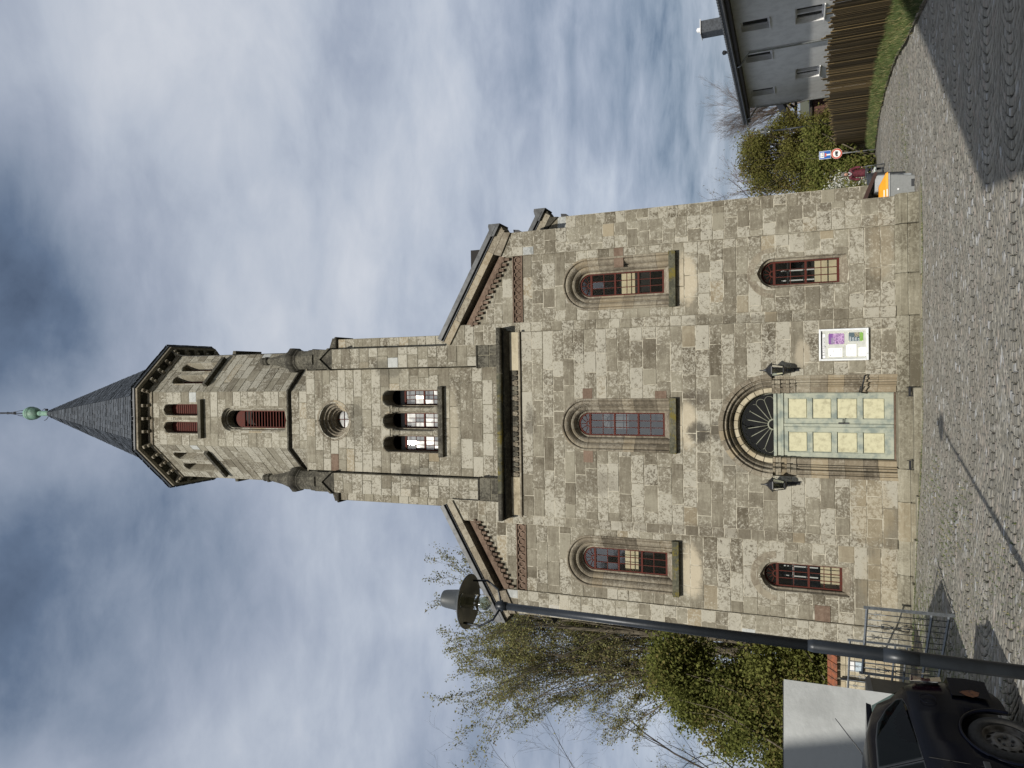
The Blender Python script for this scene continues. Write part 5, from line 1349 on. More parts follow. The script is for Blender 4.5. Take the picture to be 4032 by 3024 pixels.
for y0, y1, z0, z1 in wins:
    def f(b):
        b.box(16.24, 16.31, y0, y0 + .07, z0, z1); b.box(16.24, 16.31, y1 - .07, y1, z0, z1); b.box(16.24, 16.31, y0 + .07, y1 - .07, z0, z0 + .08); b.box(16.24, 16.31, y0 + .07, y1 - .07, z1 - .07, z1)
        if y1 - y0 > 1.3: b.box(16.105, 16.305, (y0 + y1) / 2 - .04, (y0 + y1) / 2 + .04, z0 + .08, z1 - .07)
    w_ = H_('window', 'pvc', f)
    H_('pane', 'glass_dark', lambda b: b.quad((16.27, y1, z0), (16.27, y0, z0), (16.27, y0, z1), (16.27, y1, z1)), w_)
    H_('sill', 'pvc', lambda b: b.bbox(15.93, 16.24, y0 - .04, y1 + .04, z0 - .05, z0 + .005, b=.008), w_)
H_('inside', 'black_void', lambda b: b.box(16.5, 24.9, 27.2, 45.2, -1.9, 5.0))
H_('soffit', 'dark_wood', lambda b: b.box(15.42, 25.4, 26.3, 46.1, 5.06, 5.14))
H_('fascia', 'dark_wood', lambda b: b.bbox(15.37, 15.41, 26.3, 46.1, 5.02, 5.30, b=.005))
H_('roof', 'slate', lambda b: b.add([(15.32, 26.2, 5.31), (15.32, 46.2, 5.31), (25.5, 46.2, 5.2), (25.5, 26.2, 5.2), (15.32, 26.2, 5.40), (15.32, 46.2, 5.40), (25.5, 46.2, 5.30), (25.5, 26.2, 5.30)], [(3, 2, 1, 0), (4, 5, 6, 7), (0, 1, 5, 4), (1, 2, 6, 5), (2, 3, 7, 6), (3, 0, 4, 7)]))
for k in range(80):
    y_ = 26.3 + k * .25
    H_('roof_tile', 'slate', lambda b: b.tube([(15.28, y_, 5.43), (15.7, y_, 5.425)], .06, 6))
H_('gutter', 'lead', lambda b: b.tube([(15.30, 26.2, 5.24), (15.30, 46.2, 5.22)], .065, 8))
def pipe(y_, side=0):
    H_('downpipe', 'galv', lambda b: b.tube([(15.32, y_, 5.18), (15.36, y_, 5.0), (15.75, y_ + .0, 4.75), (15.93, y_, 4.6), (15.93, y_, -1.5)], .045, 8))
pipe(37.4); pipe(45.2)
ch = H_('chimney', 'slate', lambda b: b.bbox(16.6, 17.2, 35.75, 36.42, 5.3, 6.72, b=.02))
H_('chimney_cap', 'pvc', lambda b: (b.bbox(16.54, 17.26, 35.69, 36.48, 6.73, 6.765, b=.01), b.lathe([(.11, 6.77), (.11, 6.93), (.05, 6.97)], (16.9, 36.08, 0), 12)), ch)
H_('roof_vent', 'iron', lambda b: b.lathe([(.07, 5.35), (.07, 5.72), (.11, 5.74), (.11, 5.85), (.03, 5.9)], (16.2, 37.5, 0), 10))
H_('roof_vent', 'iron', lambda b: b.lathe([(.06, 5.35), (.06, 5.5), (.13, 5.55), (.05, 5.62)], (16.2, 39.3, 0), 10))
sd = empty('timber_shed', (16, 47.5, -1.6), 0, 'dark red-brown timber shed behind the corner of the white house', 'shed')
for k in range(11):
    b = MB(); b.bbox(15.32 + k * .16, 15.465 + k * .16, 47.0, 47.03, -1.6, 1.50, b=.005); b.build('board', M['brownwood'], sd)
b = MB(); b.box(15.35, 17.0, 47.05, 49, -1.6, 1.5); b.build('wall', M['dark_wood'], sd)
b = MB(); b.bbox(15.15, 17.3, 46.8, 49.2, 1.52, 1.66, b=.02); b.build('roof', M['dark_wood'], sd)
cp = empty('carport_roof', (16.4, 47, 2.4), 0, 'dark timber porch gable sticking out past the white house corner', 'porch')
b = MB(); b.add([(17.6, 46.3, 3.75), (15.25, 46.3, 2.42), (15.25, 46.3, 2.60), (17.6, 46.3, 3.95), (17.6, 48.5, 3.75), (15.25, 48.5, 2.42), (15.25, 48.5, 2.60), (17.6, 48.5, 3.95)], [(0, 1, 2, 3), (7, 6, 5, 4), (0, 4, 5, 1), (1, 5, 6, 2), (2, 6, 7, 3), (3, 7, 4, 0)]); b.build('roof', M['dark_wood'], cp)
b = MB(); b.bbox(15.5, 17.6, 46.5, 46.65, 2.36, 2.52, b=.02); b.tube([(16.0, 46.55, 2.45), (16.6, 46.55, 3.1)], .07, 6); b.build('tie_beam', M['dark_wood'], cp)
for x_ in (15.55, 17.5): b = MB(); b.bbox(x_, x_ + .14, 48.2, 48.34, -1.8, 2.6, b=.01); b.build('post', M['dark_wood'], cp)
# ------------------------------------------------------------------ bins at the church corner
M['yellow'] = simple('orange_yellow_plastic', (.80, .33, .015), .45, .05, 6, bst=.03)
M['greyplastic'] = simple('grey_plastic', (.24, .25, .25), .6, .05, 20, bst=.1)
M['brownplastic'] = simple('dark_brown_plastic', (.045, .022, .018), .45, .1, 6, bst=.03)
M['darkplastic'] = simple('dark_grey_plastic', (.035, .038, .042), .5, .1, 6, bst=.03)
M['silver'] = simple('silver_grey_plastic', (.38, .41, .43), .45, .05, 10, bst=.03)
gy = 19.72; gb = float(gz(4.5, gy)) + .01
gr = empty('grit_bin', (4.46, gy, gb), 0, 'grey box bin with bright orange yellow lid at the foot of the church corner', 'bin')
def frustum(b, x0, x1, y0, y1, z0, X0, X1, Y0, Y1, z1, bev=.03, **k):
    def ring(a0, a1, b0, b1, z): return [(a0 + bev, b0, z), (a1 - bev, b0, z), (a1, b0 + bev, z), (a1, b1 - bev, z), (a1 - bev, b1, z), (a0 + bev, b1, z), (a0, b1 - bev, z), (a0, b0 + bev, z)]
    vs = ring(x0, x1, y0, y1, z0) + ring(X0, X1, Y0, Y1, z1)
    b.add(vs, [tuple(range(7, -1, -1)), tuple(range(8, 16))] + [(i, (i + 1) % 8, (i + 1) % 8 + 8, i + 8) for i in range(8)], **k)
b = MB(); frustum(b, 4.18, 4.72, gy - .20, gy + .20, gb + .02, 4.13, 4.79, gy - .24, gy + .22, gb + .56); body = b.build('body', M['greyplastic'], gr)
b = MB(); b.bbox(4.74, 4.79, gy - .2, gy + .2, gb + .46, gb + .51, b=.01); b.bbox(4.44, 4.62, gy - .212, gy - .19, gb + .02, gb + .10, b=.008); b.build('foot_recess', M['darkplastic'], body)
b = MB(); frustum(b, 4.10, 4.82, gy - .26, gy + .23, gb + .56, 4.10, 4.82, gy - .26, gy + .23, gb + .595); b.build('rim', M['silver'], gr)
b = MB(); frustum(b, 4.09, 4.84, gy - .27, gy + .24, gb + .598, 4.12, 4.82, gy - .24, gy + .23, gb + .65); frustum(b, 4.12, 4.80, gy - .22, gy + .22, gb + .65, 4.12, 4.58, gy - .05, gy + .2, gb + .77); lid = b.build('lid', M['yellow'], gr)
b = MB(); b.bbox(4.24, 4.42, gy - .262, gy - .25, gb + .605, gb + .632, b=.004); b.bbox(4.24, 4.42, gy - .19, gy - .17, gb + .66, gb + .69, b=.004); b.build('lid_label', M['paper'], lid)
b = MB(); b.lathe([(.022, 0), (.022, .008)], n=10, M=Matrix.Translation((4.40, gy - .228, gb + .38)) @ Matrix.Rotation(R(90), 4, 'X')); b.build('lock', M['paper'], gr)
# brown-lidded bin behind it
by = 20.1; bb = float(gz(4.8, by))
wb = empty('brown_lid_bin', (4.8, by, bb), 0, 'bin with sloping dark brown lid behind the yellow lidded box at the church', 'bin')
b = MB(); frustum(b, 4.55, 4.90, by - .05, by + .3, bb + .05, 4.50, 4.93, by - .08, by + .34, bb + .86); b.build('body', M['silver'], wb)
b = MB()
p0, p1 = Vector((4.22, by - .1, bb + 1.14)), Vector((5.0, by - .1, bb + .84)); dv = (p1 - p0).normalized(); nv = Vector((-dv.z, 0, dv.x)) * (1 if dv.x > 0 else -1)
vs = []
for yy in (0, .44):
    for p, t in ((p0, -.05), (p1, -.045), (p1, .03), (p0, .05)): vs.append(p + nv * t + Vector((0, yy, 0)))
b.add(vs, [(0, 1, 2, 3), (7, 6, 5, 4), (0, 4, 5, 1), (1, 5, 6, 2), (2, 6, 7, 3), (3, 7, 4, 0)])
b.build('lid', M['brownplastic'], wb)
for s in (4.56, 4.90): b = MB(); b.lathe([(.09, -.025), (.10, -.02), (.10, .02), (.09, .025)], n=16, M=Matrix.Translation((s, by + .30, bb + .10)) @ Matrix.Rotation(R(90), 4, 'Y')); b.build('wheel', M['darkplastic'], wb)
gy2 = 21.6; g2 = float(gz(5.2, gy2))
gb2 = empty('grey_wheelie_bin', (5.2, gy2, g2), 0, 'dark grey bin with rounded lid standing behind the brown lidded bin', 'bin')
b = MB(); frustum(b, 4.98, 5.34, gy2, gy2 + .5, g2 + .03, 4.95, 5.38, gy2 - .05, gy2 + .55, g2 + .80); b.build('body', M['darkplastic'], gb2)
b = MB(); b.tube([(4.93, gy2 + .22, g2 + .80), (5.40, gy2 + .22, g2 + .80)], [.14, .14], 18); b.build('lid', M['darkplastic'], gb2)

# ------------------------------------------------------------------ person with walking frame
M['skin'] = simple('skin', (.50, .28, .20), .6, .04, 30, bst=.02)
M['hair'] = simple('grey_hair', (.16, .15, .14), .8, .15, 40, bst=.3)
M['coat'] = simple('burgundy_quilted_coat', (.115, .018, .030), .7, .2, 14, bst=.4)
M['trousers'] = simple('dark_trousers', (.018, .018, .022), .8, .1, 14, bst=.1)
M['scarf'] = simple('pale_scarf', (.60, .55, .56), .8, .15, 30, bst=.2)
def skin_obj(name, verts, edges_, mat, parent, sub=2, root=0, loc=(0, 0, 0)):
    me = bpy.data.meshes.new(name); me.from_pydata([v[:3] for v in verts], edges_, []); me.update()
    o = bpy.data.objects.new(name, me); C.objects.link(o)
    m = o.modifiers.new('skin', 'SKIN'); m.use_smooth_shade = True
    s = o.modifiers.new('sub', 'SUBSURF'); s.levels = sub; s.render_levels = sub
    for i, v in enumerate(verts):
        sv = me.skin_vertices[0].data[i]; r_ = v[3]; sv.radius = (r_, v[4] if len(v) > 4 else r_); sv.use_root = (i == root)
    bpy.context.view_layer.update()
    me2 = bpy.data.meshes.new_from_object(o.evaluated_get(bpy.context.evaluated_depsgraph_get()))
    bpy.data.objects.remove(o); me2.name = name; me2.materials.clear(); me2.materials.append(mat)
    ob = bpy.data.objects.new(name, me2); C.objects.link(ob)
    if parent: ob.parent = parent
    return ob
px, py = 7.17, 28.6; pz = float(gz(px, py)); PS = (ZC - .0568 * py - pz) / 1.58
person = empty('person', (px, py, pz), R(-14), 'elderly person in a burgundy coat leaning on a walking frame beside the church', 'person'); person.scale = (PS,) * 3
# faces the camera: local -Y is forwards
bd = [(0, .02, .86, .13, .10), (0, .0, 1.02, .13, .10), (0, -.05, 1.20, .15, .105), (0, -.08, 1.30, .10, .07), (0, -.11, 1.37, .050), (0, -.13, 1.42, .048),
      (-.15, -.06, 1.285, .06), (-.235, -.03, 1.06, .045), (-.225, -.22, .90, .034), (-.215, -.28, .865, .024),
      (.15, -.06, 1.285, .06), (.235, -.03, 1.06, .045), (.225, -.22, .90, .034), (.215, -.28, .865, .024),
      (-.085, .03, .80, .085), (-.095, -.02, .45, .062), (-.10, .04, .09, .045), (-.10, -.10, .035, .035),
      (.085, .03, .80, .085), (.095, .0, .45, .062), (.10, .06, .09, .045), (.10, -.08, .035, .035)]
be = [(0, 1), (1, 2), (2, 3), (3, 4), (4, 5), (3, 6), (6, 7), (7, 8), (8, 9), (3, 10), (10, 11), (11, 12), (12, 13), (0, 14), (14, 15), (15, 16), (16, 17), (0, 18), (18, 19), (19, 20), (20, 21)]
body_ = skin_obj('body', bd, be, M['trousers'], person)
coat = [(0, .03, .66, .20, .15), (0, .02, .84, .185, .14), (0, .0, 1.02, .165, .13), (0, -.05, 1.20, .17, .125), (0, -.075, 1.30, .105, .085), (0, -.10, 1.36, .068),
        (-.155, -.06, 1.28, .078), (-.245, -.02, 1.06, .062), (-.235, -.20, .92, .048), (.155, -.06, 1.28, .078), (.245, -.02, 1.06, .062), (.235, -.20, .92, .048)]
ct = skin_obj('coat', coat, [(0, 1), (1, 2), (2, 3), (3, 4), (4, 5), (4, 6), (6, 7), (7, 8), (4, 9), (9, 10), (10, 11)], M['coat'], person)
def local(name, mat, fn, parent):
    b = MB(); fn(b); me = b.mesh(name, M[mat]); o = bpy.data.objects.new(name, me); C.objects.link(o); o.parent = parent; return o
def ellipsoid(b, c, r, n=16, m=10, **k):
    b.lathe([(max(.0005, math.sin(math.pi * i / m)), -math.cos(math.pi * i / m)) for i in range(m + 1)], n=n, cap=False, smooth=True, M=Matrix.Translation(c) @ Matrix.Diagonal((*r, 1)), **k)
def f(b):
    ellipsoid(b, (0, -.15, 1.485), (.073, .088, .112)); ellipsoid(b, (0, -.235, 1.475), (.013, .018, .024), 8, 6)
    for s in (-1, 1): ellipsoid(b, (s * .075, -.14, 1.48), (.012, .02, .03), 8, 6)
    ellipsoid(b, (0, -.185, 1.405), (.035, .035, .022), 8, 6)
head = local('head', 'skin', f, person)
def f(b):
    for s in (-1, 1): ellipsoid(b, (s * .028, -.226, 1.495), (.011, .006, .007), 8, 6)
    ellipsoid(b, (0, -.231, 1.430), (.024, .006, .006), 8, 6)
local('eyes_and_mouth', 'brownplastic', f, head)
def f(b): ellipsoid(b, (0, -.125, 1.545), (.098, .108, .108)); ellipsoid(b, (-.06, -.12, 1.48), (.032, .07, .075)); ellipsoid(b, (.06, -.12, 1.48), (.032, .07, .075))
local('hair', 'hair', f, head)
def f(b):
    for s in (-1, 1): b.tube([(s * .06, -.10, 1.37), (s * .05, -.17, 1.33), (s * .012, -.20, 1.24)], [.022, .022, .012], 8)
local('scarf', 'scarf', f, person)
for s in (-1, 1):
    def f(b):
        ellipsoid(b, (s * .222, -.285, .862), (.026, .042, .032), 10, 8)
        for q in range(4):
            z0 = .878 - q * .004; x_ = s * .222 + (q - 1.5) * .0; yy = -.262 - q * .017
            b.tube([(s * .245, yy, .875), (s * .238, yy - .002, .892), (s * .215, yy - .004, .892), (s * .200, yy - .004, .872), (s * .202, yy - .002, .855)], [.009, .009, .0085, .008, .006], 6)
        b.tube([(s * .20, -.25, .875), (s * .193, -.27, .868), (s * .20, -.29, .858)], [.010, .009, .007], 6)
    local('hand', 'skin', f, person)
for s in (-1, 1):
    def f(b): ellipsoid(b, (s * .10, -.06, .045), (.045, .12, .045), 12, 8)
    local('shoe', 'darkplastic', f, person)
wk = empty('walking_frame', (px, py, pz), R(-14), 'grey four wheeled walking frame pushed by the person in the burgundy coat', 'walking frame'); wk.scale = (PS,) * 3
M['frame_grey'] = simple('grey_tube', (.13, .14, .15), .4, .08, 10, met=.5, bst=.02)
for s in (-1, 1):
    local('side_frame', 'frame_grey', lambda b: (b.tube([(s * .222, -.20, .855), (s * .222, -.36, .85), (s * .235, -.42, .80), (s * .26, -.62, .12)], .014, 8), b.tube([(s * .24, -.46, .62), (s * .25, -.22, .12)], .013, 8), b.tube([(s * .25, -.25, .20), (s * .26, -.60, .20)], .010, 6)), wk)
    local('grip', 'darkplastic', lambda b: b.tube([(s * .222, -.19, .855), (s * .222, -.34, .852)], .019, 8), wk)
    local('brake_cable', 'darkplastic', lambda b: b.tube([(s * .23, -.35, .83), (s * .27, -.45, .70), (s * .26, -.5, .5), (s * .25, -.32, .2)], .005, 5), wk)
    for yy in (-.64, -.24):
        w_ = local('wheel', 'darkplastic', lambda b: b.lathe([(.06, -.02), (.098, -.017), (.102, 0), (.098, .017), (.06, .02)], n=20, M=Matrix.Translation((s * .26, yy, .102)) @ Matrix.Rotation(R(90), 4, 'Y'), smooth=True), wk)
        local('fork', 'frame_grey', lambda b: b.tube([(s * .26, yy + .02, .22), (s * .285, yy, .102)], .012, 6), w_)
local('cross_bar', 'frame_grey', lambda b: (b.tube([(-.235, -.44, .70), (.235, -.44, .70)], .012, 6), b.tube([(-.25, -.55, .36), (.25, -.55, .36)], .012, 6), b.tube([(-.26, -.63, .17), (.26, -.63, .17)], .014, 6)), wk)
local('backrest_strap', 'darkplastic', lambda b: b.tube([(-.23, -.38, .72), (-.12, -.30, .74), (.12, -.30, .74), (.23, -.38, .72)], .022, 8), wk)
local('seat', 'darkplastic', lambda b: b.bbox(-.22, .22, -.52, -.30, .52, .55, b=.01), wk)
bg = empty('shopping_bag', (px, py, pz), R(-14), 'pale patterned bag lying in the basket of the walking frame', 'bag'); bg.scale = (PS,) * 3
M['bagp'] = simple('pale_patterned_bag', (.58, .62, .60), .6, .3, 45, bst=.2, col2=(.18, .22, .20))
local('bag_body', 'bagp', lambda b: (ellipsoid(b, (-.03, -.50, .42), (.15, .08, .055)), ellipsoid(b, (.12, -.50, .41), (.07, .07, .05)), ellipsoid(b, (-.16, -.5, .43), (.05, .06, .05))), bg)
local('bag_strap', 'scarf', lambda b: b.tube([(-.12, -.5, .46), (-.05, -.53, .52), (.05, -.53, .50), (.1, -.5, .45)], .012, 6), bg)

# ------------------------------------------------------------------ parked car
M['carpaint'] = simple('dark_blue_car_paint', (.004, .005, .010), .22, .1, 2, bst=0)
M['carpaint'].node_tree.nodes['Principled BSDF'].inputs['Specular IOR Level'].default_value = .25; M['carpaint'].node_tree.nodes['Principled BSDF'].inputs['IOR'].default_value = 1.30
M['tyre'] = simple('tyre_rubber', (.030, .029, .027), .9, .15, 30, bst=.3)
M['steelwheel'] = simple('dusty_steel_wheel', (.15, .14, .125), .65, .2, 12, met=.3, bst=.1, col2=(.05, .045, .035))
M['taillight'] = simple('tail_light_red', (.085, .010, .010), .2, .2, 10, bst=0, coat=.6)
M['lightclear'] = simple('tail_light_clear', (.26, .20, .18), .2, .1, 10, bst=0, coat=.6)
M['rust'] = simple('rust', (.14, .055, .02), .9, .3, 25, bst=.5, col2=(.05, .02, .012))
M['carglass'] = glass_mat('car_glass', (.20, .27, .26), .0, .02, 1.2)
CX_, CY_ = -4.118, 8.994      # centre line, rear bumper (car points towards the camera: +y back, nose towards -y)
cg = .44
car = empty('parked_car', (CX_, CY_, cg), R(-12), 'dark blue hatchback with steel wheels and rusty wheel arch parked in the foreground shade', 'car'); car.scale = (1.07,) * 3
# local: x across (+x is the side we see), y = 0 at rear bumper going to -4.0 at the nose, z up from the ground
HW = .83; WR = .29; ARCH = .345
axle = (-.91, -3.25)
def st(y):       # stations: z bottom, belt z, roof z, half widths
    roof = float(np.interp(y, [-4.0, -3.95, -3.0, -2.55, -2.35, -1.7, -.75, -.42, -.20, -.05, 0], [.62, .66, .90, .97, 1.20, 1.43, 1.40, 1.33, 1.02, .84, .62]))
    belt = float(np.interp(y, [-4.0, -3.95, -3.0, -2.5, -.3, -.12, 0], [.55, .60, .84, .93, 1.03, .86, .58]))
    zb = float(np.interp(y, [-4.0, -3.7, -.35, 0], [.30, .20, .20, .30]))
    w_ = HW * float(np.interp(y, [-4.0, -3.9, -3.5, -3.0, -.7, -.25, -.08, 0], [.62, .80, .96, 1, 1, .965, .89, .74]))
    wr = float(np.interp(y, [-4.0, -2.5, -1.7, -.6, -.2, 0], [.55, .62, .585, .58, .60, .56]))
    return zb, belt, roof, w_, wr
ys_ = sorted(set(np.round(np.concatenate([np.linspace(-4.0, 0, 41), [a + ARCH * math.cos(R(t)) for a in axle for t in range(0, 181, 12)], [-.03, -.01, -3.98]]), 4)))
rows_ = []
for y_ in ys_:
    zb, belt, roof, w_, wr = st(y_)
    for a in axle:
        if abs(y_ - a) < ARCH: zb = max(zb, WR + math.sqrt(ARCH ** 2 - (y_ - a) ** 2))
    roof = max(roof, belt + .03)
    mid = min(max(zb + .03, .62), belt - .02) if zb < belt - .05 else zb + .01
    rows_.append([(w_ * .97, zb), (w_ * 1.0, max(zb + .01, min(.42, belt - .05))), (w_ * 1.008, mid), (w_ * .985, belt - .03 if belt - .03 > mid else mid + .005), (w_ * .965, belt), (wr + (w_ * .965 - wr) * .12, belt + (roof - belt) * .86), (wr * .9, roof - .015 * 1), (wr * .45, roof + .015), (0, roof + .02)])
nP = 9
for side in (1,):
    b = MB(); gl_ = MB()
    V_l = []
    for s in (1, -1):
        base = len(b.v)
        vs = [(s * x, y_, z) for y_, row in zip(ys_, rows_) for x, z in row]
        fs = []; gf = []
        for i in range(len(ys_) - 1):
            for j in range(nP - 1):
                q = (i * nP + j, (i + 1) * nP + j, (i + 1) * nP + j + 1, i * nP + j + 1)
                ym = (ys_[i] + ys_[i + 1]) / 2
                fs.append(q if s > 0 else q[::-1])
        b.add(vs, fs, smooth=True)
    n0 = len(rows_)
    b.add([(s * x, 0, z) for s, row in ((1, rows_[-1]), (-1, rows_[-1][::-1])) for x, z in row], [tuple(range(18))])
    b.add([(s * x, -4.0, z) for s, row in ((1, rows_[0]), (-1, rows_[0][::-1])) for x, z in row], [tuple(range(18))[::-1]])
    me = b.mesh('car_body', M['carpaint'])
    bm = bmesh.new(); bm.from_mesh(me); bmesh.ops.remove_doubles(bm, verts=bm.verts, dist=.002); bmesh.ops.recalc_face_normals(bm, faces=bm.faces); bm.to_mesh(me); bm.free()
    co = bpy.data.objects.new('car_body', me); C.objects.link(co); co.parent = car
def side_pt(y_, t, s=1, out=.006):       # t: 0 belt .. 1 roof line on the side glass
    zb, belt, roof, w_, wr = st(y_); x0, x1 = w_ * .965, wr + (w_ * .965 - wr) * .12
    return (s * (x0 + (x1 - x0) * t + out), y_, belt + (roof - belt) * .86 * t)
def glass_poly(pts, name, parent, s=1):
    b = MB(); b.add([side_pt(y_, t, s) for y_, t in pts], [tuple(range(len(pts)))]); return local_from(b, name, 'carglass', parent)
def local_from(b, name, mat, parent):
    o = bpy.data.objects.new(name, b.mesh(name, M[mat])); C.objects.link(o); o.parent = parent; return o
for s in (1, -1):
    for pts in ([(-.48, .30), (-.58, .62), (-.74, .82), (-.95, .90), (-1.32, .93), (-1.32, .05), (-.62, .06), (-.50, .12)], [(-1.38, .05), (-1.38, .93), (-1.8, .92), (-2.1, .82), (-2.42, .10), (-2.3, .05)]):
        # window trim then glass
        b = MB(); cyy = sum(p[0] for p in pts) / len(pts); ct_ = sum(p[1] for p in pts) / len(pts)
        b.add([side_pt(cyy + (p[0] - cyy) * 1.05, ct_ + (p[1] - ct_) * 1.07, s, .004) for p in pts], [tuple(range(len(pts)))]); tr = local_from(b, 'window_trim', 'darkplastic', car)
        b = MB(); b.add([side_pt(y_, t, s, .009) for y_, t in pts], [tuple(range(len(pts)))]); local_from(b, 'side_window', 'carglass', car)
def f(b):
    q = [(-.60, 1.02 - .0, -.115), (.60, 1.02, -.115), (.54, 1.29, -.34), (-.54, 1.29, -.34)]
    b.add([(x, y_ + .012, z + .01) for x, z, y_ in q], [(0, 1, 2, 3)])
local('rear_window', 'carglass', f, car)
local('roof_spoiler', 'carpaint', lambda b: (b.add([(-.46, -.58, 1.36), (.46, -.58, 1.36), (.50, -.24, 1.345), (-.50, -.24, 1.345), (-.44, -.58, 1.29), (.44, -.58, 1.29), (.50, -.26, 1.30), (-.50, -.26, 1.30)], [(0, 1, 2, 3), (7, 6, 5, 4), (0, 4, 5, 1), (1, 5, 6, 2), (2, 6, 7, 3), (3, 7, 4, 0)])), car)
local('aerial', 'darkplastic', lambda b: (b.tube([(.0, -.42, 1.34), (.0, -.38, 1.385)], [.028, .014], 8), b.tube([(.0, -.38, 1.385), (.10, -.02, 1.62)], [.007, .004], 5)), car)
local('floor_pan', 'darkplastic', lambda b: b.box(-.56, .56, -3.9, -.04, .2, .78), car)
for s in (1, -1):
    def f(b):
        q = [(.80, -.24, .95), (.775, -.10, .93), (.70, -.035, .86), (.66, -.010, .70), (.74, -.022, .66), (.815, -.22, .68)]
        b.add([(s * x, y_ + .03, z) for x, y_, z in q] + [(s * (x + .03), y_ - .01, z) for x, y_, z in q], [tuple(range(6))] + [(i, (i + 1) % 6, (i + 1) % 6 + 6, i + 6) for i in range(6)] + [tuple(range(11, 5, -1))])
    tl = local('tail_light', 'taillight', f, car)
    local('reversing_lens', 'lightclear', lambda b: b.add([(s * x, y_, z) for x, y_, z in ((.80, -.03, .84), (.745, .032, .84), (.725, .035, .76), (.79, -.02, .75), (.845, -.12, .76), (.845, -.14, .83))], [tuple(range(6))]), tl)
def f(b):
    pts = []
    for z in (.30, .62):
        pts.append([(x, y_, z) for x, y_ in ((-.84, -.42), (-.83, -.12), (-.66, .035), (-.3, .06), (.3, .06), (.66, .035), (.83, -.12), (.84, -.42))])
    v = pts[0] + [(x, y_ * .99 + .015, .46) for x, y_, z in pts[0]] + pts[1]
    b.add(v, [(i + 8 * k, i + 1 + 8 * k, i + 9 + 8 * k, i + 8 + 8 * k) for k in (0, 1) for i in range(7)] + [tuple(range(16, 24))], smooth=False)
local('rear_bumper', 'carpaint', f, car)
local('number_plate', 'sign_white', lambda b: b.box(-.26, .26, .062, .07, .50, .61), car)
def gap_line(pts, s):
    out = []
    for y_, z in pts:
        zb, belt, roof, w_, wr = st(y_); zs_l = [zb, min(.42, belt - .05), .62, belt - .03, belt]; xs_l = [w_ * .97, w_, w_ * 1.008, w_ * .985, w_ * .965]
        out.append((s * (float(np.interp(z, zs_l, xs_l)) + .001), y_, z))
    return out
for s in (1, -1):
    local('door_gap', 'tyre', lambda b: b.tube(gap_line([(-1.36, .26), (-1.36, .5), (-1.35, .7), (-1.33, .95)], s), .003, 4), car)
    local('door_gap', 'tyre', lambda b: b.tube(gap_line([(-2.45, .26), (-2.47, .5), (-2.47, .7), (-2.45, .90)], s), .003, 4), car)
    local('door_handle', 'darkplastic', lambda b: b.tube(gap_line([(-1.62, .86), (-1.46, .865)], s), .016, 6), car)
    local('fuel_flap', 'carpaint', lambda b: b.tube([(s * .834, -.52 + .07 * math.cos(i * .628), .84 + .07 * math.sin(i * .628)) for i in range(11)], .004, 4), car) if s > 0 else None
for s in (1, -1): local('rubbing_strip', 'darkplastic', lambda b: b.bbox(s * .838 - .01, s * .838 + .01, -2.85, -1.30, .50, .55, b=.005), car)
for s in (1, -1):
    # dark wheel well
    for k, a in enumerate(axle):
        local('wheel_well', 'darkplastic', lambda b: b.lathe([(ARCH - .01, -.28), (ARCH - .01, .0)], n=32, cap=True, M=Matrix.Translation((s * .50, a, WR)) @ Matrix.Rotation(R(90), 4, 'Y')) if False else b.lathe([(.02, 0), (ARCH + .03, 0)], n=32, cap=False, M=Matrix.Translation((s * .52, a, WR)) @ Matrix.Rotation(R(90), 4, 'Y')), car)
        local('arch_lip', 'carpaint', lambda b: b.tube([(s * (HW * 1.0 + .004), a + (ARCH + .004) * math.cos(R(t)), WR + (ARCH + .004) * math.sin(R(t))) for t in range(-14, 195, 8)], .014, 6), car)
        W = Matrix.Translation((s * .735, a, WR)) @ Matrix.Rotation(R(90 * s), 4, 'Y')
        wh = local('wheel', 'tyre', lambda b: b.lathe([(.185, -.09), (.25, -.095), (.278, -.080), (.29, -.055), (.29, .055), (.278, .080), (.25, .093), (.225, .095), (.19, .085), (.185, .07)], n=48, cap=False, smooth=True, M=W), car)
        def rim(b):
            n = 60
            rings = [(.187, .072), (.178, .062), (.168, .03), (.160, .022), (.150, .026), (.118, .045), (.095, .052), (.070, .045), (.052, .030), (.035, .034), (.001, .036)]
            vs = [W @ Vector((r_ * math.cos(2 * math.pi * j / n), r_ * math.sin(2 * math.pi * j / n), z)) for r_, z in rings for j in range(n)]
            fs = []
            for i in range(len(rings) - 1):
                for j in range(n):
                    if i in (4,) and j % 5 in (0, 1, 2) and (j // 5) % 1 == 0: continue      # ventilation slots
                    fs.append((i * n + j, i * n + (j + 1) % n, (i + 1) * n + (j + 1) % n, (i + 1) * n + j))
            b.add(vs, fs, smooth=False)
            b.add([W @ Vector((.18 * math.cos(2 * math.pi * j / 24), .18 * math.sin(2 * math.pi * j / 24), -.01)) for j in range(24)], [tuple(range(24))], mi=0)
        rm = local('rim', 'steelwheel', rim, wh)
        local('wheel_bolt', 'darkplastic', lambda b: [b.lathe([(.012, .03), (.012, .052)], n=6, M=W @ Matrix.Translation((.053 * math.cos(R(72 * q + 20)), .053 * math.sin(R(72 * q + 20)), .0))) for q in range(5)], wh)
local('rust_patch', 'rust', lambda b: b.add([(.842, -.40, .50), (.843, -.36, .555), (.843, -.33, .52), (.842, -.30, .44), (.841, -.33, .38), (.842, -.385, .40), (.843, -.42, .45)], [tuple(range(7))]), car)
local('seats', 'darkplastic', lambda b: [(b.bbox(x - .24, x + .24, y_, y_ + .18, .55, 1.1, b=.05), b.bbox(x - .13, x + .13, y_ + .03, y_ + .12, 1.12, 1.28, b=.04)) for x in (-.38, .38) for y_ in (-1.95, -1.1)], car)

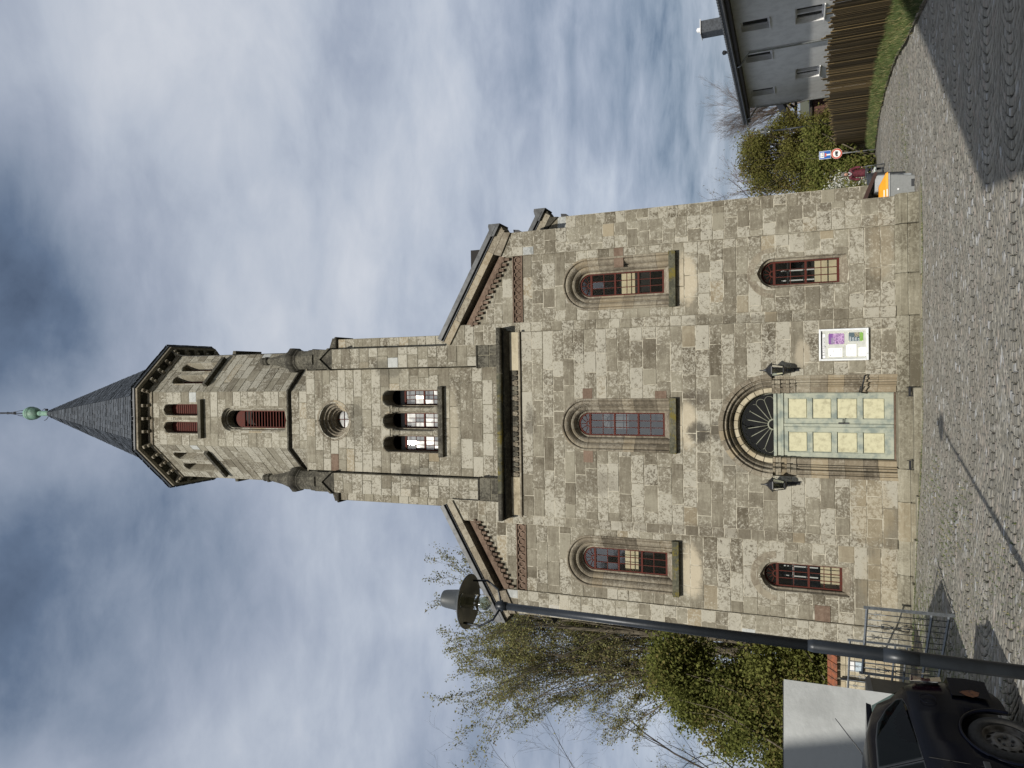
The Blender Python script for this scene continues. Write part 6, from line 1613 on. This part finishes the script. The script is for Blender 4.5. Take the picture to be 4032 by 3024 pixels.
# ------------------------------------------------------------------ garage wall, gates, boundary wall
M['rough_render'] = simple('pale_grey_roughcast', (.44, .455, .45), .95, .10, 1.3, bst=1.0)
gx0, gy0 = -4.19, 10.3; gd = Vector((-.83, -.56, 0)).normalized(); gs = Vector((-.56, .83, 0)).normalized()
gg = float(gz(gx0, gy0)) - .2
garage = empty('rendered_garage', (gx0, gy0, gg), 0, 'low pale grey roughcast garage behind the dark car', 'garage')
p = [Vector((gx0, gy0, 0)), Vector((gx0, gy0, 0)) + gd * 6, Vector((gx0, gy0, 0)) + gd * 6 + gs * 3.5, Vector((gx0, gy0, 0)) + gs * 2.2]
b = MB(); zt = 2.755
b.add([q + Vector((0, 0, gg)) for q in p] + [q + Vector((0, 0, zt)) for q in p], [(0, 1, 5, 4), (1, 2, 6, 5), (2, 3, 7, 6), (3, 0, 4, 7)]); b.build('wall', M['rough_render'], garage)
b = MB(); q_ = [p[0] + gd * .02 + gs * .02, p[1], p[2], p[3] + gd * .03]; b.add([q + Vector((0, 0, zt - .05)) for q in q_] + [q + Vector((0, 0, zt + .012)) for q in q_], [(4, 5, 6, 7), (0, 1, 5, 4), (3, 0, 4, 7), (2, 3, 7, 6)]); b.build('roof', M['lead'], garage)

M['galvbar'] = simple('weathered_galvanised_bar', (.20, .215, .225), .5, .15, 25, met=.5, bst=.1)
def spiral(b, c, U, V, r0, turns, flip=1, rad=.006, n=16):
    pts = []
    for i in range(n + 1):
        t = i / n; a = turns * 2 * math.pi * t * flip; r_ = r0 * (1 - .75 * t)
        pts.append(Vector(c) + U * (r_ * math.cos(a) - r0) + V * (r_ * math.sin(a)))
    b.tube(pts, rad, 5)
def gate(p0, p1, z0, z1, label, nbar, midrail=.22, ornaments=True, cat='gate'):
    p0 = Vector(p0); p1 = Vector(p1); L = (p1 - p0).length; U = (p1 - p0).normalized(); Z = Vector((0, 0, 1)); mid = (p0 + p1) / 2
    o = empty('iron_gate', (mid.x, mid.y, z0), 0, label, cat)
    for q in (0, L):
        b = MB(); b.tube([p0 + U * q + Z * (z0 - .04), p0 + U * q + Z * (z1 + .03)], .026, 4, smooth=False); b.build('post', M['galvbar'], o)
    for z in (z0 + .03, z0 + (z1 - z0) * midrail, z1 - .02):
        b = MB(); b.tube([p0 + Z * z, p1 + Z * z], .022, 4, smooth=False); b.build('rail', M['galvbar'], o)
    for k in range(1, nbar + 1):
        q = L * k / (nbar + 1); b = MB(); b.tube([p0 + U * q + Z * (z0 + .03), p0 + U * q + Z * (z1 - .02)], .0075, 6); b.build('bar', M['galvbar'], o)
    if ornaments:
        zc = z0 + (z1 - z0) * .62
        for k in range(1, nbar + 1, 2):
            q = L * k / (nbar + 1); c = p0 + U * q; b = MB()
            if k % 4 == 1 :
                for zz in (z0 + (z1 - z0) * .86, z0 + (z1 - z0) * .34):
                    for s in (-1, 1): spiral(b, c + Z * (zz + .02) , U * s, Z, -.028, .9, 1, .005, 10); b.tube([c + Z * zz, c + U * s * .03 + Z * (zz - .04), c + U * s * .05 + Z * (zz - .055)], .005, 4)
            else:
                for s in (-1, 1):
                    for d in (-1, 1):
                        cc = c + Z * (zc + d * .04)
                        b.tube([cc, cc + U * s * .05 + Z * d * .05, cc + U * s * .065 + Z * d * .11, cc + U * s * .045 + Z * d * .165, cc + U * s * .012 + Z * d * .16, cc + U * s * .016 + Z * d * .125], .006, 5)
                        b.tube([cc, cc + U * s * .03 + Z * d * .0, cc + U * s * .035 - Z * d * .02], .005, 4)
            b.build('scroll', M['galvbar'], o)
    return o
gate((-3.79, 12.6, 0), (-5.25, 13.64, 0), .37, 1.56, 'light grey scrolled iron gate leaf standing open in front of the church corner', 11)
gate((-5.72, 16.6, 0), (-7.3, 17.6, 0), .45, 1.57, 'second scrolled iron gate leaf further back, close to the church side wall', 10)
# boundary wall with tiled coping
M['terracotta'] = simple('orange_clay_tile', (.27, .088, .042), .8, .2, 8, bst=.4, col2=(.12, .06, .04))
bw = empty('boundary_wall', (-8.5, 20.8, .2), 0, 'low tan sandstone yard wall with orange clay tile coping left of the church', 'wall')
rr = random.Random(8); z = .0; yb = 20.8
while z < 1.62:
    h = rr.uniform(.20, .28); x = -7.42
    while x > -12:
        L = rr.uniform(.3, .65); b = MB(); b.bbox(x - L + .006, x - .006, yb - .006 + rr.uniform(-.006, .006), yb + .12, z + .006, z + h - .006, b=.012, tint=(rr.uniform(.4, .9), rr.choice((.2, .3, .9)), rr.random(), 1)); b.build('stone', M['pale_trim'], bw); x -= L
    z += h
b = MB(); b.box(-12, -7.43, yb + .012, yb + .35, -.2, z - .01); b.build('mortar_joints', M['mortar'], bw)
x = -7.38
while x > -12:
    b = MB(); b.bbox(x - .21, x - .01, -.20, .20, -.015, .02, b=.008, M=Matrix.Translation((0, yb + .02, z + .09)) @ Matrix.Rotation(R(32), 4, 'X')); b.bbox(x - .21, x - .01, -.17, .17, -.015, .02, b=.008, M=Matrix.Translation((0, yb + .33, z + .09)) @ Matrix.Rotation(R(-32), 4, 'X')); b.build('coping_tile', M['terracotta'], bw); x -= .215
b = MB(); b.bbox(-8.22, -8.16, yb - .14, yb - .08, -.1, 1.55, b=.01); b.build('iron_post', M['iron'], bw)
ns = empty('paper_sign', (-7.82, 20.72, 1.1), 0, 'small white and pale blue notice fixed on the yard wall behind the iron gate', 'sign')
b = MB(); b.bbox(-7.98, -7.72, 20.74, 20.765, 1.20, 1.36, b=.004); b.build('upper_panel', M['pvc'], ns)
M['paleblue'] = simple('pale_blue_print', (.42, .50, .56), .6, .03, 5, bst=0)
b = MB(); b.bbox(-7.98, -7.72, 20.74, 20.765, .98, 1.18, b=.004); b.build('lower_panel', M['paleblue'], ns)
db = empty('dark_dustbin', (-7.0, 16.3, .3), 0, 'dark grey slatted bin box half hidden between the iron gate and the garage', 'bin')
b = MB(); frustum(b, -7.45, -6.55, 16.1, 16.8, .28, -7.45, -6.55, 16.05, 16.85, 1.16); b.build('body', M['darkplastic'], db)
b = MB(); frustum(b, -7.5, -6.5, 16.0, 16.9, 1.165, -7.45, -6.55, 16.1, 16.8, 1.25); b.build('lid', M['darkplastic'], db)
for k in range(4): b = MB(); b.bbox(-7.36 + k * .21, -7.21 + k * .21, 16.03, 16.06, .4, 1.1, b=.006); b.build('ribbed_panel', M['lead'], db)

# ------------------------------------------------------------------ trees and shrubs
def leaf_mat(name, cols, trans=.35):
    m, nt, b = newmat(name); nt.nodes.remove(b); out = [n for n in nt.nodes if n.type == 'OUTPUT_MATERIAL'][0]
    at = N(nt, 'ShaderNodeAttribute', attribute_name='tint'); sp_ = N(nt, 'ShaderNodeSeparateColor'); nt.links.new(at.outputs['Color'], sp_.inputs[0])
    c = mix(nt, sp_.outputs[0], cols[0], cols[1]); c = mix(nt, step(nt, sp_.outputs[1], .72, .95), c, cols[2])
    d = N(nt, 'ShaderNodeBsdfDiffuse'); t = N(nt, 'ShaderNodeBsdfTranslucent'); nt.links.new(c, d.inputs[0]); nt.links.new(c, t.inputs[0])
    mx = N(nt, 'ShaderNodeMixShader'); mx.inputs[0].default_value = trans
    nt.links.new(d.outputs[0], mx.inputs[1]); nt.links.new(t.outputs[0], mx.inputs[2]); nt.links.new(mx.outputs[0], out.inputs[0]); return m
M['leaf_fresh'] = leaf_mat('fresh_spring_leaves', ((.16, .165, .065), (.30, .29, .13), (.21, .16, .085)))
M['leaf_green'] = leaf_mat('green_leaves', ((.085, .100, .028), (.20, .21, .062), (.20, .17, .065)))
M['leaf_olive'] = leaf_mat('olive_leaves', ((.10, .10, .028), (.20, .19, .06), (.16, .12, .055)))
M['petal'] = leaf_mat('white_petals', ((.70, .70, .64), (.80, .80, .76), (.72, .72, .66)), .3)
M['bark'] = simple('grey_brown_bark', (.135, .115, .08), .9, .2, 5, bst=.6, col2=(.07, .058, .04))
M['bark_dark'] = simple('dark_bark', (.060, .050, .042), .9, .2, 6, bst=.5)
M['bark_twig'] = simple('grey_twigs', (.16, .13, .115), .9, .2, 6, bst=.3)
M['bark_red'] = simple('reddish_twigs', (.13, .085, .075), .9, .2, 6, bst=.3)
class Tubes:
    def __init__(s): s.v = []; s.f = []
    def add(s, pts, rads, n):
        b0 = len(s.v); up = Vector((0, 0, 1)); K = len(pts)
        for i in range(K):
            d = pts[min(i + 1, K - 1)] - pts[max(i - 1, 0)]
            if d.length < 1e-6: d = Vector((0, 0, 1))
            a = d.cross(Vector((.3, .9, .1))).normalized(); b_ = a.cross(d).normalized()
            for j in range(n):
                t = 6.28318 * j / n; s.v.append(tuple(pts[i] + (a * math.cos(t) + b_ * math.sin(t)) * rads[i]))
        for i in range(K - 1):
            for j in range(n): s.f.append((b0 + i * n + j, b0 + i * n + (j + 1) % n, b0 + (i + 1) * n + (j + 1) % n, b0 + (i + 1) * n + j))
    def obj(s, name, mat, parent):
        me = bpy.data.meshes.new(name); me.from_pydata(s.v, [], s.f); me.materials.append(mat)
        me.polygons.foreach_set('use_smooth', [True] * len(s.f)); me.update(); return link(name, me, parent)
def grow(rg, T, Tw, tips, p, d, L, r_, lev, maxlev, spread, up, nch, wob=.16):
    K = 5 if lev < 2 else 4
    pts = [p.copy()]; rads = [r_]; dd = d.copy()
    for k in range(K):
        dd = (dd + Vector((rg.gauss(0, wob), rg.gauss(0, wob), rg.gauss(0, wob) + up * .3))).normalized()
        pts.append(pts[-1] + dd * (L / K)); rads.append(r_ * (1 - .62 * (k + 1) / K))
    (T if lev < 1 else Tw).add(pts, rads, 8 if lev == 0 else 5 if lev == 1 else 3)
    if lev >= maxlev:
        tips.extend(pts[1:]); return
    n = nch[min(lev, len(nch) - 1)]
    for c in range(n):
        t = .25 + .75 * (c + rg.random() * .8) / n; q = min(K - 1, int(t * K)); fr = t * K - q
        pos = pts[q].lerp(pts[q + 1], min(1, fr)); base = (pts[q + 1] - pts[q]).normalized()
        ax = Vector((rg.gauss(0, 1), rg.gauss(0, 1), rg.gauss(0, 1))).cross(base).normalized()
        nd = (base + ax * spread * rg.uniform(.5, 1.2)).normalized()
        grow(rg, T, Tw, tips, pos, nd, L * rg.uniform(.42, .68) * (1.15 - .35 * t), max(.004, rads[q] * rg.uniform(.4, .6)), lev + 1, maxlev, spread, up, nch, wob)
def leaves(pts, n, sz, jit, seed, patch=None, flat=1.0):
    g = np.random.default_rng(seed); P = np.array([tuple(q) for q in pts]); idx = g.integers(0, len(P), n)
    c = P[idx] + g.normal(0, jit, (n, 3)); a = g.normal(size=(n, 3)); a /= np.linalg.norm(a, axis=1, keepdims=True)
    b_ = np.cross(a, g.normal(size=(n, 3))); b_ /= np.linalg.norm(b_, axis=1, keepdims=True)
    s = sz * g.uniform(.6, 1.3, (n, 1)); V = np.stack([c - a * s, c + b_ * s * .55, c + a * s, c - b_ * s * .55], 1).reshape(-1, 3)
    t = np.concatenate([g.random((n, 1)), g.random((n, 2)), np.ones((n, 1))], 1)
    return V, t
def tree(name, label, cat, base, stems, maxlev, spread, up, nch, bark, leafm=None, nleaf=0, sz=.05, jit=.12, seed=1, crown_name='crown', wob=.16, group=None):
    o = empty(name, base, 0, label, cat, group); rg = random.Random(seed); T = Tubes(); Tw = Tubes(); tips = []
    for off, d, L, r_ in stems: grow(rg, T, Tw, tips, Vector(base) + Vector(off), Vector(d).normalized(), L, r_, 0, maxlev, spread, up, nch, wob)
    T.obj('trunk', M[bark], o); Tw.obj('branches', M[bark], o)
    if nleaf:
        V, t = leaves(tips, nleaf, sz, jit, seed); me = fast_mesh(crown_name, V, 4, M[leafm], tint=t); c = link(crown_name, me, o)
    print(name, len(T.f) + len(Tw.f), len(tips)); return o
zb_ = float(gz(-9, 26))
tree('budding_tree', 'tall multi-stemmed tree with small fresh leaves rising behind the left church corner', 'tree', (-9.4, 26, zb_),
     [((0, 0, 0), (.02, 0, 1), 6.5, .22), ((.0, .2, 2.5), (-.14, .1, 1), 7.8, .13), ((0, 0, 3.0), (-.22, -.1, 1), 7.6, .12), ((0, 0, 3.4), (-.36, .15, 1), 6.2, .10), ((0, .2, 3.6), (.03, .3, 1), 7.0, .11), ((.05, 0, 3.0), (-.05, -.2, 1), 7.8, .13), ((0, 0, 3.8), (-.48, .05, 1), 4.6, .08), ((0, 0, 5.6), (-.26, 0, 1), 5.8, .09), ((0, 0, 6.0), (.04, -.1, 1), 5.0, .09)],
     4, .40, .22, (7, 6, 4, 4), 'bark', 'leaf_fresh', 90000, .040, .065, 5, wob=.10)
zb_ = float(gz(-17, 31))
tree('bare_tree', 'bare dark branched tree against the sky far left behind the garage', 'tree', (-18.2, 31, zb_),
     [((0, 0, 0), (.0, 0, 1), 8, .12), ((0, 0, 4), (.25, .1, 1), 7.5, .06), ((0, 0, 5), (-.1, 0, 1), 10.5, .08), ((0, 0, 3.6), (.4, -.1, .8), 5.5, .05), ((0, 0, 6.5), (.14, .1, 1), 8, .06)], 4, .62, .04, (6, 5, 4, 3), 'bark_dark', 'leaf_fresh', 1500, .04, .05, 12, wob=.22)
zb_ = float(gz(22, 60))
tree('bare_tree', 'bare fan-shaped tree showing behind the end of the white house roof', 'tree', (21.6, 60, zb_),
     [((0, 0, 0), (0, 0, 1), 7, .25), ((0, 0, 3), (-.3, 0, 1), 5.4, .10), ((0, 0, 3), (.2, 0, 1), 5.6, .10), ((0, 0, 4), (-.1, 0, 1), 5, .10), ((0, 0, 3.4), (-.6, 0, 1), 4.6, .08), ((0, 0, 3.4), (-.45, 0.2, 1), 5, .08)], 4, .42, .2, (8, 6, 5, 4), 'bark_twig', seed=21)
zb_ = float(gz(12, 50))
tree('bare_tree', 'small bare reddish tree between the church corner and the olive thicket', 'tree', (11.3, 50, zb_),
     [((0, 0, 0), (0, 0, 1), 4.5, .12), ((0, 0, 2.5), (-.3, 0, 1), 5.5, .09), ((0, 0, 2.6), (.3, 0, 1), 4.8, .09), ((0, 0, 3), (-.05, 0, 1), 5.4, .09)], 3, .6, .05, (8, 6, 5), 'bark_red', 'leaf_olive', 700, .05, .05, 31)
def thicket(name, label, cat, base, lobes, nleaf, sz, leafm, bark, seed, stems=6, bh=2.0, petals=None, dens=1.0):
    """shrub or dense crown: limbs fanning into leaf clumps scattered through each lobe's volume"""
    o = empty(name, base, 0, label, cat); rg = random.Random(seed); g = np.random.default_rng(seed); T = Tubes(); pts = []
    for c, rad in lobes:
        c = Vector(c); n = int(26 * dens * rad[0] * rad[2] + 14)
        for i in range(n):
            v = Vector((rg.gauss(0, 1), rg.gauss(0, 1), rg.gauss(0, 1))).normalized() * (rg.random() ** .28)
            q = c + Vector((v.x * rad[0], v.y * rad[1], v.z * rad[2])); pts.append(q)
        for s in range(stems):
            b0 = Vector(base) + Vector((rg.uniform(-.5, .5), rg.uniform(-.5, .5), 0)); e_ = c + Vector((rg.uniform(-.9, .9) * rad[0], rg.uniform(-.9, .9) * rad[1], rg.uniform(.1, .9) * rad[2]))
            m1 = b0.lerp(e_, .4) + Vector((rg.gauss(0, .2), rg.gauss(0, .2), .4)); T.add([b0, m1, b0.lerp(e_, .75) + Vector((rg.gauss(0, .1), 0, .1)), e_], [v * min(1.3, .35 + rad[0] * .5) for v in (.06, .04, .022, .008)], 4)
    T.obj('trunk', M[bark], o)
    V, t = leaves(pts, nleaf, sz, .24, seed)
    # each clump has its own hue
    g2 = np.random.default_rng(seed + 1); P = np.array([tuple(q) for q in pts]); hue = g2.random(len(P))
    g3 = np.random.default_rng(seed); idx = g3.integers(0, len(P), nleaf); t[:, 0] = np.clip(.55 * hue[idx] + .45 * t[:, 0], 0, 1); t[:, 1] = np.clip(.6 * np.roll(hue, 3)[idx] + .5 * t[:, 1], 0, 1)
    link('crown', fast_mesh('crown', V, 4, M[leafm], tint=t), o)
    if petals:
        V, t = leaves(pts, petals, sz * .9, .22, seed + 7); link('blossom', fast_mesh('blossom', V, 4, M['petal'], tint=t), o)
    return o
thicket('green_tree', 'dense bright green leafy tree above the garage roof', 'tree', (-10.0, 21.5, .3),
        [((-8.8, 21.5, 3.3), (1.1, 1.0, 1.1)), ((-9.2, 22, 4.9), (1.1, 1.1, 1.1)), ((-10.3, 21.8, 4.1), (1.0, 1.1, 1.2)), ((-8.9, 21.6, 6.0), (.9, 1.0, .8)), ((-9.9, 22.2, 5.5), (.8, .9, .6)), ((-8.5, 21.9, 2.2), (.8, .8, .7)), ((-9.9, 21.4, 2.6), (1.3, 1.1, .9)), ((-11.3, 21.5, 2.7), (.8, .8, .8)), ((-12.3, 21.6, 2.3), (.6, .7, .5))],
        95000, .055, 'leaf_green', 'bark', 3, dens=.34, stems=10)
thicket('olive_thicket', 'large olive green thicket of budding bushes behind the board fence', 'bush', (12.6, 44, -1.5),
        [((12.9, 44, 3.6), (1.5, 1.2, 1.7)), ((11.5, 44, 2.6), (1.3, 1.2, 1.7)), ((13.9, 44.2, 2.4), (1.1, 1.0, 1.3)), ((12.3, 43.5, .9), (2.0, 1.0, 1.4)), ((13.6, 44, .4), (1.1, 1.0, 1.4)), ((10.9, 43.4, .6), (.9, 1, 1.5)), ((12.6, 44, 4.6), (1.0, .9, .8))],
        62000, .060, 'leaf_olive', 'bark_dark', 4, dens=.30, stems=16)
thicket('sparse_treetop', 'thin leafy treetop standing up over the left part of the olive thicket', 'tree', (12.6, 46, -1.6),
        [((13.4, 46, 5.0), (1.6, 1, .7)), ((11.4, 46, 4.4), (.9, .8, .6))], 2600, .075, 'leaf_olive', 'bark_red', 14, stems=14)
thicket('green_shrub', 'fresh green shrub leaning over the far end of the board fence', 'bush', (10.6, 40.5, -1.2),
        [((10.1, 40.5, .6), (1.0, .8, 1.3)), ((11.2, 40.8, .9), (1.0, .8, 1.3)), ((9.6, 38, -.3), (.7, .6, .7)), ((12.2, 41, 1.0), (1.0, .8, 1.0))], 16000, .075, 'leaf_green', 'bark', 6)
thicket('white_blossom_shrub', 'white blossoming shrub behind the walking person', 'bush', (8.2, 36.5, -1.0),
        [((8.35, 36.5, .65), (.45, .5, .55)), ((8.25, 36.3, .0), (.65, .5, .55)), ((8.0, 36.2, -.4), (.6, .5, .45))], 3500, .05, 'leaf_green', 'bark_dark', 8, petals=5500)
thicket('dark_ivy_bush', 'low dark green ivy beside the church wall behind the bins', 'bush', (7.2, 33.5, -.7),
        [((7.4, 33.5, .1), (.45, .5, .6)), ((6.9, 33.2, -.4), (.5, .5, .4))], 4000, .05, 'leaf_green', 'bark_dark', 9)
# a far hedge line closes the street
def farp():
    pts = []; rg = random.Random(4)
    for i in range(2600):
        x = rg.uniform(-70, 90); pts.append(Vector((x, 115 + rg.uniform(0, 10), -5 + rg.random() ** .8 * (5.5 + 1.6 * math.sin(x * .13)))))
    return pts
V, t = leaves(farp(), 30000, .42, .8, 44); o = link('far_wood', fast_mesh('far_wood', V, 4, M['leaf_olive'], tint=t)); o['kind'] = 'stuff'

# ------------------------------------------------------------------ houses behind the camera, whose shadows fall across the square
M['ochre'] = simple('ochre_render', (.38, .33, .24), .9, .06, 2, bst=.3)
M['roof_red'] = simple('brown_tiles', (.09, .07, .06), .8, .2, 4, bst=.3)
def house(name, label, x0, x1, y0, y1, z0, ze, rise, ridge_x=None):
    o = empty(name, ((x0 + x1) / 2, (y0 + y1) / 2, z0), 0, label, 'house'); xr = ridge_x if ridge_x is not None else (x0 + x1) / 2
    b = MB(); b.add([(x0, y0, z0), (x1, y0, z0), (x1, y0, ze), (xr, y0, ze + rise), (x0, y0, ze), (x0, y1, z0), (x1, y1, z0), (x1, y1, ze), (xr, y1, ze + rise), (x0, y1, ze)],
              [(0, 1, 2, 3, 4), (9, 8, 7, 6, 5), (0, 4, 9, 5), (1, 6, 7, 2)]); b.build('wall', M['ochre'], o)
    for a, c in ((x0, xr), (xr, x1)):
        za, zc = (ze, ze + rise) if a == x0 else (ze + rise, ze)
        b = MB(); b.add([(a, y0, za), (c, y0, zc), (c, y1, zc), (a, y1, za), (a, y0, za + .1), (c, y0, zc + .1), (c, y1, zc + .1), (a, y1, za + .1)], [(3, 2, 1, 0), (4, 5, 6, 7), (0, 1, 5, 4), (1, 2, 6, 5), (2, 3, 7, 6), (3, 0, 4, 7)]); b.build('roof', M['roof_red'], o)
    for k in range(3):
        for j in range(2):
            xx = x0 + (x1 - x0) * (k + .6) / 3.2; zz = z0 + 1.6 + j * 2.8
            b = MB(); b.bbox(xx - .5, xx + .5, y1, y1 + .03, zz, zz + 1.3, b=.01); w_ = b.build('window', M['pvc'], o)
            b = MB(); b.box(xx - .42, xx + .42, y1 + .032, y1 + .036, zz + .08, zz + 1.22); b.build('pane', M['carglass'], w_)
house('gabled_house', 'tall ochre house with steep gable behind the camera, casting the wide shadow on the setts', .36, 14.4, -13, -3, .7, 9.1, 7.3)
house('eaves_house', 'ochre house behind the camera on the left, shading the parked car', -22, -6.8, -14, -4, .7, 11.6, 2.0, -14)
